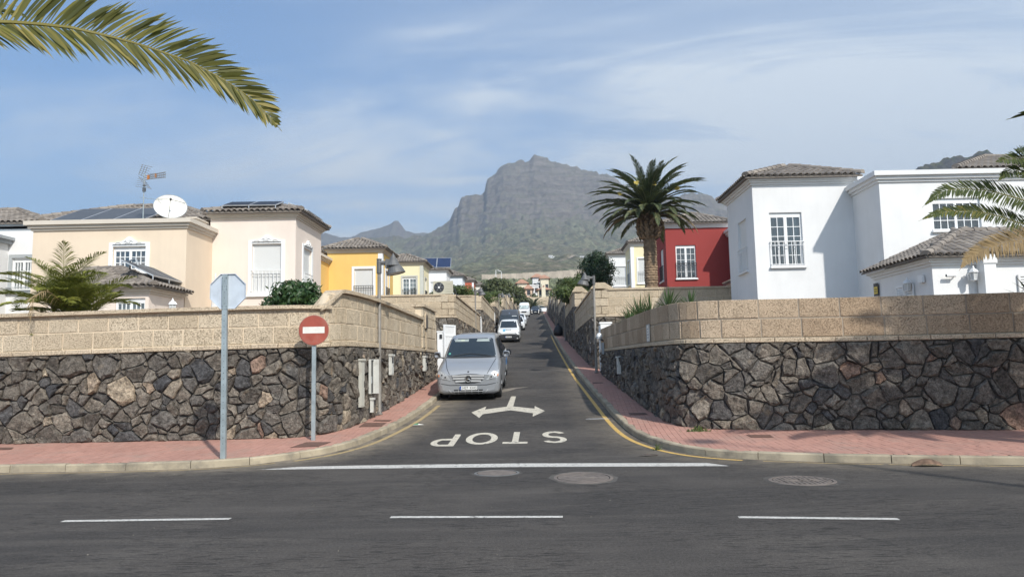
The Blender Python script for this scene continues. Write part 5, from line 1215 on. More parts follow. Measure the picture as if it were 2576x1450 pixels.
# ------------------------------------------------------------------ text helper
def text_polys(s, size, sx=1.):
    cu = bpy.data.curves.new('txt', 'FONT'); cu.body = s; cu.size = size; cu.align_x = 'CENTER'; cu.align_y = 'CENTER'; cu.resolution_u = 3
    o = bpy.data.objects.new('txt', cu); me = o.to_mesh(); vs = [(v.co.x * sx, v.co.y) for v in me.vertices]; fs = [tuple(p.vertices) for p in me.polygons]; o.to_mesh_clear(); bpy.data.objects.remove(o); bpy.data.curves.remove(cu); return vs, fs
# ------------------------------------------------------------------ vehicles (local: front at y=0 facing -y, z=0 ground)
RUB = M('tyre_rubber', (.018, .018, .019), .85, .2, 6); RIM = M('wheel_rim', (.38, .39, .40), .35, .1, 5, metal=.8)
CGL = M('car_glass', (.020, .028, .034), .06, .1, 1, spec=1.); PLAS = M('black_trim', (.030, .032, .036), .6, .15, 5); CHR = M('chrome', (.72, .73, .74), .15, .05, 4, metal=.95)
LENS = M('headlamp_lens', (.40, .42, .44), .3, .45, 24, metal=.2, coat=.2); AMB = M('amber_lens', (.42, .17, .08), .5); PLATE = M('plate_white', (.72, .73, .72), .5, .03); BLUE = M('plate_blue', (.03, .09, .36), .5); INK = M('plate_ink', (.02, .02, .02), .6)
PINKG = M('visor_fabric', (.28, .32, .31), .7, .15, 4)
def cr(a, n):                                   # monotone cubic through the stations, no overshoot
    a = np.array(a, float); y = a[:, 0]; h = np.diff(y)[:, None]; d = np.diff(a, axis=0) / h; m = np.zeros_like(a); m[0], m[-1] = d[0], d[-1]
    for i in range(1, len(a) - 1):
        ok = d[i - 1] * d[i] > 0; m[i] = np.where(ok, 2 * d[i - 1] * d[i] / np.where(ok, d[i - 1] + d[i], 1), 0)
    m[:, 0] = 1; out = []
    for i in range(len(a) - 1):
        for k in range(n):
            t = k / n; H = h[i]; out.append((2 * t ** 3 - 3 * t * t + 1) * a[i] + (t ** 3 - 2 * t * t + t) * H * m[i] + (-2 * t ** 3 + 3 * t * t) * a[i + 1] + (t ** 3 - t * t) * H * m[i + 1])
    out.append(a[-1]); return out
def body_mesh(st):
    """stations (y, zb, zs, zt, wb, ws, wt): sill, shoulder, roof heights and half widths"""
    mb = MB(); rows = []
    for y, zb, zs, zt, wb, ws, wt in cr(st, 4):
        h = zt - zs
        half = [(0, zb), (wb * .8, zb), (wb * .97, zb + .05), (wb, zb + .16), (max(wb, ws) * 1.004, (zb + zs) * .52), (ws, zs - .06), (ws * .985, zs), (wt + (ws - wt) * .5, zs + h * .48), (wt + .015, zs + h * .84), (wt * .95, zs + h * .955), (wt * .72, zt), (0, zt + .012)]
        rows.append([(x, y, z) for x, z in half] + [(-x, y, z) for x, z in half[-2:0:-1]])
    n = len(rows[0]); vs = [p for r in rows for p in r]; N = len(rows)
    fs = [(i * n + k, i * n + (k + 1) % n, (i + 1) * n + (k + 1) % n, (i + 1) * n + k) for i in range(N - 1) for k in range(n)] + [tuple(range((N - 1) * n, N * n))[::-1]]
    r0 = rows[0]; L = len(half)
    mb.add(vs, fs); c0_ = [r0[0]] + [p for i in range(1, L - 1) for p in (r0[i], r0[n - i])] + [r0[L - 1]]
    return mb.add(c0_, [(0, 1, 2)] + [(2 * i - 1, 2 * i + 1, 2 * i + 2, 2 * i) for i in range(1, L - 2)] + [(2 * L - 5, 2 * L - 3, 2 * L - 4)])
class Car:
    def __init__(s, name, label, loc, rz, st, paint, group='vehicles parked and driving in the street', cat='van'):
        s.r = empty(name, loc, label, cat, group, rz); s.mb = body_mesh(st); s.b = s.mb.build('body', paint, s.r, smooth=True)
        s.r.rotation_euler = (math.atan(.078 if loc[1] < 100 else .095), 0, rz); s.bv = BVHTree.FromPolygons([Vector(v) for v in s.mb.v], s.mb.f)
    def conf(s, name, poly, matl, side='f', off=.008, cuts=6, par=None):
        bm = bmesh.new(); f = bm.faces.new([bm.verts.new((a, b, 0)) for a, b in poly]); bmesh.ops.triangulate(bm, faces=[f]); bmesh.ops.subdivide_edges(bm, edges=bm.edges[:], cuts=cuts, use_grid_fill=True); bm.verts.index_update()
        vs = []
        for v in bm.verts:
            a, b = v.co.x, v.co.y
            if side == 'f': o, d = Vector((a, -3, b)), Vector((0, 1, 0))
            else: o, d = Vector((3 if side == 'r' else -3, a, b)), Vector((-1 if side == 'r' else 1, 0, 0))
            h = s.bv.ray_cast(o, d)
            if h[0] is None: h = s.bv.find_nearest(Vector((a, .15, b)) if side == 'f' else Vector((o.x / 3, a, b)))
            n = h[1] if h[1].dot(d) < 0 else -h[1]; p = h[0] + n * off - d * off * .5; vs.append(tuple(p))
        fs = [tuple(v.index for v in f.verts) for f in bm.faces]; bm.free()
        return MB().add(vs, fs).build(name, matl, par or s.r, smooth=True)
    def wheel(s, x, y, r=.33, w=.22):
        sg = 1 if x > 0 else -1; root = s.r
        t = MB().lathe([(r * .62, -w / 2), (r * .94, -w / 2), (r, -w * .38), (r, w * .38), (r * .94, w / 2), (r * .62, w / 2)], (x, y, r), 22, axis='x').build('wheel', RUB, root, smooth=False)
        MB().lathe([(r * .63, sg * w * .42), (r * .55, sg * w * .50), (r * .5, sg * w * .40), (.04, sg * w * .46), (.001, sg * w * .48)], (x, y, r), 18, axis='x').build('rim', RIM, t)
        mb = MB()
        for k in range(5):
            a = k * math.pi * .4; mb.tube([(x + sg * w * .47, y + .05 * math.cos(a), r + .05 * math.sin(a)), (x + sg * w * .50, y + r * .58 * math.cos(a), r + r * .58 * math.sin(a))], [.03, .022], 4)
        mb.build('spokes', RIM, t)
        s.conf('wheel_arch', [(y + (r * 1.16) * math.cos(a), max(.24, r + (r * 1.16) * math.sin(a))) for a in np.linspace(-.15, math.pi + .15, 12)], PLAS, 'r' if x > 0 else 'l', -.0 + .002, 1)
    def mirror(s, x, y, z, matl, sz=(.11, .06, .085)):
        mb = MB(); sg = 1 if x > 0 else -1; a, b, c = sz
        prof = [(0, -c), (a * .8, -c * .95), (a, -c * .3), (a * .95, c * .6), (a * .6, c), (-a * .6, c * .9), (-a * .75, -.3 * c), (-a * .6, -c)]
        vs = [];
        for d, k in ((-b, .75), (-b * .4, 1.), (b, .95)): vs += [(x + sg * (u * k), y + d, z + v * k) for u, v in prof]
        n = len(prof); mb.add(vs, [(j * n + i, j * n + (i + 1) % n, (j + 1) * n + (i + 1) % n, (j + 1) * n + i) for j in range(2) for i in range(n)] + [tuple(range(n)), tuple(range(2 * n, 3 * n))[::-1]])
        m = mb.build('mirror', matl, s.r, smooth=True); MB().tube([(x - sg * a * .5, y, z - c * .7), (x - sg * (a + .1), y + .05, z - c * 1.1)], .022, 5).build('mirror_arm', PLAS, m); return m
def vito(label, loc, rz, paint, silver=True):
    st = [(.0, .29, .66, .78, .80, .84, .68), (.03, .24, .73, .84, .88, .90, .72), (.10, .20, .83, .92, .92, .94, .78), (.36, .20, .94, 1.02, .945, .95, .81), (.92, .20, 1.04, 1.16, .945, .95, .80), (1.18, .20, 1.08, 1.30, .95, .95, .78), (1.55, .20, 1.10, 1.58, .95, .95, .75), (1.95, .20, 1.12, 1.83, .95, .95, .71), (2.35, .20, 1.12, 1.90, .95, .95, .71), (4.3, .22, 1.12, 1.89, .95, .95, .71), (4.66, .26, 1.1, 1.80, .94, .94, .68), (4.76, .42, 1.0, 1.6, .86, .88, .60)]
    c = Car('van', label, loc, rz, st, paint, cat='van')
    ws = c.conf('windscreen', [(-.74, 1.25), (.74, 1.25), (.775, 1.30), (.665, 1.76), (.62, 1.79), (-.62, 1.79), (-.665, 1.76), (-.775, 1.30)], CGL, off=.006, cuts=5)
    c.conf('windscreen_seal', [(-.80, 1.215), (.80, 1.215), (.76, 1.25), (-.76, 1.25)], PLAS, off=.010, par=ws)
    c.conf('sun_visor', [(-.56, 1.69), (-.12, 1.69), (-.11, 1.765), (-.54, 1.765)], PINKG, off=.009, par=ws); c.conf('sun_visor', [(.14, 1.69), (.56, 1.69), (.53, 1.765), (.16, 1.765)], PINKG, off=.009, par=ws)
    c.conf('sticker', [(-.36, 1.70), (-.24, 1.70), (-.24, 1.75), (-.36, 1.75)], M('pale_sticker', (.42, .46, .38), .6), off=.012, par=ws); c.conf('sticker', [(-.72, 1.31), (-.655, 1.31), (-.645, 1.36), (-.70, 1.36)], M('green_sticker', (.10, .36, .30), .6), off=.012, par=ws)
    mb = MB(); 
    for x0, x1 in ((-.62, -.02), (.0, .62)):
        pts = []
        for t in np.linspace(0, 1, 7):
            x = x0 + (x1 - x0) * t; z = 1.255 + (.085 if x0 < -.1 else .075) * (t if x0 < -.1 else (1 - t)) ** .7; h = c.bv.ray_cast(Vector((x, -3, z)), Vector((0, 1, 0)))[0]; pts.append((h.x, h.y - .03, h.z + .01))
        mb.tube(pts, .012, 4)
    mb.build('wiper', PLAS, ws)
    GR0 = M('lamp_reflector', (.45, .46, .47), .45, .1, 4, metal=.4)
    for sg in (-1, 1):
        c.conf('bonnet_gap', [(sg * .555, .80), (sg * .57, .795), (sg * .80, 1.19), (sg * .785, 1.20)], PLAS, off=.004)
        hl = c.conf('headlight', [(sg * .53, .615), (sg * .59, .74), (sg * .72, .845), (sg * .90, .90), (sg * .925, .82), (sg * .90, .70), (sg * .74, .66)], LENS, off=.010, cuts=4)
        for x, z, r_ in ((.69, .715, .062), (.79, .775, .058)):
            k = [(sg * x + r_ * math.cos(a), z + r_ * math.sin(a)) for a in np.linspace(0, 2 * math.pi, 11)[:-1]]; c.conf('reflector', k, GR0, off=.016, cuts=1, par=hl)
            c.conf('bulb', [(sg * x + r_ * .45 * math.cos(a), z + r_ * .45 * math.sin(a)) for a in np.linspace(0, 2 * math.pi, 9)[:-1]], PLAS, off=.020, cuts=1, par=hl)
        c.conf('indicator', [(sg * .85, .72), (sg * .90, .73), (sg * .905, .80), (sg * .86, .79)], AMB, off=.018, cuts=1, par=hl)
        0 and c.conf('headlight_edge', [(sg * .525, .60), (sg * .74, .645), (sg * .905, .69), (sg * .905, .70), (sg * .74, .66), (sg * .53, .615)], PLAS, off=.012)
    g = c.conf('grille', [(-.50, .765), (-.25, .795), (0, .805), (.25, .795), (.50, .765), (.46, .66), (.36, .56), (.2, .525), (0, .515), (-.2, .525), (-.36, .56), (-.46, .66)], PLAS, off=.008, cuts=4)
    GR = M('grille_silver', (.50, .51, .52), .45, .05, 4, metal=.15)
    for z0_, z1_, hw in ((.722, .772, .480), (.645, .698, .460), (.565, .618, .385)): c.conf('grille_bar', [(-hw, z0_), (0, z0_ + .012), (hw, z0_), (hw * 1.01, z1_), (0, z1_ + .012), (-hw * 1.01, z1_)], GR, off=.022, cuts=4, par=g)
    for sg in ():  c.conf('grille_rim', [(sg * .50, .775), (sg * .52, .77), (sg * .475, .65), (sg * .37, .545), (sg * .2, .508), (0, .50), (0, .517), (sg * .2, .527), (sg * .355, .565), (sg * .455, .66)], GR, off=.018, cuts=2, par=g)
    h = c.bv.ray_cast(Vector((0, -3, .665)), Vector((0, 1, 0)))[0]; e = MB(); cy_ = h.y - .045
    e.lathe([(.090, .02), (.092, -.004), (.105, -.004), (.105, .02)], (0, cy_, .665), 28, axis='y')
    for k in range(3):
        a = math.pi / 2 + k * 2 * math.pi / 3; tip = (math.cos(a) * .092, math.sin(a) * .092)
        for q in (-1, 1):
            b = (math.cos(a + q * math.pi / 3) * .022, math.sin(a + q * math.pi / 3) * .022); e.add([(tip[0], cy_ - .002, .665 + tip[1]), (b[0], cy_ - .002, .665 + b[1]), (0, cy_ - .018, .665)], [(0, 1, 2)])
    e.build('star_emblem', CHR, g)
    MB().lathe([(.084, -.001), (.001, -.001)], (0, cy_ + .012, .665), 20, axis='y', cap=False).build('emblem_back', PLAS, g)
    c.conf('bonnet_badge', [(.03 * math.cos(a), .865 + .022 * math.sin(a)) for a in np.linspace(0, 6.28, 9)[:-1]], DMETAL, off=.006, cuts=1)
    c.conf('bumper_crease', [(-.88, .545), (-.55, .485), (.55, .485), (.88, .545), (.88, .53), (.55, .468), (-.55, .468), (-.88, .53)], DMETAL, off=.004, cuts=3)
    it = c.conf('lower_intake', [(-.44, .345), (.44, .345), (.40, .22), (.3, .195), (-.3, .195), (-.40, .22)], PLAS, off=.008)
    for z in (.232, .285): c.conf('intake_bar', [(-.44, z), (.44, z), (.44, z + .014), (-.44, z + .014)], GR, off=.018, par=it)
    for x in (-.30, -.1, .1, .30): c.conf('intake_bar', [(x - .008, .20), (x + .008, .20), (x + .008, .34), (x - .008, .34)], GR, off=.016, cuts=1, par=it)
    for sg in (-1, 1): c.conf('intake_blade', [(sg * .60, .345), (sg * .575, .35), (sg * .44, .20), (sg * .30, .175), (sg * .30, .16), (sg * .46, .178)], GR, off=.014, cuts=2, par=it); 0 and c.conf('side_inlet', [(sg * .565, .335), (sg * .46, .335), (sg * .44, .23)], GR, off=.010, cuts=1, par=it)
    0 and c.conf('lower_lip', [(-.84, .215), (-.4, .15), (.4, .15), (.84, .215), (.84, .20), (.4, .135), (-.4, .135), (-.84, .20)], GR, off=.012, cuts=3)
    h = c.bv.ray_cast(Vector((0, -3, .39)), Vector((0, 1, 0)))[0]; y = h.y - .035
    pl = MB().box(-.26, y, .335, .26, y + .012, .447).build('number_plate', PLATE, c.r); MB().box(-.258, y - .002, .337, -.215, y, .445).build('blue_band', BLUE, pl)
    v, f = text_polys('1427  KHG', .105, .92); MB().add([(a + .022, y - .003, .390 + b) for a, b in v], f).build('plate_text', INK, pl)
    v, f = text_polys('E', .04); MB().add([(a - .237, y - .004, .357 + b) for a, b in v], f).build('plate_letter', PLATE, pl)
    for sd, sg in (('r', 1), ('l', -1)):
        c.conf('side_window', [(1.62, 1.17), (2.32, 1.17), (2.32, 1.74), (2.10, 1.76), (1.96, 1.66)], CGL, sd); c.conf('side_window', [(2.44, 1.17), (3.35, 1.17), (3.35, 1.75), (2.44, 1.75)], CGL, sd); c.conf('side_window', [(3.47, 1.17), (4.4, 1.17), (4.36, 1.74), (3.47, 1.75)], CGL, sd)
        c.conf('door_gap', [(2.36, .35), (2.375, .35), (2.375, 1.78), (2.36, 1.78)], PLAS, sd, .003); c.conf('door_gap', [(1.32, .35), (1.335, .35), (1.335, 1.1), (1.32, 1.1)], PLAS, sd, .003); c.conf('door_handle', [(2.12, 1.0), (2.3, 1.0), (2.3, 1.035), (2.12, 1.035)], PLAS if 0 else GR, sd, .02, 1)
    c.mirror(-1.09, 1.42, 1.30, paint, (.13, .07, .10)); c.mirror(1.09, 1.42, 1.30, paint, (.13, .07, .10))
    for x in (-.83, .83):
        for y in (.92, 3.95): c.wheel(x, y, .325, .235)
    MB().box(-.80, .35, .16, .80, 4.4, .30).build('underbody', DMETAL, c.r)
    return c.r
SILV = M('silver_paint', (.335, .352, .375), .34, .03, .6, metal=.35, coat=.5)
WCAR = M('white_car_paint', (.72, .74, .75), .3, .03, .6, coat=.5); DKC = M('dark_grey_paint', (.055, .062, .072), .32, .05, .6, coat=.4); NAVY = M('navy_paint', (.018, .024, .036), .25, .05, .6, coat=.5)
v1 = vito('silver van parked facing the viewer at the left kerb, nearest vehicle', (-1.36, 22.35, G(22.35) + .005), -.03, SILV)
# simpler vehicles share one builder: berlingo-like, big van, suv
def simple_van(label, loc, rz, paint, kind):
    if kind == 'small':   # compact panel van 1.81 x 4.4 x 1.8
        st = [(.0, .34, .66, .78, .74, .78, .60), (.05, .26, .74, .84, .80, .82, .66), (.25, .22, .90, 1.0, .88, .89, .76), (.85, .20, 1.02, 1.14, .90, .905, .78), (1.05, .2, 1.06, 1.26, .905, .905, .76), (1.6, .2, 1.08, 1.66, .905, .905, .68), (1.95, .2, 1.10, 1.78, .905, .905, .66), (4.1, .22, 1.1, 1.80, .905, .905, .68), (4.38, .4, 1.0, 1.65, .88, .89, .64)]
        win = [(-.70, 1.16), (.70, 1.16), (.60, 1.68), (-.60, 1.68)]; H = (.50, .92, .70, .84); W = .905; wy = (.80, 3.55); my = 1.22; mz = 1.20; plz = .42
    elif kind == 'big':    # tall panel van 2.07 x 5.6 x 2.5
        st = [(.0, .36, .86, 1.0, .88, .92, .76), (.06, .28, .95, 1.08, .94, .96, .82), (.25, .25, 1.10, 1.22, 1.0, 1.01, .90), (.70, .24, 1.2, 1.36, 1.03, 1.03, .90), (.95, .24, 1.25, 1.55, 1.035, 1.035, .88), (1.35, .24, 1.3, 1.98, 1.035, 1.035, .86), (1.75, .24, 1.3, 2.32, 1.035, 1.035, .84), (2.15, .24, 1.3, 2.50, 1.035, 1.035, .84), (5.3, .28, 1.3, 2.52, 1.035, 1.035, .86), (5.6, .5, 1.2, 2.35, 1.0, 1.0, .82)]
        win = [(-.84, 1.42), (.84, 1.42), (.80, 2.02), (-.80, 2.02)]; H = (.62, 1.02, .95, 1.16); W = 1.035; wy = (.95, 4.4); my = 1.2; mz = 1.5; plz = .55
    else:                  # suv / hatchback 1.82 x 4.3 x 1.55
        st = [(.0, .30, .64, .74, .74, .78, .62), (.05, .24, .70, .79, .80, .82, .68), (.25, .20, .82, .90, .89, .90, .78), (1.0, .18, .92, 1.02, .91, .91, .80), (1.3, .18, .96, 1.12, .91, .91, .76), (1.85, .18, .98, 1.46, .91, .91, .64), (2.3, .18, 1.0, 1.56, .91, .91, .61), (3.4, .2, 1.0, 1.55, .91, .91, .60), (4.0, .24, 1.0, 1.35, .90, .90, .62), (4.3, .42, .92, 1.05, .82, .84, .66)]
        win = [(-.68, 1.08), (.68, 1.08), (.56, 1.47), (-.56, 1.47)]; H = (.52, .90, .70, .80); W = .91; wy = (.85, 3.4); my = 1.35; mz = 1.08; plz = .42
    c = Car('car' if kind == 'suv' else 'van', label, loc, rz, st, paint, cat='car' if kind == 'suv' else 'van')
    ws = c.conf('windscreen', win, CGL, cuts=4)
    for sg in (-1, 1): c.conf('headlight', [(sg * H[0], H[2] + .03), (sg * (H[0] + .12), H[2] - .03), (sg * (H[1] - .06), H[2] + .02), (sg * (H[1] - .02), H[3] + .05), (sg * (H[0] + .22), H[3])], LENS, off=.012)
    c.wheel(-W + .12, wy[0]); c.wheel(W - .12, wy[0]); c.wheel(-W + .12, wy[1]); c.wheel(W - .12, wy[1])
    mp = PLAS if kind != 'suv' or paint is not WCAR or loc[1] < 30 else paint
    c.mirror(-W - .13, my, mz, mp, (.12, .06, .12)); c.mirror(W + .13, my, mz, mp, (.12, .06, .12))
    for sd in 'rl':
        b_ = win[0][1]; t_ = win[2][1]
        c.conf('side_window', [(my + .25, b_ + .02), (my + 1.1, b_ + .02), (my + 1.1, t_ - .02), (my + .75, t_ - .03)], CGL, sd)
        if kind == 'suv': c.conf('side_window', [(my + 1.2, b_ + .02), (my + 2.3, b_ + .04), (my + 2.0, t_ - .06), (my + 1.2, t_ - .02)], CGL, sd)
    return c, ws
c, ws = simple_van('white compact van with black bumper and blue lettering on its bonnet, behind the silver van', (-.36, 59.2, G(59.2) + .005), -.03, WCAR, 'small')
c.conf('bumper', [(-.87, .60), (-.55, .66), (.55, .66), (.87, .60), (.84, .28), (-.84, .28)], PLAS, off=.014); c.conf('grille', [(-.45, .62), (.45, .62), (.38, .53), (-.38, .53)], DMETAL, off=.020)
c.conf('chevron_bar', [(-.50, .705), (0, .72), (.50, .705), (.50, .69), (0, .70), (-.50, .69)], CHR, off=.02)
y = c.bv.ray_cast(Vector((0, -3, .46)), Vector((0, 1, 0)))[0].y - .05; pl = MB().box(-.26, y, .40, .26, y + .01, .51).build('number_plate', PLATE, c.r); MB().box(-.258, y - .002, .402, -.215, y, .508).build('blue_band', BLUE, pl)
mb = MB()
for k in range(4): mb.box(-.17 + k * .055, y - .003, .43, -.14 + k * .055, y, .485)
for k in range(3): mb.box(.08 + k * .055, y - .003, .43, .11 + k * .055, y, .485)
mb.build('plate_marks', INK, pl)
c.conf('blue_patch', [(-.46, .88), (-.25, .88), (-.22, 1.06), (-.42, 1.06)], M('decal_blue', (.16, .40, .58), .5), off=.012, cuts=2); dk = c.conf('decal_frame', [(-.20, .96), (.22, .96), (.21, 1.05), (-.19, 1.05)], M('decal_grey', (.22, .24, .27), .5), off=.012, cuts=2); c.conf('decal_field', [(-.16, .975), (.18, .975), (.17, 1.035), (-.15, 1.035)], M('decal_pale', (.55, .58, .6), .5), off=.016, cuts=2, par=dk)
c, ws = simple_van('tall dark grey panel van right behind the white compact van', (-.35, 67.5, G(67.5) + .005), -.03, DKC, 'big')
c.conf('roof_badge', [(-.05, 2.22), (.05, 2.22), (.03, 2.13), (0, 2.10), (-.03, 2.13)], CHR, off=.01, cuts=1); c.conf('sun_visor', [(.25, 1.88), (.72, 1.88), (.70, 1.96), (.26, 1.96)], CORG, off=.012, par=ws)
c, ws = simple_van('white car half hidden just behind the dark grey van', (.42, 81.0, G(81) + .005), -.03, WCAR, 'suv')
c, ws = simple_van('white car with its windscreen showing, second behind the dark van', (.80, 92.5, G(92.5) + .005), -.03, WCAR, 'suv'); c.conf('grille', [(-.3, .7), (.3, .7), (.26, .55), (-.26, .55)], PLAS, off=.014)
c, ws = simple_van('tall white van with silver windscreen sunshade at the top of the parked row', (2.05, 131, G(131) + .005), -.03, WCAR, 'big')
c.conf('sunshade', [(-.76, 1.48), (.76, 1.48), (.73, 1.96), (-.73, 1.96)], M('sunshade_foil', (.50, .58, .56), .4, .6, 3, metal=.4), off=.014, par=ws); c.conf('grille', [(-.5, 1.02), (.5, 1.02), (.4, .78), (-.4, .78)], PLAS, off=.014)
c, ws = simple_van('dark blue car driving down the street with headlights and fog lamps lit', (4.55, 147, G(147) + .005), -.03, NAVY, 'suv')
LIT, lt_, lb_, lo_ = nodes('lit_lamp'); lb_.inputs['Emission Color'].default_value = (1, .95, .85, 1); lb_.inputs['Emission Strength'].default_value = 1.6
for sg in (-1, 1): c.conf('fog_lamp', [(sg * .58, .34), (sg * .74, .34), (sg * .74, .42), (sg * .58, .42)], LIT, off=.02, cuts=1); c.conf('headlamp_lit', [(sg * .62, .72), (sg * .78, .74), (sg * .78, .79), (sg * .62, .77)], LIT, off=.03, cuts=1)
c.conf('badge', [(.09 * math.cos(a), .66 + .09 * math.sin(a)) for a in np.linspace(0, 6.28, 11)[:-1]], CHR, off=.02, cuts=1); c.conf('number_plate', [(-.25, .42), (.25, .42), (.25, .50), (-.25, .50)], PLATE, off=.02, cuts=1)
c, ws = simple_van('white car nose showing at the right kerb at the very top of the street', (7.0, 157, G(157) + .005), .5, WCAR, 'suv')
# second silver-white car hidden alongside the first van: dark mirror behind it
c, ws = simple_van('white car parked tight behind the silver van, only its side showing', (-1.27, 27.6, G(27.6) + .005), -.03, WCAR, 'suv')
c.conf('blue_side_stripe', [(.9, .55), (2.6, .55), (2.6, .85), (.9, .70)], M('stripe_blue', (.05, .18, .42), .5), 'r', .012)
# ------------------------------------------------------------------ street lamps
def lamp(x, y, side, label, h=3.95, build=True):
    r = empty('street_lamp', (x, y, G(y) + KH), label, 'street lamp', 'street lamps'); s = side
    MB().lathe([(.085, 0), (.085, .03), (.055, .05), (.050, 1.2), (.044, h - .2)], n=12).build('post', POST, r, smooth=True)
    a = MB(); a.lathe([(.060, h - .38), (.064, h - .36), (.064, h - .06), (.058, h - .04), (.07, h), (.001, h + .005)], n=12); a.tube([(0, 0, h - .10), (s * .20, 0, h - .11)], [.055, .06], 8); a.box(s * .17 if s > 0 else s * .33, -.09, h - .24, s * .33 if s > 0 else s * .17, .09, h - .02); a.build('arm', LAMPG, r)
    cx = s * .36
    hd = MB(lambda x_, y_, z_: (cx + (x_ - cx) * .84, y_ * .84, h + (z_ - h) * .9)).lathe([(.001, h + .17), (.07, h + .05), (.10, h - .0), (.17, h - .12), (.22, h - .20), (.205, h - .22)], (cx, 0, 0), 20, cap=False).build('lamp_shade', LAMPG, r, smooth=False)
    # lower bell tilted forward
    q = Matrix.Rotation(-s * .20, 4, 'Y')
    def bt(x_, y_, z_): v = q @ Vector((x_ * .82, y_ * .82, z_ * .85)); return (cx + s * .05 + v.x, v.y, h - .26 + v.z)
    MB(bt).lathe([(.14, .09), (.20, .05), (.245, -.02), (.29, -.13), (.30, -.15), (.285, -.155), (.18, .02)], n=22, cap=False).build('lamp_bell', LAMPG, hd)
    MB(bt).lathe([(.27, -.135), (.001, -.12)], n=20, cap=False).build('lamp_glass', M('lamp_diffuser', (.55, .56, .54), .5) if 'lamp_diffuser' not in bpy.data.materials else bpy.data.materials['lamp_diffuser'], hd)
    return r
L0 = lamp(-3.40, 18.82, 1, 'nearest left street lamp, tall grey post with conical shade against the yellow house')
def lampc(x, y, side, label):
    c = copy_tree(L0 if side > 0 else L1); c.location = (x, y, G(y) + KH); c['label'] = label; return c
L1 = lamp(3.33, 29.9, -1, 'nearest right street lamp, by the narrow white gate')
for x, y, s, lb in ((-2.35, 47, 1, 'second left street lamp, in front of the leafy hedge wall'), (-1.35, 75, 1, 'third left street lamp, over the dark grey van'), (-.75, 93, 1, 'fourth left street lamp up the slope'), (-.2, 110, 1, 'fifth left street lamp up the slope'), (.35, 128, 1, 'sixth and farthest left street lamp'),
                    (4.10, 58, -1, 'second right street lamp, above the dark gates'), (4.9, 84, -1, 'third right street lamp up the shaded side'), (5.6, 108, -1, 'farthest right street lamp')): lampc(x, y, s, lb)
# tall lighting column on the near verge, its shadow crosses the road
r = empty('lighting_column', (9.3, 3.6, 0), 'tall lighting column on the near verge casting a thin shadow', 'street light'); MB().lathe([(.10, 0), (.09, 1), (.055, 8.4)], n=12).build('column', POST, r); MB().tube([(0, 0, 8.4), (-.5, .6, 8.7), (-.9, 1.1, 8.75)], .04, 6).build('arm', POST, r); MB().box(-1.25, 1.0, 8.66, -.75, 1.5, 8.80).build('lamp_head', LAMPG, r)
# ------------------------------------------------------------------ signs
r = empty('stop_sign', (-4.99, 12.86, G(12.86) + KH), 'octagonal sign seen from its plain grey back on a galvanised post', 'sign')
T = lambda x, y, z: (x - (z) * .010, y, z)
mb = MB(T)
for a, b, c_, d in ((-.044, -.03, .044, -.026), (-.044, -.026, -.040, .03), (.040, -.026, .044, .03), (-.040, .026, -.015, .030), (.015, .026, .040, .030)): mb.box(a, b, 0, c_, d, 3.16)
mb.build('post', GALV, r); mb = MB(T)
for z in np.arange(.25, 3.1, .1): mb.lathe([(.007, -.032), (.001, -.0322)], (0, 0, z), 6, axis='y')
for z in (2.55, 2.6, 2.9, 2.95, 3.1): 
    for x in (-.035, .035): mb.lathe([(.008, -.038), (.001, -.039)], (x, 0, z), 6, axis='y')
mb.build('bolts', DMETAL, r)
oc = [(.335 * math.cos(math.pi / 8 + k * math.pi / 4), .335 * math.sin(math.pi / 8 + k * math.pi / 4)) for k in range(8)]
MB().prism([(a + .01, b + 2.87) for a, b in oc], lambda u, v, d: (u, d, v), .035, .045).build('back_plate', SIGNB, r)
mb = MB(); o2 = [(a * .965, b * .965) for a, b in oc]
for k in range(8): mb.prism([(oc[k][0] + .01, oc[k][1] + 2.87), (oc[(k + 1) % 8][0] + .01, oc[(k + 1) % 8][1] + 2.87), (o2[(k + 1) % 8][0] + .01, o2[(k + 1) % 8][1] + 2.87), (o2[k][0] + .01, o2[k][1] + 2.87)], lambda u, v, d: (u, d, v), .012, .035)
mb.build('folded_rim', SIGNB, r)
MB().prism([(a * .99 + .01, b * .99 + 2.87) for a, b in oc], lambda u, v, d: (u, d, v), .0455, .048).build('red_face', SIGNR, r)
v, f = text_polys('STOP', .25); MB().add([(-a + .01, .0485, 2.87 + b) for a, b in v], f).build('sign_text', SIGNW, r)
r = empty('no_entry_sign', (-4.06, 15.08, G(15.08) + KH), 'round red no entry sign with white bar on a slim post by the wall', 'sign')
MB().box(-.040, .02, 0, .040, .06, 2.45).build('post', GALV, r)
MB().lathe([(.001, -.004), (.29, -.004), (.305, .0), (.308, .012), (.300, .018), (.001, .018)], (0, 0, 2.21), 40, axis='y', cap=False).build('disc', SIGNR, r)
mb = MB().prism([(-.222, -.066), (.222, -.066), (.222, .066), (-.222, .066)], lambda u, v, d: (u, d, 2.215 + v), -.007, -.0045); mb.build('white_bar', SIGNW, r)
MB().lathe([(.309, -.003), (.300, -.0055)], (0, 0, 2.21), 40, axis='y', cap=False).build('rim', M('sign_rim', (.33, .16, .13), .6), r)
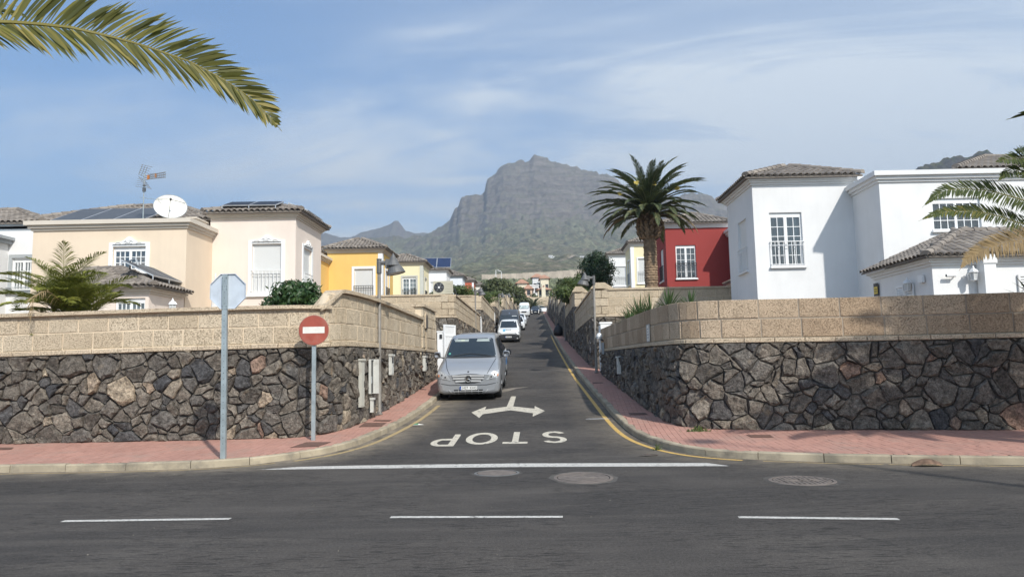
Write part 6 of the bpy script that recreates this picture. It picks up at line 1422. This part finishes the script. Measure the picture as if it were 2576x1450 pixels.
# ------------------------------------------------------------------ boxes and plaques on the walls
def wbox(Pth, s_, z, w, h, d, label, name='utility_box', matl=None, opened=False, extra=None, out=1):
    x, y = Pth.at(s_, out * .085); x2, y2 = Pth.at(s_ + .1, out * .085); ang = math.atan2(y2 - y, x2 - x)
    r = empty(name, (x, y, z), label, 'utility box', None, rz=ang)          # local x along wall, -y outward
    m = matl or BXW
    if opened:
        MB().box(-w / 2, -.02, 0, w / 2, 0, h).box(-w / 2, -d, 0, -w / 2 + .02, -.02, h).box(w / 2 - .02, -d, 0, w / 2, -.02, h).box(-w / 2 + .02, -d, h - .02, w / 2 - .02, -.02, h).build('casing', m, r)
        MB().box(-w / 2 + .02, -.03, .02, w / 2 - .02, -.022, h - .02).build('dark_inside', DMETAL, r); MB().box(-w / 2 + .04, -.05, h * .3, -w / 2 + .12, -.03, h * .5).build('meter', CORG, r)
        MB().box(w / 2, -d - w * .42, 0, w / 2 + .02, -d, h).build('open_door', m, r)
    else:
        MB().box(-w / 2, -d, 0, w / 2, .02, h).build('casing', m, r); MB().box(-w / 2 - .02, -d - .03, h, w / 2 + .02, .02, h + .05).build('lid', m, r)
        MB().box(-w / 2 + .02, -d - .006, .03, w / 2 - .02, -d, h - .03).build('door', m, r); MB().box(w * .28, -d - .012, h * .42, w * .36, -d - .006, h * .56).build('lock', DMETAL, r)
        if extra: MB().box(-w * .28, -d - .010, h * .62, w * .28, -d - .004, h * .92).build('meter_window', DMETAL, r)
    return r
BXW = M('box_offwhite', (.58, .58, .54), .6, .08, 3, dirt=((.35, .33, .29), 4, .5)); BXB = M('box_beige', (.50, .49, .43), .7, .1, 3, dirt=((.3, .27, .22), 3, .6))
PL = Path(resample(WL, .1))
def s_at_y(P_, y): return min(((abs(b - y) + (9 if a < -4.2 and y > 15.8 else 0)), s_) for a, b, s_ in zip(P_.xs, P_.ys, P_.s))[1]
wbox(PL, s_at_y(PL, 17.25), .72, .24, 1.06, .04, 'tall beige utility box in the stone wall, left of the open one', matl=BXB)
wbox(PL, s_at_y(PL, 17.95), 1.00, .26, .82, .06, 'white utility box with its door hanging open beside the lamp post', opened=True)
wbox(PL, s_at_y(PL, 19.9), 1.42, .30, .50, .05, 'white meter box with small window just right of the lamp post', extra=True)
wbox(PL, s_at_y(PL, 25.4), 1.48, .34, .46, .07, 'white meter box near the silver van mirror', extra=True)
wbox(PL, s_at_y(PL, 18.0), .55, .12, .30, .04, 'small pale box under the open utility box')
sr = lambda y: min((abs(b - y) + (9 if a > 3.8 else 0), s_) for a, b, s_ in zip(PR.xs, PR.ys, PR.s))[1]
wbox(PR, sr(23.3), 1.28, .32, .50, .07, 'white meter box in the shaded right stone wall')
x, y = PR.at(sr(18.2), .03); r = empty('street_plaque', (x, y, 2.12), 'white framed plaque with grey lettering on the right block wall', 'plaque', rz=math.radians(-91))
MB().box(-.17, -.02, 0, .17, .0, .42).build('plate', SIGNW, r); mb = MB(); mb.box(-.17, -.026, 0, .17, -.02, .015).box(-.17, -.026, .405, .17, -.02, .42).box(-.17, -.026, .015, -.155, -.02, .405).box(.155, -.026, .015, .17, -.02, .405).build('frame', CORG, r)
mb = MB()
for k, (a, b) in enumerate(((-.08, .08), (-.10, .10), (-.06, .06), (-.09, .09))): mb.box(a, -.023, .09 + k * .07, b, -.02, .115 + k * .07)
mb.build('text_lines', CORG, r)
x, y = PR.at(sr(28.2), .05); r = empty('door_lamp', (x, y, 2.42), 'round white wall lamp with grey box near the end of the right wall', 'lamp', rz=math.radians(-91)); MB().lathe([(.001, .26), (.09, .22), (.12, .12), (.09, .02), (.001, -.02)], (0, -.16, .1), 12).build('globe', WHITE, r); MB().box(-.10, -.08, -.45, .10, 0, -.02).build('intercom', CORG, r); MB().tube([(0, -.14, .12), (0, 0, .05)], .03, 6).build('arm', DMETAL, r)
r = empty('drain_pipe', (3.52, 33.6, G(33.6) + KH), 'pale drain pipes down the stepped wall behind the right lamp', 'pipe'); MB().tube([(0, 0, 0), (0, 0, 1.75), (-.0, -.2, 2.0), (0, -.25, 2.3)], .035, 6).build('pipe', CORW, r); MB().tube([(0, -.55, 0), (0, -.55, 1.5)], .03, 6).build('pipe', CORG, r)
r = empty('rubbish_bag', (wallx(1, 66) - .45, 66, G(66) + KH), 'black rubbish bag standing on the right pavement far up the street', 'bag'); MB().lathe([(.12, 0), (.42, .08), (.46, .4), (.34, .75), (.12, .95), (.08, 1.05), (.14, 1.12)], n=11).build('sack', DMETAL, r, smooth=True); MB().lathe([(.09, .96), (.09, 1.0)], n=8).build('knot', PLAS, r)
# ------------------------------------------------------------------ small litter
r = empty('dry_palm_sheath', (6.1, 11.2, 0), 'dry brown palm leaf piece lying in the right gutter', 'dead leaf')
mb = MB(); n = 9; vs = []
for i in range(n + 1):
    t = i / n; x = -.22 + .44 * t; w = .06 * math.sin(math.pi * min(1, t * .9 + .08)); z = .07 * math.sin(math.pi * t) + .01; vs += [(x, -w - .06 * t, z * .5), (x, 0, z + .035), (x, w + .03 * t, z * .4)]
mb.add(vs, [(3 * i + j, 3 * i + j + 1, 3 * i + j + 4, 3 * i + j + 3) for i in range(n) for j in (0, 1)]); mb.build('sheath', M('dry_sheath', (.16, .10, .065), .9, .5, 12, .01, 40), r, smooth=True)
MB().tube([(.02, .08, .06), (.08, .02, .075), (.14, -.03, .04)], [.008, .013, .008], 5).build('pale_stalk', CORW, r)
r = empty('flattened_can', (-2.28, 17.75, G(17.75)), 'green and white crushed packet on the asphalt near the left kerb', 'litter'); MB().add([(-.13, -.06, .006), (.13, -.04, .01), (.12, .06, .008), (-.10, .07, .012), (0, 0, .035)], [(0, 1, 4), (1, 2, 4), (2, 3, 4), (3, 0, 4)]).build('packet', SIGNW, r); MB().add([(-.12, -.05, .018), (.0, -.045, .022), (.0, .02, .042), (-.08, .03, .034)], [(0, 1, 2, 3)]).build('green_print', M('litter_green', (.03, .28, .12), .5), r)
r = empty('red_leaf', (2.28, 13.0, .0), 'dark red curled leaf on the road below the right kerb corner', 'leaf'); MB().add([(-.18, 0, .01), (-.05, -.05, .04), (.15, -.02, .03), (.2, .02, .01), (.0, .05, .03)], [(0, 1, 4), (1, 2, 4), (2, 3, 4)]).build('leaf_blade', M('red_leaf', (.14, .03, .025), .8), r)
r = empty('wire_hoop', (2.0, 18.1, G(18.1)), 'thin pale loop of wire on the yellow line', 'wire'); MB().tube([(-.28, .0, .012), (-.2, .10, .02), (.0, .05, .03), (.25, .09, .015), (.3, .0, .012), (.05, -.07, .02), (-.2, -.05, .012), (-.28, 0, .012)], .0035, 4).build('wire', ALU, r)
# ------------------------------------------------------------------ plants
def frond(mb, pts, N, L, w, n=34, spread=1.0, droop=.25, start=.12, rr=R, rach=.018, both=True, fold=.25, rnd0=.0, rnd1=.8, mi=0, mir=0, Lr=None, tipk=0, sl=1.):
    """feather leaf along pts; N = upper normal of the leaf plane; L leaflet length, w width"""
    pts = [Vector(p) for p in pts]; seg = [0]
    for a, b in zip(pts[:-1], pts[1:]): seg.append(seg[-1] + (b - a).length)
    tot = seg[-1]; at = lambda t: Vector([interp(t * tot, seg, [p[k] for p in pts]) for k in range(3)])
    m = max(6, len(pts) * 2); mb.tube([at(i / m) for i in range(m + 1)], [rach * (1 - .85 * i / m) for i in range(m + 1)], 4, .9, mir, False)
    for i in range(n):
        t = start + (1 - start) * (i + .5) / n
        p = at(t); spread_ = spread; T_ = (at(min(1, t + .03)) - at(max(0, t - .03))).normalized(); Nn = (N - T_ * N.dot(T_)).normalized(); S = Nn.cross(T_)
        env = (math.sin(math.pi * min(1, .22 + .80 * t)) ** .6) * (1 if t < .9 else .8) * (.65 + .35 * min(1, (1 - t) * 4 + .3)) * (1 + tipk * max(0, t - .75) * 4)
        for sg in ((-1, 1) if both else (1,)):
            l = (L if sg > 0 or Lr is None else Lr) * env * rr.uniform(.86, 1.08); ang = math.radians(62 - 34 * t + rr.uniform(-8, 8)) * spread * (sl if sg < 0 else 1)
            d = (T_ * math.cos(ang) + S * sg * math.sin(ang) + Nn * (fold + rr.uniform(-.07, .07))).normalized()
            dn = Vector((0, 0, -1)) * droop * l; base = p + T_ * rr.uniform(-.004, .004)
            wv = (T_ - d * T_.dot(d)).normalized() * w * .5 * rr.uniform(.8, 1.15) + Nn * rr.uniform(-.3, .3) * w
            q1 = base + d * l * .35 + dn * .10; q2 = base + d * l * .72 + dn * .45; q3 = base + d * l + dn
            mb.add([tuple(base - wv * .35), tuple(base + wv * .35), tuple(q1 - wv), tuple(q1 + wv), tuple(q2 - wv * .8), tuple(q2 + wv * .8), tuple(q3)], [(0, 1, 3, 2), (2, 3, 5, 4), (4, 5, 6)], min(1, max(0, rr.uniform(rnd0, rnd1))), mi)
def arc(base, az, el, L, bend, n=7):
    """curve starting at base with elevation el, bending down by bend over its length"""
    out = [Vector(base)]; p = Vector(base)
    for i in range(n):
        e = el - bend * (i + .5) / n; p = p + Vector((math.cos(az) * math.cos(e), math.sin(az) * math.cos(e), math.sin(e))) * (L / n); out.append(p.copy())
    return out
UPV = Vector((0, 0, 1))
def date_palm(loc, trunk_h, label, nf=84, L=3.3, tr=.36, leaf=LPALMD, dry=LDRY, meshes=7, seed=3, boot=.95, name='date_palm', leafl=.42, cat='palm tree'):
    rr = random.Random(seed); r = empty(name, loc, label, cat)
    if trunk_h > .5:
        mb = MB(); n = 18; k = int(trunk_h / .12)
        for i in range(k):
            z0_, z1_ = i * trunk_h / k, (i + 1) * trunk_h / k; ra = tr * (1.0 + .12 * math.exp(-z0_ / .6)) * rr.uniform(.97, 1.04)
            vs = [];
            for z, q in ((z0_, 1.04), (z1_ - .01, .955)): 
                for a in range(n): w = 2 * math.pi * a / n; jj = rr.uniform(.97, 1.04); vs.append((math.cos(w) * ra * q * jj, math.sin(w) * ra * q * jj, z + (.03 if (a + i) % 2 else 0)))
            mb.add(vs, [(a, (a + 1) % n, n + (a + 1) % n, n + a) for a in range(n)], rr.random())
        mb.lathe([(tr * .95, 0), (tr * .9, trunk_h)], n=12, cap=False); mb.build('trunk', BARK, r)
    # swollen boot of cut leaf bases
    bm_ = []
    for k in range(3):
        m = MB(); m.add([(-.10, 0, 0), (.10, 0, 0), (.085, -.16, .10), (-.085, -.16, .10), (0, .02, .14), (.02, -.20, .19)], [(0, 1, 2, 3), (3, 2, 5), (0, 3, 5, 4), (1, 4, 5, 2)], (.1, .5, .9)[k]); bm_.append(m.mesh('leaf_base', BARK))
    for row in range(9):
        z = trunk_h - .05 + row * boot / 9; rad = tr * (1.25 + .62 * math.sin(math.pi * (row + .8) / 9.5))
        m = 14 if row % 2 else 13
        for k in range(m):
            a = 2 * math.pi * (k + .5 * (row % 2)) / m + rr.uniform(-.06, .06); o = bpy.data.objects.new('leaf_base', bm_[rr.randrange(3)]); link(o, r); s = tr / .36
            o.location = (math.cos(a) * rad * .86, math.sin(a) * rad * .86, z); o.rotation_euler = (rr.uniform(-.25, .15), rr.uniform(-.15, .15), a + math.pi / 2); o.scale = (1.15 * s, 1.05 * s, 1.2 * s)
    MB().lathe([(tr, trunk_h - .1), (tr * 1.1, trunk_h + .15 * boot), (tr * 1.2, trunk_h + .55 * boot), (tr * .8, trunk_h + boot + .1), (.05, trunk_h + boot + .3)], n=14).build('boot_core', BARK, r)
    c = Vector((0, 0, trunk_h + boot)); var = []
    for k in range(meshes):
        mb = MB(); t = k / (meshes - 1)         # 0 upright young ... 1 hanging old
        LL = L * (.80 + .3 * math.sin(math.pi * min(1, t + .25))) * (.95 if t < 1 else 1.12)
        pts = arc((tr * .5, 0, 0), 0, math.radians(4), LL, math.radians(62 + 30 * t), 9)
        lf = dry if k == meshes - 1 else leaf
        frond(mb, pts, UPV, leafl * (1 - .12 * t), .034, 84, 1., .25 + .3 * t, .14, rr, .034, rnd0=.0 if k < meshes - 2 else .1, rnd1=.8 if k < meshes - 2 else .96, fold=.45 - .2 * t)
        var.append(mb.mesh('frond', [lf]))
    for i in range(nf):
        t = (i + .5) / nf; k = min(meshes - 1, int((t ** 1.0) * meshes)); 
        if k == meshes - 1 and rr.random() < .55: k -= 1
        el = math.radians(80 - 62 * t ** .9 + rr.uniform(-8, 8)); az = i * 2.39996 + rr.uniform(-.15, .15)
        o = bpy.data.objects.new('frond', var[k]); link(o, r); o.location = c + Vector((0, 0, -.25 * t)); o.rotation_euler = (rr.uniform(-.25, .25), -el, az); q = rr.uniform(.88, 1.06); o.scale = (q, q, q)
    return r
DP = date_palm((6.72, 35.4, 3.45), 4.15, 'tall date palm with thick shaggy trunk in front of the red house', nf=104, L=3.35, boot=1.15, tr=.31, leafl=.36)
def yellow_clusters(r, pts):
    for p in pts: MB().add([(p[0] + R.uniform(-.15, .15), p[1] + R.uniform(-.1, .1), p[2] + R.uniform(-.14, .1)) for _ in range(27)], [(i, i + 1, i + 2) for i in range(0, 27, 3)], .9).build('flower_spray', M('palm_flower', (.42, .33, .07), .8, .2, 5) if 'palm_flower' not in bpy.data.materials else bpy.data.materials['palm_flower'], r)
yellow_clusters(DP, [(-.7, -1.0, 6.65), (.1, -1.1, 6.6), (-1.5, -.9, 6.2), (1.2, -1.0, 6.35)])
date_palm((4.6, 158.5, G(158.5) + .1), .2, 'low spiky date palm filling the top end of the street', nf=44, L=3.3, tr=.5, seed=9, boot=.5, leafl=.5, name='young_palm')
date_palm((-7.4, 121, 11.8), 2.6, 'small dark palm behind the red house of the left row', nf=34, L=2.2, tr=.2, seed=12, boot=.3, leafl=.45, name='garden_palm')
# near palm, left: its frond reaches into the upper left of the view
r = empty('near_palm', (-3.3, 2.4, 0), 'palm beside the viewer whose olive frond arches across the upper left sky', 'palm tree')
MB().lathe([(.13, 0), (.10, .5), (.09, 2.2), (.12, 2.5), (.05, 2.75)], n=12).build('trunk', BARK, r)
ctrl = [(-2.123, 2.65, 2.915), (-1.95, 2.72, 2.954), (-1.825, 2.74, 2.952), (-1.698, 2.76, 2.943), (-1.58, 2.8, 2.926), (-1.447, 2.82, 2.893), (-1.274, 2.86, 2.838), (-1.144, 2.9, 2.772), (-1.056, 2.93, 2.711), (-0.989, 2.95, 2.646), (-0.955, 2.96, 2.601)]
ctrl = ctrl + [(-.938, 2.97, 2.580)]
mb = MB(); frond(mb, ctrl, Vector((.12, -.99, .15)), .22, .0135, 118, 1.12, .13, .0, random.Random(4), .009, fold=.12, rnd0=.0, rnd1=.99, Lr=.205, tipk=.55, sl=.62)
mb.build('frond', [LYEL], r, world=True)
mb = MB(); p0 = Vector((-3.25, 2.4, 2.85))
for k in range(3): frond(mb, [p0, p0.lerp(Vector((-2.25, 2.72, 3.10)), .6) + Vector((0, 0, .10)), Vector((-2.02 + .06 * k, 2.78 + .05 * k, 3.10 - .03 * k))], Vector((.1, -.9, .3)), .17, .018, 20, .9, .5, .45, random.Random(50 + k), .008, rnd0=.0, rnd1=.5)
mb.build('frond', [LYEL], r, world=True)
rr = random.Random(8)
for k in range(9):
    az = math.radians(110 + k * 19); mb = MB(); frond(mb, [tuple(v) for v in arc((0, 0, 2.7), az, math.radians(rr.uniform(20, 60)), 1.3, math.radians(70), 6)], UPV, .2, .02, 30, 1, .3, .15, rr, .008); mb.build('frond', [LYEL], r)
# right palm, crown just outside the view
r = empty('pavement_palm', (9.55, 11.75, .12), 'date palm at the right edge whose drooping fronds hang before the white house', 'palm tree')
MB().lathe([(.26, 0), (.20, .6), (.19, 2.5), (.27, 2.9), (.15, 3.5)], n=14).build('trunk', BARK, r)
for k, (pts, nn, L_, w, mt_, n_) in enumerate([([(9.5, 11.75, 3.62), (8.192, 11.6, 4.065), (7.563, 11.48, 4.207), (7.102, 11.36, 4.216), (6.736, 11.24, 4.166), (6.486, 11.12, 4.046), (6.217, 11.0, 3.852)], (-0.15, -0.9, 0.35), 0.24, 0.03, 0, 46), ([(9.5, 11.75, 3.62), (8.191, 11.65, 3.669), (7.762, 11.54, 3.797), (7.309, 11.43, 3.866), (6.856, 11.32, 3.858), (6.517, 11.21, 3.794), (6.203, 11.1, 3.664)], (-0.15, -0.9, 0.35), 0.2, 0.03, 2, 44), ([(9.5, 11.75, 3.62), (8.064, 11.5, 3.408), (7.596, 11.35, 3.336), (7.206, 11.2, 3.22), (6.873, 11.05, 3.073), (6.638, 10.9, 2.87)], (-0.15, -0.9, 0.35), 0.26, 0.03, 3, 40), ([(9.5, 11.75, 3.62), (8.237, 11.6, 4.557), (7.978, 11.467, 4.513), (7.743, 11.333, 4.425), (7.526, 11.2, 4.281)], (-0.15, -0.9, 0.35), 0.22, 0.03, 0, 30), ([(9.5, 11.75, 3.62), (8.184, 11.5, 4.731), (7.782, 11.25, 4.642), (7.363, 11.0, 4.53)], (-0.15, -0.9, 0.35), 0.24, 0.03, 0, 26), ([(9.5, 11.75, 3.62), (8.191, 11.5, 4.802), (7.836, 11.2, 4.791)], (-0.15, -0.9, 0.35), 0.2, 0.03, 1, 20)]):
    mb = MB(); frond(mb, pts, Vector(nn), L_ * 1.4, w * .7, int(n_ * 4.2), 1.05, .15, .05, random.Random(70 + k), .016, fold=.15, rnd0=0, rnd1=.85 if mt_ != 2 else .99); mb.build('frond', [(LPALM, LPALMD, LPALM, LDRY)[mt_]], r, world=True)
rr = random.Random(18)
for k in range(15):
    az = math.radians(-95 + k * 13.5 + rr.uniform(-5, 5)) if k < 9 else math.radians(rr.uniform(-80, 60)); mb = MB(); frond(mb, [tuple(v) for v in arc((0, 0, 3.5), az, math.radians(rr.uniform(0, 65)), 2.5, math.radians(65), 7)], UPV, .30, .03, 34, 1, .3, .1, rr, .02); mb.build('frond', [LPALM], r)
date_palm((10.75, 11.15, .12), 3.6, 'unseen second date palm on the pavement, added for its crown shade on the right wall', nf=56, L=2.75, tr=.26, leaf=LPALM, seed=77, boot=.7, name='pavement_palm')  # unseen palm added beyond the frame so its crown shades the right wall
# areca palm cluster behind the left wall
r = empty('areca_palm', (-10.1, 17.0, 2.02), 'bushy areca palm rising over the left wall with one dry frond hanging over it', 'palm')
rr = random.Random(31); stems = []
for k in range(9):
    bx, by = rr.uniform(-.55, .45), rr.uniform(-.35, .35); hh = rr.uniform(.8, 1.55); stems.append((bx, by, hh)); MB().tube([(bx, by, 0), (bx * 1.1, by, hh)], [.035, .028], 6).build('stem', M('areca_stem', (.16, .14, .05), .6, .3, 8) if 'areca_stem' not in bpy.data.materials else bpy.data.materials['areca_stem'], r)
for k in range(100):
    bx, by, hh = stems[k % 9]; az = rr.uniform(0, 2 * math.pi); el = math.radians(rr.uniform(38, 88) if k % 3 else rr.uniform(5, 40)); 
    if abs(math.cos(az)) < .35 and el < 1: az += .8
    mb = MB(); frond(mb, [tuple(v) for v in arc((bx, by, hh * (.8 if k % 3 else .4)), az, el, rr.uniform(1.1, 1.75), math.radians(rr.uniform(45, 95)), 7)], UPV, .50, .017, 46, 1.0, .35, .18, rr, .010, rnd0=0, rnd1=rr.choice((.6, .8, 1.)), fold=.35); mb.build('frond', [LAREC], r)
mb = MB(); frond(mb, [(.10, -.5, 1.1), (.20, -1.35, 1.38), (.22, -1.85, 1.15), (.25, -1.92, .62)], Vector((0, -1, .3)), .24, .015, 24, .8, .7, .1, rr, .01); mb.build('dry_frond', [LDRY], r)
def bush(name, loc, rad, n, leaf, label, cat, leafs=(.09, .045), seed=1, trunk=None, clumps=26, flat_=.0, group=None, hang=.3, fill=.55):
    rr = random.Random(seed); r = empty(name, loc, label, cat, group); mb = MB(); rx, ry, rz = rad
    cl = []
    for _ in range(clumps):
        u = rr.uniform(-1, 1); a = rr.uniform(0, 2 * math.pi); q = math.sqrt(1 - u * u) * rr.uniform(.55, 1.0); cl.append((math.cos(a) * q * .78, math.sin(a) * q * .78, u * .78, rr.uniform(.22, .42)))
    for i in range(n):
        cx_, cy__, cz_, cr_ = cl[rr.randrange(clumps)]; u = rr.uniform(-1, 1); a = rr.uniform(0, 2 * math.pi); q = math.sqrt(1 - u * u); k = cr_ * rr.uniform(fill, 1.05)
        d = Vector((q * math.cos(a), q * math.sin(a), u)); p = Vector(((cx_ + d.x * k) * rx, (cy__ + d.y * k) * ry, (cz_ + d.z * k) * rz))
        if p.z < -rz * .92: continue
        nn = (d + Vector((rr.uniform(-.6, .6), rr.uniform(-.6, .6), rr.uniform(-.2, .7)))).normalized(); t = nn.orthogonal().normalized(); t = (Matrix.Rotation(rr.uniform(0, 6.28), 3, nn) @ t); t = (t + Vector((0, 0, -hang))).normalized(); s = nn.cross(t).normalized()
        l, w = leafs[0] * rr.uniform(.7, 1.3), leafs[1] * rr.uniform(.7, 1.2)
        mb.add([tuple(p), tuple(p + t * l * .5 + s * w * .5), tuple(p + t * l), tuple(p + t * l * .5 - s * w * .5)], [(0, 1, 2, 3)], rr.random())
    mb.build('crown', leaf, r)
    if trunk:
        m2 = MB(); m2.tube([(0, 0, -rz - trunk), (rx * .05, 0, -rz * .5), (0, 0, 0)], [rx * .10 + .04, rx * .08 + .03, .03], 8)
        for k in range(5): a = k * 1.26; m2.tube([(0, 0, -rz * .7), (math.cos(a) * rx * .4, math.sin(a) * ry * .4, -rz * .1), (math.cos(a) * rx * .6, math.sin(a) * ry * .6, rz * .3)], [.05, .035, .015], 5)
        m2.build('trunk', WOOD, r)
    return r
bush('leafy_bush', (-4.95, 16.85, 3.14), (.80, .55, .56), 4600, LBUSH, 'dark green drooping bush on the left wall below the pink house side', 'bush', (.13, .05), 61, .9, 30, hang=.8)
bush('leafy_bush', (-4.1, 17.1, 3.12), (.28, .25, .28), 500, LBUSH, 'small sprig of the same foliage at the corner of the coping', 'bush', (.12, .05), 62, .9, 10, hang=.8)
bush('topiary_tree', (4.78, 41, 6.72), (1.16, 1.1, 1.14), 9000, LTOP, 'round clipped dark green tree behind the right stepped wall', 'tree', (.12, .06), 63, 2.2, 90, hang=.6, fill=.7)
bush('garden_tree', (4.3, 53, 6.9), (1.75, 1.5, .95), 5200, LTREE, 'light green loose tree left of the clipped topiary tree', 'tree', (.20, .09), 64, 1.6, 26)
bush('garden_tree', (5.2, 56, 7.6), (1.1, 1.0, .9), 2000, LTREE, 'upper tuft of pale tree leaning toward the topiary tree', 'tree', (.2, .09), 65, 1.6, 14)
for k, (x, y, z, rx, rz, n, lf, lb) in enumerate(((-4.6, 55, 6.9, 2.0, .85, 5200, LTREE, 'bright green hedge crowning the second left wall'), (-3.2, 66, 7.5, 2.0, .8, 4200, LTREE, 'green hedge farther up behind the second left lamp'), (-2.2, 77, 8.6, 1.6, .9, 2600, LTREE, 'green shrub before the orange roofed white house'),
      (-1.9, 108, 12.6, 3.2, 1.8, 4600, LTOP, 'broad dark tree crown over the far left walls'), (-.1, 124, 13.6, 2.6, 1.5, 3600, LTOP, 'dark tree crown right of the broad one, above the white van'), (2.1, 143, 14.2, 1.3, 1.3, 1500, LBUSH, 'blue green shrub mass behind the far white van'),
      (8.3, 118, 13.9, 1.4, 1.5, 1400, LBUSH, 'small dark tree above the highest right walls'), (5.6, 200, 19.2, 1.6, 1.8, 900, LTOP, 'small round dark tree before the tall far house'))):
    bush('hedge' if k < 3 else 'distant_tree', (x, y, z), (rx, rx * .7, rz), n, lf if k < 3 else LOLIV, lb, 'hedge' if k < 3 else 'tree', (.17, .10) if y < 90 else (.42, .24), 80 + k, 1.2, 26)
# spiky rosettes
def rosette(loc, label, n, L, seed, leaf, az0=0, az1=6.28, e0=15, e1=85, w=.045):
    rr = random.Random(seed); r = empty('yucca', loc, label, 'yucca plant', 'spiky plants behind the walls')
    m = []
    for k in range(2):
        mb = MB(); vs = []
        for i in range(5):
            t = i / 4; ww = w * (1 - t ** 2) * (.7 + .6 * t * (1 - t) * 4) * .5; vs += [(t * L, -ww, -.10 * L * t * t * k), (t * L, 0, -.10 * L * t * t * k - ww * .4), (t * L, ww, -.10 * L * t * t * k)]
        mb.add(vs, [(3 * i + j, 3 * i + j + 1, 3 * i + j + 4, 3 * i + j + 3) for i in range(4) for j in (0, 1)], .2 + .5 * k); m.append(mb.mesh('leaf', leaf))
    for i in range(n):
        o = bpy.data.objects.new('leaf', m[i % 2]); link(o, r); o.location = (0, 0, rr.uniform(0, .12)); o.rotation_euler = (0, -math.radians(rr.uniform(e0, e1)), rr.uniform(az0, az1)); q = rr.uniform(.75, 1.1); o.scale = (q, q, q)
    MB().lathe([(.07, -.6), (.06, .08)], n=8).build('stem', WOOD, r); return r
YUC = m_leaf('yucca_leaf', (.045, .085, .030), (.085, .135, .05), None, .2)
for x, y, z, n, L, sd, lb in ((3.72, 23.2, 2.72, 46, .72, 1, 'lowest spiky yucca leaning over the right corner wall'), (3.78, 21.8, 2.80, 52, .78, 2, 'middle spiky yucca behind the right corner wall'), (3.85, 20.6, 2.82, 46, .66, 3, 'yucca rosette between the middle and upper ones'), (4.02, 19.0, 2.86, 50, .62, 4, 'upper yucca rosette by the lit block of the right wall'), (4.4, 18.2, 2.86, 26, .5, 5, 'small upper yucca at the wall top')): rosette((x, y, z), lb, n, L, sd, YUC)
rosette((11.05, 15.6, 2.75), 'dark spiky plant at the right edge behind the wall', 34, .62, 7, LPALMD, w=.05)
bush('pot_plant', (-6.35, 43, 4.9), (.5, .5, .5), 500, LBUSH, 'single green tuft by the tiled roof edge beside the yellow house', 'plant', (.3, .12), 90, .8, 6)
def weed(loc, n, s, label, seed):
    rr = random.Random(seed); r = empty('weed', loc, label, 'weed'); mb = MB(); n = int(n * .7)
    for i in range(n):
        a = rr.uniform(0, 6.28); d = abs(rr.gauss(0, s * .6)); p = Vector((math.cos(a) * d * 1.6, math.sin(a) * d * .5, 0)); q = p + Vector((rr.uniform(-.06, .06), rr.uniform(-.05, .03), rr.uniform(.03, .13) * max(.25, 1 - d / (s * 1.8)))); w = rr.uniform(.006, .014); mb.add([tuple(p + Vector((-w, 0, 0))), tuple(p + Vector((w, 0, 0))), tuple(q + Vector((w * .6, 0, 0))), tuple(q)], [(0, 1, 2, 3)], rr.random())
    mb.build('blades', LTREE, r)
weed((3.72, 15.28, G(15.3) + KH), 170, .16, 'tuft of green weeds at the foot of the right corner stones', 1); weed((2.60, 13.75, G(13.8)), 40, .06, 'small weeds in the right kerb joint, nearest the yellow line', 2)
for k in range(14):                              # a few fallen leaves and pebbles kept apart as small things would be overkill: one scatter of grit
    pass
mb = MB(); rr = random.Random(3)
for _ in range(900):
    side = rr.random() < .5; K = KL if side else KR; p = K[rr.randrange(len(K))]; x = p.x + rr.gauss(0, .35) + (.3 if side else -.3); y = p.y + rr.gauss(0, .5) - .25
    if y > 30 or y < 6: x = rr.uniform(-8, 9); y = rr.uniform(6, 13)
    s = rr.uniform(.002, .007); zz_ = G(y) + .003; mb.add([(x - s, y - s, zz_), (x + s, y - s * .6, zz_), (x + s * .7, y + s, zz_), (x - s * .5, y + s * .8, zz_), (x, y, zz_ + s * .9)], [(0, 1, 4), (1, 2, 4), (2, 3, 4), (3, 0, 4)], rr.random())
mb.build('grit', M('grit', (.22, .20, .17), .95, .3, 9, rv=.4), kind='stuff', label='loose grit and dust scattered on the asphalt and gutters', cat='grit')
